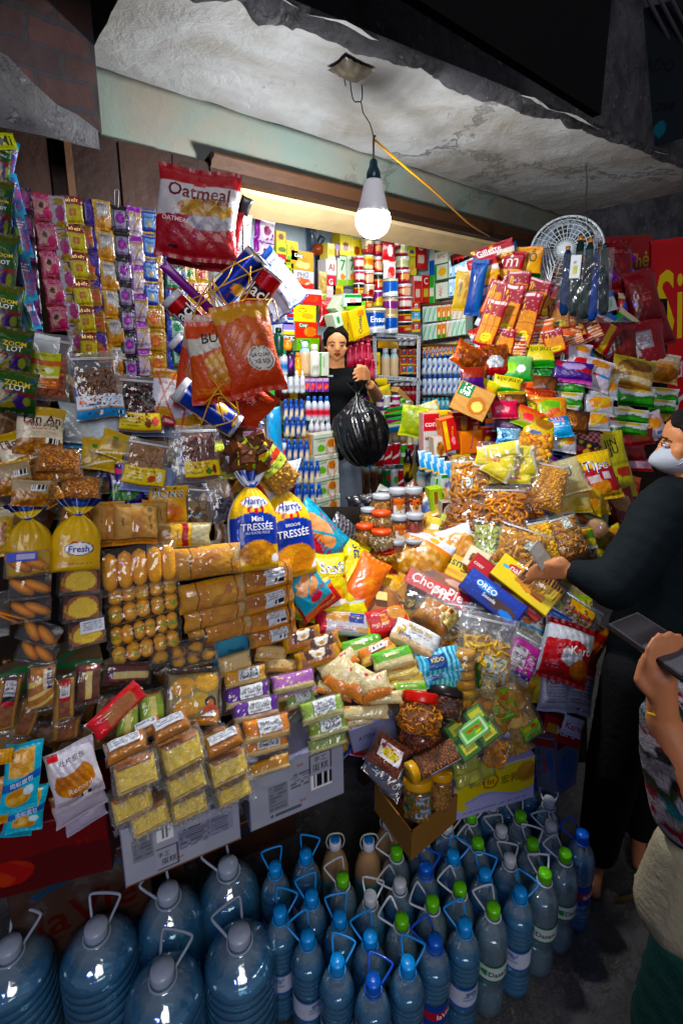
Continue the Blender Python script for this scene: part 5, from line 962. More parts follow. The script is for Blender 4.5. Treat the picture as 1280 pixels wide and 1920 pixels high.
ST = 'f #d8c410;h .9 1 #e0cc18;n .5 .34 .34 .14 #c8801c #e8a840 3;h .22 .26 #e8e0c8;e .5 .26 .34 .05 #f0ece0;L .2 .8 .60 .63 #a03020 1;e .86 .62 .07 .03 #c02020'
bag(622, 1100, 60, 130, -6, ST+';t Staff|.5|.76|.82|#f4f4f4;t Staff|.51|.765|.78|#1c2c70', 'upright yellow snack bag with blue lettering and a cream roll', 'puff bag', 'puff_bag', d=13, th=.45)
bag(662, 1060, 52, 90, 14, 'f #d8c410;t Staff|.5|.7|.8|#1c2c70|-70;h .2 .3 #e8e8e0', 'yellow snack bag leaning right behind the upright one', 'puff bag', 'puff_bag', d=8, th=.45)
bag(668, 1098, 64, 90, 34, 'f #d0bc10;n .5 .5 .3 .2 #d8901c #e8b040 3', 'yellow snack bag slumped between the upright one and the orange bag', 'puff bag', 'puff_bag', d=9, th=.4)
bag(593, 1068, 34, 70, 10, 'f #ccb80e;n .5 .4 .4 .3 #d8901c #e8c040 3', 'yellow snack bag corner left of the upright one', 'puff bag', 'puff_bag', d=7, th=.4)
bag(640, 1132, 60, 56, 20, 'f #ccb40e;h .4 .6 #d8a010;t 10|.7|.3|.3|#f0f0f0', 'yellow snack bag lower down behind the turquoise one', 'puff bag', 'puff_bag', d=8, th=.4)
bag(682, 1096, 64, 116, 28, 'g #c85210 #d86c1c;n .6 .5 .2 .1 #d87830 #e89850 4;L .6 .9 .5 .6 #8a3010 2', 'bulging plain orange snack bag between yellow and red bags', 'puff bag', 'puff_bag', d=13, th=.5)
bag(578, 1105, 70, 90, -34, CH1, 'turquoise chip bag in front of the right braided bread bag', 'chip bag', 'chip_bag', d=14, th=.45)
bag(594, 1122, 84, 54, -30, 'f #b8181c;h .84 1 #d0a414;h .74 .84 #2a98b4;h .6 .74 #d86018;e .5 .34 .2 .2 #c8504c;e .5 .34 .15 .15 #b8181c;L .3 .7 .1 .2 #e8c0b0 2', 'red snack bag with a pale crown, base of the turquoise bag', 'chip bag', 'chip_bag', d=13, th=.5)
bag(570, 1142, 48, 44, 10, 'f #8a8410;n .5 .5 .4 .3 #a09418 #6a6410 3', 'dull yellow bag corner under the red crown bag', 'puff bag', 'puff_bag', d=9, th=.5)
bag(650, 1146, 78, 36, -12, 'f #c8c010;h .8 1 #9aa0a0;h .0 .1 #a08a10', 'yellow bag lying flat below the bulging orange bag', 'puff bag', 'puff_bag', d=10, th=.5)
bag(700, 1090, 60, 92, 38, 'f #b0101c;h .7 .96 #c01018;t SABA|.5|.8|.5|#e8c018|-8;r .3 .7 .3 .6 #d03820;v .8 1 #8a0c14', 'red snack pack with gold lettering right of the bulging orange bag', d=6, th=.5)
bag(694, 1130, 30, 90, 10, 'f #a80e18', 'dark red pack side beneath the gold lettered pack', d=4, th=.5)
bag(735, 1082, 70, 56, 28, 'f #d0481c;t Súp|.35|.7|.4|#e8d8a0;n .5 .3 .3 .2 #c04010 #e88030 4', 'red orange instant food pack below the nuts bag', d=5, th=.35)
bag(730, 1098, 68, 46, 10, 'f #c8882c;n .5 .5 .3 .3 #e0a840 #b8641c 4', 'amber bag of sweets just above the round tub', d=8, th=.5)
cbag(702, 1046, 78, 56, 14, 'knot', 'clear bag of plain peanuts in front of the jar pile', 'bag of nuts', d=8, fv=.92, cols=('#b8874a', '#9a6a34', '#d0a060'), size=.13, cnt=80)
cbag(684, 1070, 50, 34, 18, 'nut', 'small clear bag of peanuts under the plain peanuts bag', 'bag of nuts', d=5, fv=.92, cols=('#b8874a', '#9a6a34'), size=.16, cnt=40)
box(757, 1078, 110, 26, 28, 'f #c8501c;t Snack|.3|.5|.3|#f0d0a0;n .6 .5 .2 .4 #d87030 #e8a060 4', 'thin orange carton edge under the cereal bags', dep=.03, d=5)
CF = 'f #c88e1c;w .96 0 #d89a1c 3;n .62 .42 .5 .42 #b07c44 #e4c090 9;w .12 .02 #d89018 3;r 0 .28 0 1 #c88a14;r .55 1 .80 1 #c8ccd4;D .4 .80 .05 #d87a18;t BROCK|.17|.5|.8|#f0ead8|78'
bag(805, 1035, 130, 100, -52+52, 'f #c88e1c', 'amber cereal bag side showing behind the front cereal bag', 'cereal bag', 'cereal_bag', d=2)
bag(790, 1044, 100, 100, 28, 'f #c88a14;n .56 .36 .5 .34 #a8743c #e8c898 9;h .74 .95 #c8ccd4;h .70 .76 #d87a18;e .6 .84 .1 .06 #d89a30;e .16 .3 .08 .1 #e8e0c8;e .16 .3 .04 .06 #c88a14;t BROCK|.12|.5|.55|#f0ead8|80', 'front amber bag of puffed cereal with white lettering up its side', 'cereal bag', 'cereal_bag', d=13, th=.35)
bag(842, 1028, 100, 76, -18, 'f #c8ccd4;n .6 .45 .48 .34 #b07c4c #e8c8a0 9;v 0 .12 #d87a18;h 0 .12 #c89018', 'second cereal bag with white top, right of the front one', 'cereal bag', 'cereal_bag', d=9, th=.35)
box(862, 1000, 120, 40, 14, 'f #e0dcc8;h .7 1 #e0b410;h 0 .2 #e0b410;t Karo|.5|.5|.3|#3a3a60;L .1 .4 .3 .6 #c08030 2', 'white and yellow carton lying behind the cereal bags', dep=.03, d=3)
box(838, 985, 84, 22, 12, 'f #d8b010;L .1 .9 .2 .8 #6a5a10 2', 'yellow carton edge at the very back of the heap', dep=.03, d=0)
box(868, 985, 92, 34, 10, 'f #a8b020;e .4 .6 .2 .3 #d8901c;L .5 .9 .2 .7 #3a5a1c 3;h 0 .15 #1c5a28', 'olive green carton at the back right of the heap', dep=.035, d=4)
box(880, 1012, 96, 34, 28, 'f #c8dcc0;D .2 .4 .14 #4a9a28;r .55 .75 .6 1 #b01c28;t ZOOP|.3|.7|.3|#2a6a2a', 'green and white carton between the olive one and the cookie bags', dep=.03, d=6)
box(902, 1024, 90, 30, 30, 'f #c02818;r .1 .9 .1 .6 #d8b020;t TRÀ BÍ ĐAO|.5|.45|.7|#8a1410', 'red and yellow tea carton lying beside the green and white one', dep=.03, d=4)
box(862, 1068, 118, 46, 28, 'f #e0ba0c;h .8 1 #d8a40c;h .0 .12 #d09a0c;n .84 .5 .2 .3 #c87820 #e8b060 4;e .42 .3 .2 .1 #e8a020;t Custas|.36|.62|.56|#1c4a28|180;L .2 .5 .2 .34 #e06020 1', 'yellow cake carton with green lettering upside down, in the fan of boxes', dep=.045, d=9)
box(822, 1096, 128, 48, 27, 'f #c01420;h .55 1 #8a4020;n .25 .8 .3 .16 #5a2c18 #a8703c 4;n .75 .8 .2 .14 #c8b8a0 #c01420 3;t ChocoPie|.5|.38|.84|#f0ece8;t PIE|.6|.14|.3|#f0ece8', 'red chocolate pie carton lying in front of the cereal bags', dep=.05, d=11)
box(892, 1048, 44, 40, 30, 'f #d8ccb0;n .5 .5 .32 .3 #5a2c18 #a8703c 7', 'cream square pack with a walnut picture', dep=.02, d=12)
box(948, 1098, 168, 38, 38, 'f #a80c1c;h .9 1 #8a0c18;e .70 .5 .10 .38 #e8c030;e .70 .5 .13 .44 #a86020;e .70 .5 .09 .34 #e8c84c;r .36 .46 .1 .7 #c8b8a0;t COSY|.45|.62|.17|#f0e8e0;t COSY|.1|.5|.14|#f0e8e0;L .84 .94 .2 .4 #e8b0a0 2', 'long red biscuit carton between the blue and yellow ones', dep=.05, d=11)
box(922, 1118, 128, 48, 38, 'g #0c2474 #1438a0;k 20 #4a6ac0 .012;n .68 .36 .3 .22 #2a1c1c #6a4a48 3;e .82 .2 .12 .14 #3a7ac8;e .36 .66 .2 .2 #3a8ad0;t OREO|.36|.66|.36|#f4f4f8;t Socola|.48|.36|.24|#e0e4f0', 'blue sandwich cookie carton at the front of the fan', dep=.06, d=14, side='#102a80')
box(984, 1094, 132, 50, 37, 'f #e4c80c;n .62 .45 .26 .2 #c87828 #e8a850 3;e .36 .70 .22 .18 #c01c18;t nabati|.36|.70|.34|#f4ece0;e .75 .3 .1 .06 #c01c18;e .12 .6 .07 .05 #58b0d0;L .2 .4 .3 .4 #c08010 2', 'bright yellow wafer carton with red oval, topmost of the fan', dep=.05, d=15, side='#d0b40a')
cbag(926, 1046, 84, 56, 22, 'disc', 'clear bag of pale green sweets behind the red biscuit carton', 'bag of sweets', d=8, fv=.8, cols=('#a8b088', '#c0c4a0'), size=.2, cnt=30, lab=('f #4a8a28;n .5 .5 .3 .3 #c83a28 #d8b030 4;h .0 .2 #8ab040;L .1 .9 .7 .9 #e8e8c0 2', .2, .75, .3, .75))
bag(938, 1032, 70, 34, 24, 'f #2a7ac0;n .3 .5 .2 .3 #3a8a2a #d8d8c0 4;h .7 1 #e0e0e0', 'blue and green packet under the bag of cookies', d=6)
def rollcookies(pts, r, label, n=12, col=('#b8844a', '#a06c34')):
 root = None; a, b = [np.array(q, float) for q in pts]; ax = nrm(b-a); z = ax; x = nrm(np.cross(z, [0, 0, 1])); y = np.cross(z, x)
 root = empty('cookie_roll', MW(a, x, y, z)); tag(root, label, 'cookie roll'); L = np.linalg.norm(b-a)
 for k in range(n):
  mb = MB(); V = ICO[0]*np.array([r, r, L/n*.52]); V = V+np.array([rnd.uniform(-.004, .004), rnd.uniform(-.004, .004), (k+.5)*L/n])
  cc = lin(col[k % 2])*(1+.25*(vn(V[:, 0]*400, V[:, 1]*400)[:, None]-.5)); mb.add(V, ICO[1], np.clip(cc, 0, 1)); mb.build('cookie', 'food', root)
 mb = lathe([(r*.3, -.03), (r*.8, -.01), (r*1.07, 0), (r*1.09, L/2), (r*1.07, L), (r*.6, L+.012)], 20, (1, 1, 1), cap=False); q = mb.build('clear_wrapper', 'film', root); q.rotation_euler = (math.radians(90), 0, 0)
 return root
rollcookies([P(975, 1068, 1.60), P(1040, 1128, 1.56)], .050, 'clear wrapped roll of round oat cookies beside the yellow wafer carton', 13)
cbag(985, 1050, 60, 50, 10, 'disc', 'small bag of round cookies above the cookie roll', 'bag of cookies', d=4, cols=('#a8743c', '#8a5a2a'), size=.35, cnt=14, flat=.8)
SEAL = ('f #c8ccc8;e .5 .5 .48 .48 #2a4a40;e .5 .5 .38 .38 #c8d0c8;L .25 .75 .3 .7 #2a4a40 3',)
def seal(u0, v0, s=.2, asp=1): return (SEAL[0], u0, u0+s, v0, v0+s*asp)
Z = [(880, 905, 84, 100, 2, 'ring', 'clear zip bag of small ring biscuits with a round green seal', ('#b87c3c', '#9c6428', '#c89050'), .26, 46, seal(.34, .34, .24), 8, .84, 0),
     (930, 900, 80, 60, 10, 'ring', 'clear zip bag of twisted biscuits behind the ring biscuits', ('#b07c44', '#96642c'), .2, 40, None, 3, .8, 0),
     (872, 972, 80, 96, 24, 'stick', 'clear zip bag of brown twisted sticks at the left of the cookie bags', ('#a86c38', '#8a5226'), .24, 60, None, 6, .84, 0),
     (945, 955, 92, 92, 0, 'knot', 'clear zip bag of pretzel twists in the middle of the cookie bags', ('#b4743a', '#9a5c28', '#c48a50'), .24, 52, None, 9, .8, 0),
     (988, 938, 66, 74, -6, 'ring', 'clear zip bag of dark spiral cookies right of the pretzel twists', ('#a8662c', '#864c1c'), .26, 36, None, 5, .8, 0),
     (1028, 912, 74, 100, 10, 'nut', 'clear zip bag full of golden corn snacks, upper right of the cookie bags', ('#c88a34', '#a86c20', '#d8a050'), .11, 130, None, 10, .84, 0),
     (916, 1012, 66, 86, 4, 'flake', 'clear zip bag of pale green crisps', ('#a0a468', '#868c4c', '#b8ba84'), .2, 60, None, 8, .78, 0),
     (978, 1026, 108, 86, 16, 'disc', 'large clear zip bag of round sliced biscuits with a green seal', ('#b8844a', '#9c6c38', '#cc9c60'), .17, 60, seal(.52, .42, .2), 11, .8, .6),
     (1018, 1014, 50, 92, -18, 'ball', 'clear bag of bright yellow coated balls', ('#d8a010', '#c08408', '#e4b430'), .22, 60, None, 9, .86, 0),
     (1058, 1008, 74, 96, -22, 'flake', 'clear zip bag of banana slices with a small round seal, right of the yellow balls', ('#b88858', '#9a683c', '#c89c70'), .24, 60, seal(.5, .66, .2), 10, .84, .4)]
for x, y, w, h, a, f_, l, c, s_, n_, lb, d_, fv, fl in sorted(Z, key=lambda q: q[11]):
 zbag(x, y, w, h, a, f_, l, d=d_, cat='bag of biscuits', name='zip_bag', cols=c, size=s_*.8, cnt=int(n_*1.5), lab=lb, fv=fv, flat=fl, fmat='film', th=.45, mix=.55, fw=.88)
cbag(1092, 1024, 56, 86, -14, 'nut', 'clear bag of toasted seeds with a yellow and green label', 'bag of nuts', d=7, fv=.9, cols=('#b08448', '#8e6630'), size=.12, cnt=60, lab=('f #d8b814;h .5 .9 #4a7a1c;e .4 .78 .3 .16 #d86418;h .0 .14 #e8e8e8;e .2 .4 .1 .1 #e0d8c0', .06, .94, .42, .88))
mw, w, h, p = resolve(1118, 992, 46, 42, 0, 'c', 8, None, 1); r_ = w/2
o = lathe([(r_, -.02), (r_*1.04, .0), (r_*1.04, .008), (r_*.9, .012), (r_*.3, .0125)], 26, None, 'f #9a8ab8', mb=None).build('round_tub', 'hard', None, mw@Matrix.Rotation(math.radians(90), 4, 'X')); tag(o, 'round clear tub with a violet reflection on its lid, near the shopper', 'tub')
q = lathe([(r_*.92, -.018), (r_*.95, .0), (r_*.9, .006)], 20, None, 'f #b89878;n .5 .5 1 1 #8a5c3c #d0b898 12').build('contents', 'food', o)
bag(1140, 1012, 64, 44, -30, 'f #c8b828;t YOGO|.4|.4|.5|#8a3030|20;n .7 .6 .3 .3 #a87840 #d0a868 6', 'yellow packet of nut brittle under the round tub', d=5)
bag(1062, 1046, 90, 26, 0, 'f #b8884c;n .5 .5 .5 .5 #a87840 #d0a868 6', 'flat tan packet beneath the shopper hand', d=3)
bag(1075, 1118, 80, 40, 6, 'f #b0a078;D .3 .5 .08 #88b030;D .3 .3 .03 #a03030;L .1 .9 .7 .9 #7a7a50 2;n .5 .2 .5 .2 #8a6a3c #c0a070 8', 'flat clear packet with lime bars under the shopper sleeve', d=4, th=.15)
bag(1090, 1098, 90, 26, 4, 'f #c0b898;D .2 .5 .2 #a8b060;L .1 .9 .3 .7 #b05060 2', 'pale green printed packet under the shopper sleeve', d=3, th=.15)
bag(1075, 1140, 66, 30, -10, 'f #c8b820;V 12 #6a8a1c', 'lime striped packet end by the shopper sleeve', d=5, th=.2)
zbag(1085, 1150, 90, 50, 24, 'nut', 'zip pouch with orange label lying by the shopper hip', d=6, fv=.7, cols=('#8a7464', '#6a5444'), size=.12, cnt=40, lab=('f #d8a018;h .0 .3 #b83018;n .4 .6 .3 .3 #e8c860 #c86818 4', .2, .8, .4, .8))
zbag(1030, 1162, 96, 56, 30, 'nut', 'zip pouch of almonds with a blue and white label', d=8, fv=.75, cols=('#a87448', '#8a5830'), size=.12, cnt=40, lab=('f #d8dce0;e .3 .4 .14 .3 #b8743a;h .6 1 #1c50a8;e .45 .3 .06 .14 #3a8a2a;r .7 .95 .1 .9 #1c50a8', .28, .92, .08, .56))
bag(1048, 1160, 52, 22, 20, 'f #1c4ca8;L .1 .9 .2 .8 #a0b8e0 2', 'short blue packet laid over the almonds pouch', d=11, th=.1)
bag(1010, 1178, 74, 20, 24, 'f #b8c4cc;D .1 .5 .2 #6aa0c8', 'thin white pouch edge above the white beans', d=7, th=.1)
zbag(1000, 1186, 92, 84, 16, 'ball', 'zip pouch of white lotus seeds with a blue label', d=6, fv=.55, cols=('#b8b8a8', '#a0a08c'), size=.11, cnt=80, lab=('f #4aa0c8;h .3 .8 #d8dce0;e .2 .5 .14 .3 #c86a30;e .7 .5 .2 .2 #d0c8a0', .1, .9, .54, .78))
for x, y, w, h, a, l, d in [(790, 1120, 130, 44, 2, 'empty looking frosted zip bag lying behind the frosted pouches', 2), (830, 1148, 110, 56, 4, 'frosted zip pouch standing second from the back', 5), (858, 1170, 110, 90, 3, 'frosted zip pouch half hidden by the front one', 8)]:
 zbag(x, y, w, h, a, 'flake', l, d=d, fv=.35, cols=('#a88a30', '#8a6a20'), size=.18, cnt=30, th=.25)
zbag(912, 1212, 118, 128, 5, 'flake', 'large frosted zip pouch of yellow dried mango with a small label', d=14, fv=.58, cols=('#c89818', '#a87810', '#d8b038'), size=.2, cnt=70, th=.28, lab=('f #b0b4a8;t Trái cây sấy|.5|.84|.8|#4a7a1c;e .2 .55 .1 .12 #1c5a2a;L .1 .9 .1 .4 #30403a 4', .44, .82, .02, .34))
zbag(978, 1232, 64, 92, 22, 'nut', 'silver zip pouch with a pink and white label', d=12, fv=.7, cols=('#a09c98', '#8a8684'), size=.2, cnt=20, lab=('f #b84a94;r .08 .62 .2 .8 #d8d0d4;e .35 .5 .24 .25 #d8d0d4;t OCOP|.35|.52|.46|#2a5a50;L .1 .6 .24 .36 #8a3a70 2;L .68 .95 .3 .7 #e8d0e0 6;h .0 .1 #3a3a80', .04, .96, .12, .82))
bag(960, 1284, 90, 50, 20, 'f #8a6c3c;n .5 .5 .5 .5 #6a4c24 #a88850 6', 'tan dried snack bag under the pink labelled pouch', d=6)
bag(1005, 1278, 50, 80, 10, 'f #b8a010;n .5 .5 .3 .2 #c8b020 #a08a10 3', 'dull yellow bag between the pink labelled pouch and the red waffle bags', d=5)
mw, w, h, p = resolve(712, 1132, 78, 78, 0, nrm([-.2, -.5, 1]), 8, None, 1); r_ = w/2
tb_ = empty('round_cake_tub', MW(p, *[np.array(mw.to_3x3().col[i]) for i in range(3)])); tag(tb_, 'round clear tub of brown cake with a square price sticker on top', 'cake tub')
q = lathe([(r_*.80, -.055), (r_*.9, -.03), (r_*.94, .0), (r_*.9, .008), (r_*.1, .010)], 30, None, 'f #9a5c2c;n .5 .5 1 1 #a8642c #c08850 8').build('contents', 'food', tb_); q.rotation_euler = (math.radians(90), 0, 0)
q = lathe([(r_*.82, -.06), (r_*.95, -.02), (r_*.97, .004), (r_*1.06, .006), (r_*1.06, .010), (r_*.98, .012), (r_*.9, .022), (r_*.5, .027), (r_*.05, .028)], 36, (1, 1, 1)).build('clear_lid', 'hard', tb_); q.rotation_euler = (math.radians(90), 0, 0)
q = boxmb(w*.27, w*.23, .0008, 'f #d8c890;L .1 .9 .3 .8 #8a7a50 2', 8, 8)[0].build('price_sticker', 'paper', tb_); q.location = (0, .01, .0295)
twistbag(800, 1140, 70, 130, -38+180, 'f #c0a070', 'f white', 'clear bread bag tied with a yellow band, lying by the round tub', 12, clear=True, ntop='clear', th=.7)
wrapped(815, 1158, 84, 66, 38, 'f #b87c3c;n .5 .5 .5 .5 #a8682c #d09850 5', 'oval bread roll inside the clear tied bag', 'bread roll', 'bread_roll', th=.8, d=9, boxy=False, lab=('f #c8b878;L .1 .9 .1 .5 #8a3a1c 3;r .1 .5 .6 .9 #7a2818', .7, .98, .3, .8))
wrapped(724, 1166, 84, 52, -20, 'f #b8141c;v 0 .06 #d8a010;v .94 1 #d8a010;n .74 .66 .2 .3 #c8884c #e8c898 4;t PHÔ MAI|.3|.36|.36|#f0d8c0;r .32 .52 .3 .72 #c83018;L .34 .5 .34 .7 #e8c030 4;e .74 .2 .06 .12 #2a7a2a', 'red bread packet with yellow ends and a toast picture', 'bread packet', 'bread_packet', th=.5, d=14, bk=.99, hh=.98)
wrapped(646, 1170, 108, 46, 0, 'f #b8b4b8;n .4 .7 .3 .2 #b88858 #d8b890 5;r .56 .82 .5 .95 #12308c;v 0 .16 #b02030;L .3 .7 .1 .3 #a04050 2;e .8 .2 .12 .14 #b89878;t Yến mạch|.69|.74|.2|#d8b040', 'white oat pack with dark blue square and red tip', 'oat pack', 'oat_pack', th=.5, d=12, bk=.98, hh=.94)
wrapped(776, 1198, 94, 52, 22, 'f #d4d4d4;h 0 .3 #c8b090;t Bánh mì|.56|.72|.5|#b89a3a;e .2 .5 .08 .2 #c8a020;t Shiwa|.32|.36|.28|#1c2a6a;L .4 .8 .5 .56 #505060 1;v 0 .03 #101018', 'white milk bread packet lying at an angle', 'bread packet', 'bread_packet', th=.55, d=15, bk=.99, hh=.96)
bag(740, 1218, 40, 34, 30, 'f #15161e;L .1 .9 .2 .8 #6a6a80 2', 'small dark blue packet end under the white milk bread', d=10)
for k, (x, y, w, h, a) in enumerate([(822, 1240, 84, 50, -16), (824, 1262, 82, 44, -20), (826, 1278, 74, 40, -24)]):
 bag(x, y, w, h, a, 'f #3a9cc0;V 18 #9ad0e0;r .22 .66 .2 .74 #12488c;t KIDO|.44|.52|.3|#f0d878;t CASTELLA|.75|.7|.4|#0c3a6a|90' if k == 0 else 'f #3a9cc0;V 18 #9ad0e0;r .22 .5 .2 .6 #12488c', ['uppermost', 'middle', 'lowest'][k]+' blue and white striped cake packet', 'cake packet', 'cake_packet', d=14-k*2, th=.5)
bag(790, 1222, 50, 26, 12, 'f #d8b848;n .5 .5 .4 .3 #c08830 #e8c870 3', 'yellow packet end above the striped packets', d=11)
zbag(836, 1208, 60, 44, 14, 'disc', 'clear pouch of brown wafers behind the striped packets', d=6, cols=('#a8682c', '#8a5020'), size=.3, cnt=16, lab=('f #141414;e .5 .5 .35 .35 #c8a028', .05, .3, .05, .5), flat=.5)
for k, (x, y, w, h, a) in enumerate([(566, 1198, 72, 42, -10), (602, 1210, 74, 42, -14), (596, 1232, 84, 36, -14)]):
 wrapped(x, y, w, h, a, 'f #a0600c;n .5 .5 .5 .5 #8a4a0c #c88018 4;h .0 .14 #b8860c;v 0 .1 #b8860c;v .9 1 #b8860c;r .2 .8 .42 .95 #4a1c0c;e .5 .66 .16 .22 #e8e0d0;e .38 .84 .06 .1 #e8e0d0;e .62 .84 .06 .1 #e8e0d0;e .5 .6 .07 .08 #c8882c', ['golden wrapped bun with a white bear face, upper left one', 'golden wrapped bun with a white bear face, right one', 'lowest golden wrapped bun with its bear face cut off'][k], 'wrapped bun', 'wrapped_bun', th=.6, d=11+k, bk=1.0, hh=.98)
wrapped(650, 1218, 74, 24, -24, 'f #c8ccd8;h .6 1 #2a4a90;v 0 .2 #b8a050', 'thin white and blue packet behind the green topped packs', th=.4, d=8)
for x, y, w, h, a, c1, c2, l, d in [(676, 1214, 86, 40, -18, '#5aa820', '#cbbf98', 'green topped coconut cake pack, rear one', 11), (708, 1222, 76, 36, -26, '#d87a1c', '#e0c080', 'orange topped cake pack with white barcode strip', 12), (736, 1236, 78, 40, -18, '#58b028', '#d0c49c', 'green topped coconut cake pack, front one', 14),
      (748, 1258, 72, 34, -14, '#d8a018', '#e0cc90', 'yellow topped cake pack under the front green one', 12), (760, 1278, 72, 30, -12, '#c0a440', '#d8cc98', 'pale yellow cake pack near the red lidded jar', 11), (770, 1292, 60, 24, -8, '#68b028', '#d8d0a0', 'small lime cake packet end beside the red lidded jar', 12)]:
 wrapped(x, y, w, h, a, 'f %s;w .42 .03 %s 4;n .5 .7 .2 .1 #d8d8b0 %s 4;L .3 .7 .5 .56 #a03030 1;v 0 .05 %s' % (c1, c2, c1, c2), l, th=.6, d=d, bk=.98, hh=.95, lab=('f #d0d0d0;B .1 .9 .1 .6', .3, .7, .5, .9) if 'barcode' in l else None)
for x, y, w, h, a, l, d in [(634, 1246, 78, 36, -30, 'milk cake pack with orange swirl at the far left of the milk cakes', 13), (642, 1268, 46, 70, 34, 'tall milk cake pack leaning right', 14), (672, 1280, 46, 66, 24, 'milk cake pack with red seal and brush characters', 15), (703, 1288, 58, 52, -16, 'milk cake pack with an orange leaf', 16), (716, 1308, 76, 26, -4, 'long white milk cake roll lying in front', 15), (628, 1296, 70, 26, 14, 'milk cake pack wedged above the small carton', 11), (682, 1336, 92, 30, -4, 'milk cake roll with orange tip near the small carton', 14), (668, 1350, 54, 26, -12, 'lowest milk cake roll with orange tip', 13)]:
 wrapped(x, y, w, h, a, 'f #d8c8a0;w .34 .08 #e0801c 5;n .6 .7 .3 .2 #e8dcc0 #d0b888 4;e .7 .8 .1 .07 #c02828' if 'roll' not in l else 'f #d8c498;v 0 .2 #c87418;n .5 .5 .5 .5 #e0d0a8 #c8b080 3;L .3 .8 .3 .4 #a08050 1', l, 'milk cake', 'milk_cake', th=.6, d=d, boxy=False, bk=.98, hh=.95)
bag(690, 1310, 46, 40, 30, 'f #d87010;n .5 .5 .3 .3 #e89030 #c05a08 3', 'orange packet end among the milk cakes', d=12)
box(700, 1376, 90, 44, -14, 'f #8688a4;t ATENO|.4|.5|.5|#4a4a68', 'narrow white carton edge behind the clear bean packet', 'carton', 'carton', dep=.12, d=3, n=nrm([-.5, -1, .05]))
def jar(px, py, wpx, hpx, roll, label, lidc, food, cols, d=10, n=None, lab=None, round_=True, lidtop=None, cat='jar', lean=None, t=None, lidh=.2, size=.17, cnt=120, square=False, group=None):
 mw, w, h, p = resolve(px, py, wpx, hpx, roll, n, d, t, 1); r = w/2; SEED[0] += 1; s = SEED[0]
 root = empty('jar', mw); tag(root, label, cat, group); b = h*(1-lidh); k = .78 if round_ else .92
 prof = [(r*k*.8, -h/2), (r*k, -h/2+.1*b)] + ([(r*1.0, -h/2+.45*b), (r*.98, -h/2+.62*b), (r*k, -h/2+.9*b)] if round_ else [(r*.96, -h/2+.2*b), (r*.96, -h/2+.82*b)]) + [(r*.74 if round_ else r*.86, -h/2+b)]
 lathe(prof, 8 if square else 28, (1, 1, 1)).build('jar_body', 'hard', root, smooth=not square)
 rs = np.random.RandomState(s); mb = lathe([(q*.86, y+.002) for q, y in prof[:-1]], 20, None, 'f '+cols[0]); (V, f), sc = SHP[food]
 for i in range(cnt):
  a = rs.uniform(-2.2, 2.2); y = rs.uniform(-h/2+.06*b, -h/2+.9*b); rr = np.interp(y, [q[1] for q in prof], [q[0] for q in prof])*.90
  mb.add((V*np.array(sc)*size*w/2*rs.uniform(.8, 1.2))@rotm(rs).T+np.array([rr*math.sin(a), y, rr*math.cos(a)]), f, lin(cols[rs.randint(len(cols))])*rs.uniform(.8, 1.1))
 mb.build('contents', 'food', root)
 y0 = -h/2+b; rl = r*(.84 if round_ else .98)
 lathe([(rl, y0-.002), (rl*1.02, y0+.002), (rl*1.02, h/2-.003), (rl*.97, h/2), (rl*.05, h/2+.0003)], 32, lin(lidc)).build('lid', 'plas', root)
 if lidtop:
  S = lambda u, v, sg=1: np.stack([(u-.5)*rl*1.8*np.sqrt(np.clip(1-(2*v-1)**2*.999, 0, 1))/1.0, h/2+.0012+0*u, -(v-.5)*rl*1.8], -1)
  q, f, u, v = sheet(S, 20, 20); uu = .5+(u-.5)*np.sqrt(np.clip(1-(2*v-1)**2, 0, 1)); c, tx = paint(lidtop, uu, v, 1, s); MB().add(q, f, c).build('lid_label', 'card', root)
 if lab:
  S = cylS(r*(.96 if not round_ else 1.0), -h/2+b*.18, -h/2+b*.82, lab[1]); q, f, u, v = sheet(S, 20, 14); c, tx = paint(lab[0], u, v, .8, s); o = MB().add(q, f, c).build('label_sticker', 'card', root); put_text(tx, S, r*lab[1], b*.64, o, .0006)
 return root
LT = 'f #c01c10;e .5 .5 .36 .36 #d8d0d0;e .5 .55 .33 .3 #243a80;r .2 .8 .3 .48 #d03020;e .5 .7 .14 .1 #d83020;B .36 .64 .2 .3'
nj = 'c'
jar(788, 1380, 72, 76, 6, 'second red lidded jar of red peanuts, under the first', '#b01410', 'knot', ('#7a3c28', '#5c2c1c', '#94543c'), d=9, n=nrm([-.35, -.7, .5]))
jar(786, 1338, 76, 82, 3, 'red lidded jar of cashews with a blue and red top label', '#c01c14', 'knot', ('#a86c3c', '#7e4c28', '#bc8450'), d=14, lidtop=LT, n=nrm([-.35, -.7, .6]), lidh=.24)
jar(832, 1322, 70, 56, 4, 'low dark tub with a yellow round top label', '#1c1414', 'nut', ('#3a2018', '#5a3424'), d=10, lidtop='f #0e0c0c;e .5 .5 .44 .44 #c8c014;e .5 .62 .16 .1 #a82818;e .4 .4 .1 .07 #6a2a1c;e .62 .4 .1 .07 #8a3020;t MỨT|.5|.24|.3|#3a1a0a', n=nrm([-.3, -.6, .75]), round_=False, lidh=.3)
cbag(728, 1416, 82, 66, 24, 'ball', 'clear packet of red peanuts with a yellow and white label', 'peanut packet', d=11, fv=.95, cols=('#7a3c26', '#5e2c1a', '#8e4c34'), size=.09, cnt=120, lab=('f #d8d8dc;e .5 .45 .4 .3 #c8b814;L .1 .9 .7 .92 #b83048 2;e .15 .7 .1 .14 #a02030;L .3 .8 .2 .5 #a05010 2', .2, .82, .35, .82), th=.35)
cbag(725, 1448, 96, 60, 34, None, 'loose clear wrapper flap hanging below the red peanut packet', 'plastic wrapper', name='plastic_wrapper', d=9, fv=.2, cols=('#50505c',), th=.1)
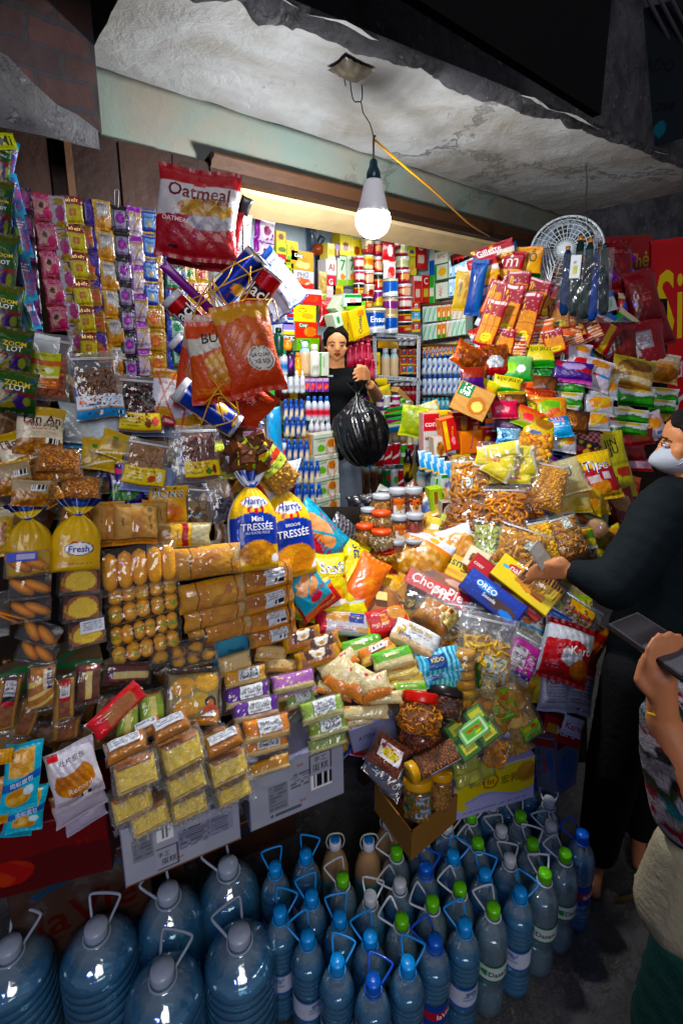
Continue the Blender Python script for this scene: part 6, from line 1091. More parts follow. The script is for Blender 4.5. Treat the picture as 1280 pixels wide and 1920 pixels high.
cbag(742, 1478, 60, 40, 20, 'nut', 'dark peanut packet under the loose wrapper flap', 'peanut packet', d=6, fv=.9, cols=('#4a2c28', '#2e1c1c'), size=.12, cnt=60)
jar(812, 1428, 58, 96, 62, 'clear square jar of peanuts lying on its side, yellow lid to the left', '#c8901c', 'ball', ('#8a5430', '#6e3e20', '#a06c40'), d=15, n=nrm([-.2, -.6, .6]), round_=False, square=True, size=.11, cnt=200, lab=('f #8c94a8;L .1 .9 .1 .9 #40485c 5', 1.1), lidh=.2) if 0 else None
mw, w, h, p = resolve(812, 1426, 92, 46, -26, nrm([-.2, -.5, .8]), 15, None, 1)
rj = empty('jar', mw); tag(rj, 'clear square jar of peanuts lying on its side, yellow lid to the left', 'jar')
bm, _, _ = boxmb(w*.9, h, h*.95, 'f white', 8, 8, bev=.008); q = bm.build('jar_body', 'hard', rj); q.location = (w*.06, 0, 0)
bm, _, _ = boxmb(w*.84, h*.9, h*.84, 'f #6e3e20', 8, 8, bev=.008); scatter(bm, boxS(w*.84, h*.88, h*.42), 'ball', 190, h*.055, ('#8a5430', '#6e3e20', '#a06c40'), 5, .03, .97, .03, .97); q = bm.build('contents', 'food', rj); q.location = (w*.06, 0, 0)
bm, tx, S = boxmb(w*.7, h*.8, .001, 'f #8a92a8;L .08 .92 .1 .9 #3c4458 6;e .85 .6 .07 .2 #a03a4a', 30, 14); q = bm.build('label_sticker', 'card', rj); q.location = (w*.12, -h*.505, 0); q.rotation_euler = (math.radians(90), 0, 0)
q = lathe([(h*.46, -w*.55), (h*.47, -w*.54), (h*.47, -w*.42), (h*.44, -w*.40)], 26, lin('#c8941c')).build('lid', 'plas', rj); q.rotation_euler = (0, 0, math.radians(-90))
jar(782, 1494, 50, 74, 0, 'square jar of mixed nuts with a yellow lid standing in the brown carton', '#c08a18', 'ball', ('#5a4a1c', '#8a5420', '#3a4a20'), d=11, n=nrm([-.3, -.8, .3]), round_=False, size=.16, cnt=90, lab=('f #8c94a8;L .1 .9 .1 .9 #40485c 7', 1.2))
jar(823, 1478, 42, 70, 2, 'square jar with a yellow lid behind, right side of the brown carton', '#b8841c', 'ball', ('#8a5c14', '#6a3c14'), d=8, n=nrm([-.3, -.8, .3]), round_=False, size=.16, cnt=70)
mw, w, h, p = resolve(882, 1374, 92, 84, -34, nrm([-.3, -.45, .8]), 13, None, 1)
rt = empty('clear_tray', mw); tag(rt, 'clear tray of four lime green cakes with a bright green label', 'cake tray')
bm, _, _ = boxmb(w, h, .05, 'f white', 8, 8, bev=.006); bm.build('clear_lid', 'hard', rt, smooth=False)
for i, (a, b) in enumerate([(-.24, -.24), (.24, -.24), (-.24, .24), (.24, .24)]):
 bm, _, _ = boxmb(w*.40, h*.40, .04, 'f #c8c028;n .5 .5 .6 .6 #b8b424 #d4cc3c 4', 14, 14, '#4a8a24', bev=.008); q = bm.build('cake', 'food', rt); q.location = (w*a, h*b, 0)
bm, tx, S = boxmb(w*.62, h*.44, .001, 'f #2a9a2a;r .06 .94 .1 .9 #c8e0b8;r .1 .9 .15 .85 #5aa848;L .15 .9 .4 .8 #b02828 3;e .6 .3 .1 .1 #d8d030', 26, 20); q = bm.build('label_sticker', 'card', rt); q.location = (0, 0, .028)
mw, w, h, p = resolve(872, 1262, 46, 86, -4, nrm([-.3, -.9, .3]), 12, None, .6)
rc = empty('rice_cake_stack', mw); tag(rc, 'clear stack of five thick rice cookies with a green side label', 'cookie stack')
for k in range(5):
 bm = lathe([(w*.40, -h*.09), (w*.47, -h*.07), (w*.48, 0), (w*.47, h*.07), (w*.40, h*.09)], 20, None, 'f #c09c68;n .5 .5 1 1 #b88c54 #d0b080 14'); q = bm.build('cookie', 'food', rc); q.location = (0, h*(-.4+.2*k), -.01)
lathe([(w*.5, -h*.5), (w*.52, 0), (w*.5, h*.5), (w*.2, h*.52)], 20, (1, 1, 1)).build('clear_wrapper', 'film', rc)
S = cylS(w*.53, -h*.25, h*.3, 1.2); q_, f_, u_, v_ = sheet(S, 8, 12); c_, _ = paint('f #1c5a20;L .2 .8 .1 .5 #b8c040 4;e .5 .8 .3 .1 #a8b838', u_, v_); q = MB().add(q_, f_, c_).build('label_sticker', 'card', rc); q.rotation_euler = (0, .8, 0)
cbag(906, 1262, 70, 92, 14, 'nut', 'pyramid bag of pale sunflower kernels with a white tag', 'bag of nuts', d=12, fv=.72, cols=('#b8a880', '#9a8a64', '#c8bc98'), size=.09, cnt=150, lab=('f #b8bcc0', .16, .5, .74, .96), th=.5)
cbag(892, 1318, 66, 50, -10, 'disc', 'clear bag of round rice crackers below the rice cookie stack', 'bag of crackers', d=10, fv=.9, cols=('#b87c40', '#9c642c', '#c89458'), size=.4, cnt=14, flat=.7)
GL = 'f #5a8a30;h .55 1 #7aa83c;e .3 .7 .18 .14 #c8c030;e .65 .72 .14 .1 #c03c30;r .1 .9 .1 .5 #88b058;L .15 .85 .42 .5 #c8a818 1;L .15 .85 .14 .34 #2a4a1c 2'
cbag(942, 1325, 92, 88, -14, 'disc', 'clear bag of oat crackers with a green label, standing behind the lime cakes', 'bag of crackers', d=11, fv=.9, cols=('#b89468', '#9c7a50', '#c8a87c'), size=.3, cnt=30, lab=(GL, .1, .72, .26, .92), flat=.5)
cbag(978, 1355, 74, 80, -24, 'seed', 'slanting clear bag of pale seeds with a small green label', 'bag of seeds', d=12, fv=.9, cols=('#b09464', '#90744a', '#c0a87c'), size=.07, cnt=200, lab=(GL, .3, .85, .1, .5))
cbag(962, 1404, 80, 50, -30, 'nut', 'clear bag of wheat seeds on the rim of the yellow carton', 'bag of seeds', d=11, fv=.9, cols=('#b09464', '#90744a'), size=.08, cnt=160)
cbag(928, 1410, 50, 60, 10, 'disc', 'small clear bag with golden crackers beside the lime cakes', 'bag of crackers', d=12, fv=.9, cols=('#b07838', '#8e5c24'), size=.3, cnt=20)
for x, y, w, h, a, l in [(872, 1432, 60, 40, -14, 'yellow green cakes in clear wrap just inside the yellow carton, left'), (900, 1444, 56, 44, -20, 'clear wrapped cakes inside the yellow carton, middle'), (876, 1456, 60, 34, -18, 'lowest wrapped cakes against the yellow carton front')]:
 wrapped(x, y, w, h, a, 'f #8a9040;n .5 .5 .5 .5 #7a7c38 #b8b46c 3', l, th=.6, d=8)
YC = 'f #b8a818;w .36 .10 #8a8cc0 7;w .30 .10 #9c9cc4 7;e .1 .24 .06 .08 #b8a818;e .9 .7 .14 .25 #a07c20;n .9 .7 .12 .2 #8a5c20 #b89858 3;e .44 .70 .10 .17 #8a2414;e .44 .70 .08 .135 #b8a818;t 宏乳|.68|.66|.22|#1c180c;t 早点|.24|.72|.15|#6a5a18;t fst|.44|.70|.1|#8a2414;L .1 .9 .05 .12 #4a4a60 1'
box(928, 1478, 158, 80, 2, YC, 'yellow carton with dark characters and a red ring emblem, holding cakes', 'carton', 'open_carton', dep=.16, d=8, n=nrm([-.42, -1, .05]), side='#8c8cb0')
cbx = empty('open_carton', Matrix.Translation(Vector(P(790, 1560, 1.25)))); tag(cbx, 'small open brown carton holding two yellow lidded jars', 'carton')
A0, B1, C1 = P(702, 1482, 1.36), P(772, 1556, 1.22), P(858, 1484, 1.32); zt = (A0[2]+B1[2]+C1[2])/3
A0[2] = B1[2] = C1[2] = zt; D1 = A0+C1-B1; hh_ = .085
def wallq(a, b, th=.004):
 n = nrm(np.cross(b-a, [0, 0, 1])); z = np.array([0, 0, hh_]); pts = [a-z, b-z, b-z-n*th, a-z-n*th, a, b, b-n*th, a-n*th]
 mb = MB(); mb.add(pts, [(3, 2, 1, 0), (4, 5, 6, 7), (0, 1, 5, 4), (1, 2, 6, 5), (2, 3, 7, 6), (3, 0, 4, 7)], lin('#7a5c3c')); o = mb.build('side_panel', 'paper', None, smooth=False); o.parent = cbx; o.matrix_parent_inverse = cbx.matrix_world.inverted()
for a, b in ((A0, B1), (B1, C1), (C1, D1), (D1, A0)): wallq(a, b)
z = np.array([0, 0, hh_]); o = MB().add([A0-z, B1-z, C1-z, D1-z], [(0, 1, 2, 3)], lin('#6a4e32')).build('base_panel', 'paper', None, smooth=False); o.parent = cbx; o.matrix_parent_inverse = cbx.matrix_world.inverted()
KA = 'f #b4b8be;w .66 .05 #a80c14 5;h .9 1 #980a12;v 0 .04 #98a0a8;n .5 .5 .2 .2 #b0b4ba #c8ccd0 4;n .72 .3 .22 .16 #9a4a1c #d08840 5;e .56 .64 .2 .09 #c01820;t Karo|.66|.60|.46|#f0ece8|12;t Karo|.18|.5|.24|#a8101c;L .08 .3 .2 .34 #808088 3;L .1 .4 .08 .14 #b05050 1'
bag(1058, 1222, 98, 116, 12, KA, 'upright silver and red waffle bag standing at the right end of the heap', 'waffle bag', 'waffle_bag', d=13, th=.6)
bag(1036, 1290, 56, 90, 4, 'f #a8acb4;h .8 1 #a80c14;t Karo|.5|.72|.7|#a8101c;L .15 .85 .2 .6 #606068 6', 'silver waffle pack on the left below the upright waffle bag', 'waffle bag', 'waffle_bag', d=9, th=.5)
bag(1084, 1292, 56, 96, 8, 'f #a8acb4;h .82 1 #a80c14;t Karo|.5|.74|.7|#a8101c;L .15 .85 .2 .64 #606068 6;B .3 .7 .08 .14', 'silver waffle pack on the right below the upright waffle bag', 'waffle bag', 'waffle_bag', d=10, th=.5)
bag(1105, 1205, 60, 80, 24, 'f #c07014;h .6 .8 #a81c18;n .5 .3 .3 .3 #8a3a1c #c06030 4', 'orange and red bag behind the upright waffle bag', 'snack bag', d=6)
box(1054, 1372, 76, 44, 12, 'f #a00c14;t Karo|.6|.5|.5|#e8d0d0;r .1 .4 .3 .7 #b08a28', 'red tray carton with waffle packs in it', 'carton', 'tray_carton', dep=.1, d=9, side='#90080e')
bag(1072, 1362, 40, 36, 16, 'f #a8acb4;t Karo|.5|.5|.8|#981018;h .8 1 #b0b4ba', 'silver waffle pack lying in the red tray carton', 'waffle bag', 'waffle_bag', d=15)
wc = box(1022, 1436, 40, 104, -4, 'f #5a5e68;h .86 1 #8a1018;t laVie|.5|.5|.85|#981820|-90;e .75 .5 .14 .3 #3a5a8a;L .1 .2 .2 .8 #303848 3', 'white water carton with red lettering turned on its side, at the right end', 'carton', 'water_carton', dep=.02, d=3, n=nrm([-1, -.55, 0]))
box(1062, 1432, 58, 112, 6, 'f #7c8290;e .5 .4 .42 .3 #4a7aa8;n .5 .4 .4 .3 #4a7aa8 #7c98b8 3;h .84 1 #8a1018', 'white and blue water carton side next to the sideways lettering', 'carton', 'water_carton', dep=.16, d=2, n=nrm([-.15, -1, 0]))
# ---------------------------------------------------------------- the goods hanging at the right jamb
CRK = 'f #8a1424;k 60 #c8a0a0 .028;h .90 .97 #a01830;L .1 .9 .88 .98 #e8d8d0 1;r .07 .93 .05 .66 #d0842c;n .5 .36 .44 .32 #c07424 #e0a04c 9;v .35 .37 #9a5420;v .63 .65 #9a5420;h .24 .255 #9a5420;h .45 .46 #9a5420;h 0 .045 #8a1424;e .52 .2 .26 .10 #e0cc14;L .32 .72 .14 .26 #8a7010 3;e .22 .74 .07 .14 #e0b848;e .22 .74 .035 .10 #8a1424;v 0 .05 #8a1424;v .95 1 #8a1424'
def crk(x, y, w, h, a, l, d, **k): return bag(x, y, w, h, a, CRK, l, 'cracker packet', 'cracker_packet', d=d, th=.09, n='c', seal=.02, wr=.03, mat='card', **k)
for a in [(918, 606, 40, 92, 20, 'cracker packet hanging lowest on the left of the cracker cluster', 12), (952, 585, 42, 110, 16, 'tall cracker packet left of centre in the cracker cluster', 14), (985, 600, 42, 110, 14, 'cracker packet overlapping the tall one from the right', 16), (1020, 566, 46, 60, 8, 'short cracker packet below the pale fan', 12), (930, 560, 44, 70, 22, 'cracker packet high on the left of the cluster', 10), (968, 545, 46, 76, 8, 'cracker packet just left of the orange and green packet', 9), (1002, 556, 46, 70, 20, 'cracker packet right under the orange and green packet', 13), (1046, 590, 44, 56, -6, 'cracker packet under the left umbrella', 13), (1074, 612, 44, 50, -18, 'cracker packet low under the umbrellas', 11), (944, 640, 42, 50, 10, 'cracker packet at the lower left corner of the cluster', 11), (1038, 640, 42, 46, -14, 'small tilted cracker packet at the bottom of the cluster', 16)]: crk(*a)
LN = 'f #a0182c;H 9 #d8c8b0 1;k 12 #d8a420 .04;h .42 .58 #b83818'
LO = 'f #c84410;H 8 #e0c8b0 1;k 12 #d8a420 .05;h .4 .6 #d85818'
for i, (x, y, w, h, a, s_, d) in enumerate([(958, 640, 62, 30, 6, LN, 10), (956, 655, 60, 26, 4, LN, 12), (960, 625, 60, 26, 8, LN, 8), (968, 668, 64, 26, -4, LN, 9), (1002, 590, 40, 36, 10, LN, 9), (1012, 616, 54, 30, -6, LO, 13), (1020, 602, 54, 26, -10, LO, 10), (1050, 604, 60, 30, 14, LO, 13), (1058, 622, 60, 30, 18, LO, 11), (1040, 592, 50, 26, 10, LO, 9),
      (1010, 634, 60, 24, 0, LN, 11), (1012, 650, 56, 22, 2, LN, 9), (1068, 640, 52, 20, -24, LN, 12), (1096, 608, 50, 24, -22, LN, 12), (1104, 626, 50, 26, -26, LN, 14), (1092, 594, 46, 22, -16, LN, 9), (1030, 662, 50, 20, -14, LN, 10), (1000, 676, 50, 20, 10, LN, 8), (1012, 600, 40, 26, 2, LO, 8)]):
 bag(x, y, w, h, a, s_, 'row of crackers seen edge on inside the cracker cluster', 'cracker packet', 'cracker_packet', d=d-2, th=.3, n='c', group='edge-on cracker packets', seal=.03)
bag(925, 478, 84, 40, -14, 'f #981420;h .4 .62 #d8d0c8;t Gillette|.4|.75|.6|#e8e0e0;k 6 #d8a420 .05;h 0 .14 #d8a018', 'red razor card with white lettering at the top of the right jamb', 'razor card', 'razor_card', d=0, th=.1, n='c')
bag(905, 502, 60, 40, -10, 'f #a82028;h 0 .3 #d89a20;h .3 .5 #d8d0c8;n .5 .2 .4 .2 #d8b040 #a83018 4', 'second red razor card beneath the first', 'razor card', 'razor_card', d=0, th=.1, n='c')
bag(908, 540, 50, 60, 0, 'f #2a50a0;h .6 1 #d88a18;h .3 .5 #c8ccd4;L .1 .9 .1 .3 #c0c8e0 2', 'blue and orange card under the razor cards', 'razor card', 'razor_card', d=-1, th=.1, n='c')
bag(958, 500, 46, 60, 10, 'f #a01420;h .2 .4 #d8a018;t ก๋า|.5|.7|.5|#e0d8d0;t ก๋า|.5|.15|.5|#e0d8d0', 'red packet with looping white letters left of the orange one', d=6, n='c', th=.15)
bag(990, 492, 50, 60, 6, 'f #d88a10;t HỔ|.5|.72|.6|#2a5a2a;n .5 .3 .35 .2 #e0b040 #c86010 4;h 0 .16 #2a6a2a', 'orange and green packet beside the pale fan', d=8, n='c', th=.2)
bag(868, 542, 34, 86, 8, 'f #dcb018;h .9 1 #f0ece0;t Creado|.3|.5|.8|#1c2c50|84;n .7 .3 .16 .2 #c88a30 #f0d080 3;n .7 .7 .16 .16 #c88a30 #f0d080 3', 'tall yellow packet with dark lettering up its side, front of the carton shelf', d=-4, n='c', th=.2, t=2.55)
bag(892, 540, 30, 110, 10, 'f #1c3c80;v .6 1 #24508c', 'rolled blue umbrella bag hanging left of the crackers', d=0, n='c', th=.5)
fm = P(1060, 470, 2.30); cn = -nrm(ray(1060, 470)); fu = nrm(np.array([0, 0, 1])-cn*cn[2]); fnn = nrm(cn*.85+np.array([-.1, 0, .25])); fu = nrm(fu-fnn*(fu@fnn)); fr_ = np.cross(fu, fnn)
fan = empty('desk_fan', MW(fm, fr_, fu, fnn)); tag(fan, 'pale grey plastic fan hanging by a hook at the right of the opening', 'fan'); Rf = .155; fc = lin('#c8d2d6')
def arcring(r, z, rad, n=40): return tube([(r*math.cos(a), r*math.sin(a), z) for a in np.linspace(0, 2*math.pi, n, endpoint=False)], rad, 5, fc, closed=True)
arcring(Rf, .0, .006).build('rim', 'plas', fan)
mb = MB()
for k, r in enumerate((.03, .05, .07, .09, .11, .13)): mb = tube([(r*math.cos(a), r*math.sin(a), .03) for a in np.linspace(0, 2*math.pi, 30, endpoint=False)], .0018, 4, fc, mb, closed=True)
for a in np.linspace(0, 2*math.pi, 28, endpoint=False): tube([(.025*math.cos(a), .025*math.sin(a), .034), (.1*math.cos(a), .1*math.sin(a), .032), (Rf*math.cos(a), Rf*math.sin(a), .004)], .0018, 4, fc, mb)
mb.build('front_grille', 'plas', fan)
mb = MB()                                  # slotted shroud
nn_ = 72; prof = [(Rf+.002, -.0), (Rf+.008, -.015), (Rf+.008, -.04), (Rf+.004, -.065), (Rf-.01, -.09)]
V = [(r*math.cos(2*math.pi*i/nn_), r*math.sin(2*math.pi*i/nn_), z) for r, z in prof for i in range(nn_)]
F = [(j*nn_+i, j*nn_+(i+1) % nn_, (j+1)*nn_+(i+1) % nn_, (j+1)*nn_+i) for j in range(4) for i in range(nn_) if not (j in (1, 2) and i % 3 != 0)]
mb.add(V, F, fc); sh_ = mb.build('slotted_shroud', 'plas', fan)
lathe([(.03, .02), (.045, .03), (.02, .042)], 24, fc).build('hub', 'plas', fan).rotation_euler = (math.radians(90), 0, 0)
for k in range(5):
 a = k*1.2566; mb = MB(); S = lambda u, v, sg=1: np.stack([(.03+.1*u)*np.cos(a+(v-.5)*.9*u), (.03+.1*u)*np.sin(a+(v-.5)*.9*u), (v-.5)*.03+0*u-.005], -1); q, f, u, v = sheet(S, 6, 6); mb.add(q, f, lin('#8a98a4')).build('blade', 'plas', fan)
cub('base', 'plas', -.06, .04, -.30, -.12, -.07, -.03, fc*.9, fan); cub('base', 'plas', -.15, -.11, -.28, -.02, -.03, .02, fc, fan)
for k in range(4): tube([(-.10+.008*k, .02, .05), (-.085+.016*k, -.08, .06), (-.03-.008*k, -.2+.01*k, .06), (-.05, -.22+.02*k, .055), (-.11+.01*k, -.1, .055)], .0028, 5, lin('#d0d4d8')).build('power_cord', 'plas', fan)
wire('hanging_hook', [P(1098, 300, 1.95), P(1100, 350, 2.05), P(1097, 372, 2.1), P(1100, 400, 2.2), P(1102, 440, 2.28)], .0018, '#20241f', 'thin dark wire from the canopy down to the fan', 'hook')
ub = empty('umbrella_pack', Matrix.Translation(Vector(P(1090, 520, 2.15)))); tag(ub, 'clear bag of folded dark green and blue umbrellas hanging in front of the fan', 'umbrella pack')
for k, (x0, y0, x1, y1, c) in enumerate([(1064, 470, 1056, 590, '#12264a'), (1088, 452, 1074, 592, '#0a1c1c'), (1106, 456, 1094, 596, '#0c2224'), (1118, 475, 1108, 600, '#103070'), (1134, 465, 1130, 590, '#0b181c')]):
 a, b = P(x0, y0, 2.14-.01*k), P(x1, y1, 2.10-.01*k); pts = [a, a+(b-a)*.05, a+(b-a)*.5, a+(b-a)*.92, b]
 o = tube(pts, [.009, .015, .018, .020, .012], 9, lin(c)).build('folded_umbrella', 'cloth'); o.parent = ub; o.matrix_parent_inverse = ub.matrix_world.inverted()
 o2 = tube([a, a+(a-b)*.06], .010, 8, lin('#a87040' if k < 3 else '#101014')).build('umbrella_handle', 'plas'); o2.parent = o
mw, w, h, p = resolve(1092, 540, 108, 140, 2, 'c', 0, 2.09, 1); S = pillow_S(w, h, .13, 9, wr=.16, pinch=0, seal=.02); mb = MB()
for sg in (1, -1):
 q, f, u, v = sheet(S, 26, 30, sg); mb.add(q, f, (1, 1, 1))
o = mb.build('clear_wrapper', 'film', None, mw); o.parent = ub; o.matrix_parent_inverse = ub.matrix_world.inverted()
mw, w, h, p = resolve(1078, 500, 20, 44, 6, 'c', 0, 2.02, 1); o = boxmb(w, h, .001, 'f #c0c4c8;L .2 .8 .6 .9 #404050 2;n .5 .35 .3 .2 #8aa050 #c8b060 4', 12, 20)[0].build('label_sticker', 'card', None, mw); o.parent = ub; o.matrix_parent_inverse = ub.matrix_world.inverted()
RB = 'g #5a0610 #90101c;w .2 .05 #6a0812 5'
for x, y, w, h, a, s_, l, d in [(1205, 560, 62, 110, -12, RB+';e .5 .5 .26 .16 #8a4040;L .35 .65 .42 .58 #c08080 3', 'dark red hanging bag with a pale round print near the tall sign', 6), (1210, 655, 74, 110, -8, RB+';r .15 .6 .5 .8 #8a8088;L .2 .55 .52 .78 #c0b8c0 5;B .2 .6 .16 .26', 'dark red hanging bag with a white ingredient panel', 7), (1155, 500, 60, 100, -4, 'f #781018;L .1 .9 .7 .8 #c09090 2;n .5 .4 .4 .2 #5a1418 #98282c 4', 'dark red bags hanging behind the umbrella pack', 0),
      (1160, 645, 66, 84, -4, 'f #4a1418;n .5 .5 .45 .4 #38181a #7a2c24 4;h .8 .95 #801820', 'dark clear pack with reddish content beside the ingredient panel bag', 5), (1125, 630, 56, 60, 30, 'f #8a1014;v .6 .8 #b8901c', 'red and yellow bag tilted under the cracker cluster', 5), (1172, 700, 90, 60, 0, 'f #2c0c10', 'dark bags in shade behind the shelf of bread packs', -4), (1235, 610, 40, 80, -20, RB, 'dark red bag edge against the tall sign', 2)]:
 bag(x, y, w, h, a, s_, l, 'hanging bag', 'hanging_bag', d=d, th=.35)
KJ = 'f #d0bc14;h .62 1 #c8b810;t KẸO JELLY|.5|.76|.8|#1a1a12;h 0 .3 #2a7a2a'
C = [(905, 636, 44, 50, -20, 'f #c8ccd0;n .5 .5 .3 .3 #c84818 #e8a030 4;h .8 1 #c83018', 'small orange and white packet at the left end of the candy rows'), (935, 625, 60, 50, 10, 'f #e8dcc0;h .6 1 #c01c18;n .5 .3 .4 .2 #d89030 #e8c080 4', 'red topped packet with a pastry picture'), (965, 642, 40, 30, 0, 'f #d89a18;h .3 .5 #c02018', 'small amber packet beside the red topped one'),
  (875, 668, 54, 46, 26, 'f #b84c18;n .5 .5 .5 .4 #6a2c14 #c87038 7', 'orange brown dried squid packet, leftmost of the candy rows'), (905, 668, 34, 26, 0, 'f #a8acb0;n .5 .5 .3 .3 #c8ccd0 #888c90 3', 'round silvery packet corner among the squid packets'), (890, 695, 44, 40, 20, 'f #a84818;n .5 .5 .5 .4 #7a3414 #c87038 8', 'second orange brown squid packet, lower'), (925, 678, 56, 64, -8, 'f #b84418;n .5 .7 .5 .3 #6a2c14 #c87038 7;e .5 .45 .3 .2 #c0c4c8;h 0 .3 #b8141c', 'squid packet with red base and a silver oval'),
  (885, 708, 46, 40, 0, 'f #3a1c5a;h .5 1 #7a2a20', 'violet packet under the squid packets'), (905, 712, 44, 24, 10, 'f #9aa0a8;V 8 #1c1c20', 'black and white striped packet below the squid packets'), (960, 666, 54, 30, 6, 'f #b82838;n .4 .5 .3 .3 #c86870 #a01828 4', 'pinkish red packet below the cracker rows'),
  (966, 694, 64, 52, -2, 'g #1c7a34 #8ac080;e .3 .55 .2 .2 #9ac860;e .62 .5 .14 .14 #e8e8e0;h 0 .14 #186a2c', 'green coconut candy bag in the candy rows'), (1010, 668, 60, 44, 0, KJ, 'yellow jelly candy bag at the top of the candy rows'), (1010, 698, 60, 40, 2, 'g #1c5a2a #2a8a3c;n .5 .5 .4 .3 #2a7a3a #70b060 4;h 0 .1 #d0408a', 'green bag under the top yellow jelly bag'),
  (908, 730, 50, 40, 24, 'g #1c6a2a #d8d020;n .6 .4 .3 .3 #d88a18 #e8b040 3', 'green and orange candy bag above the wooden looking carton'), (950, 722, 54, 34, 10, KJ, 'yellow jelly candy bag at the left of the second row'), (960, 748, 56, 30, -4, 'f #3a2018;n .5 .5 .5 .4 #4a2a18 #8a5830 5;h .8 1 #c8a818', 'dark brown candy bag in the second row'), (986, 728, 50, 44, -30, 'f #d88858;n .5 .5 .4 .4 #c85040 #e8a080 3', 'salmon packet leaning between the yellow and brown candy bags'),
  (1012, 722, 66, 36, 2, 'f #2c1810;n .5 .5 .5 .5 #3a2014 #7c4a2c 5', 'very dark brown candy bag right of the salmon packet'), (1010, 744, 60, 30, 8, 'f #d07a20;h .5 1 #b83818', 'orange candy bag under the very dark one'), (945, 768, 50, 34, -4, 'f #b8143c;n .4 .5 .3 .2 #e8a0a8 #c82040 3', 'crimson candy bag above the dark fruit packet'), (950, 792, 54, 40, 4, 'f #4a3048;h .6 .9 #a89a30;n .5 .3 .4 .3 #3c2840 #7a5a78 4', 'dark fruit packet with a multi coloured header'),
  (990, 760, 44, 24, 16, KJ, 'small yellow jelly bag in the middle of the third row'), (988, 784, 54, 40, 26, 'g #6a9a30 #d05048;n .5 .5 .2 .2 #e0787a #c83c44 3', 'watermelon coloured candy bag'), (1034, 768, 58, 46, -8, 'f #c87818;n .4 .6 .4 .3 #5a9a28 #c8c030 4;n .6 .3 .3 .2 #c83c1c #e0a030 4', 'mixed fruit candy bag with green and orange print'), (952, 818, 44, 30, 4, 'f #8ab8d0;e .3 .5 .14 .2 #3a5a80;h 0 .3 #5088b0', 'light blue packet left of the peanut pouch'), (1010, 806, 62, 50, 10, 'f #c8a814;n .6 .7 .3 .2 #8a5c30 #c8a068 5;e .4 .3 .2 .1 #1c4a8a;h .9 1 #d8c028', 'yellow nut pouch with a blue ribbon print'),
  (1046, 800, 50, 44, -16, 'f #5098c8;h .7 1 #2a6aa8;L .1 .9 .4 .6 #e0e8f0 2;t Sữa|.5|.8|.5|#e8a0b8', 'light blue milk candy packet right of the yellow nut pouch'), (1075, 790, 60, 44, 4, 'f #4a2c18;n .5 .5 .4 .4 #6a4024 #a87040 4', 'brown packet with wooden bowl print')]
for i, (x, y, w, h, a, s_, l) in enumerate(C): bag(x, y, w, h, a, s_, l, 'candy bag', 'candy_bag', d=4+(i % 4)*2+(y-650)*.03, th=.35, mat='metfoil' if i % 3 == 0 else 'foil')
cbag(1000, 838, 80, 60, 10, 'nut', 'clear bag of cashew cookies with a red label under the yellow nut pouch', 'bag of cookies', d=8, fv=.9, cols=('#c08a4c', '#a87038', '#d0a060'), size=.22, cnt=50, lab=('f #b81420;L .1 .9 .2 .8 #e8d0c0 2', .3, .8, .62, .86), flat=.4)
wire('marker_pen', [P(1002, 834, 2.0), P(1046, 814, 2.0)], .005, '#0c0c10', 'black pen resting on the cashew cookie bag', 'pen')
root = empty('packet_bundle', Matrix.Translation(Vector(P(950, 872, 1.88)))); tag(root, 'clear tied bundle of bright yellow packets with white edges', 'packet bundle')
for i, (x, y, w, h, a) in enumerate([(920, 860, 60, 36, 10), (932, 878, 60, 36, 30), (950, 862, 36, 60, 10), (966, 876, 34, 64, -14), (985, 868, 40, 60, -10), (940, 845, 70, 30, -10), (955, 896, 80, 22, 0), (978, 850, 40, 30, 10)]):
 mw, w_, h_, p = resolve(x, y, w, h, a, 'c', 0, 1.86-.01*(i % 3), 1); o = pillow('f #d8c40c;h .94 1 #d8d8c8;h 0 .08 #d8d8c8;n .5 .5 .3 .12 #c83018 #d8c40c 3' if i % 3 == 0 else 'f #d8c40c;v .9 1 #d8d8c8;v 0 .07 #d8d8c8', w_, h_, min(w_, h_)*.4, w, h, 'foil', 'yellow_packet', None, mw); o.parent = root; o.matrix_parent_inverse = root.matrix_world.inverted()
mw, w_, h_, p = resolve(950, 872, 118, 84, 4, 'c', 0, 1.84, 1); S = pillow_S(w_, h_, .10, 31, wr=.14, pinch=0, seal=.0, pu=2.2, pv=2.2); mb = MB()
for sg in (1, -1):
 q, f, u, v = sheet(S, 26, 22, sg); mb.add(q, f, (1, 1, 1))
o = mb.build('clear_wrapper', 'film', None, mw); o.parent = root; o.matrix_parent_inverse = root.matrix_world.inverted()
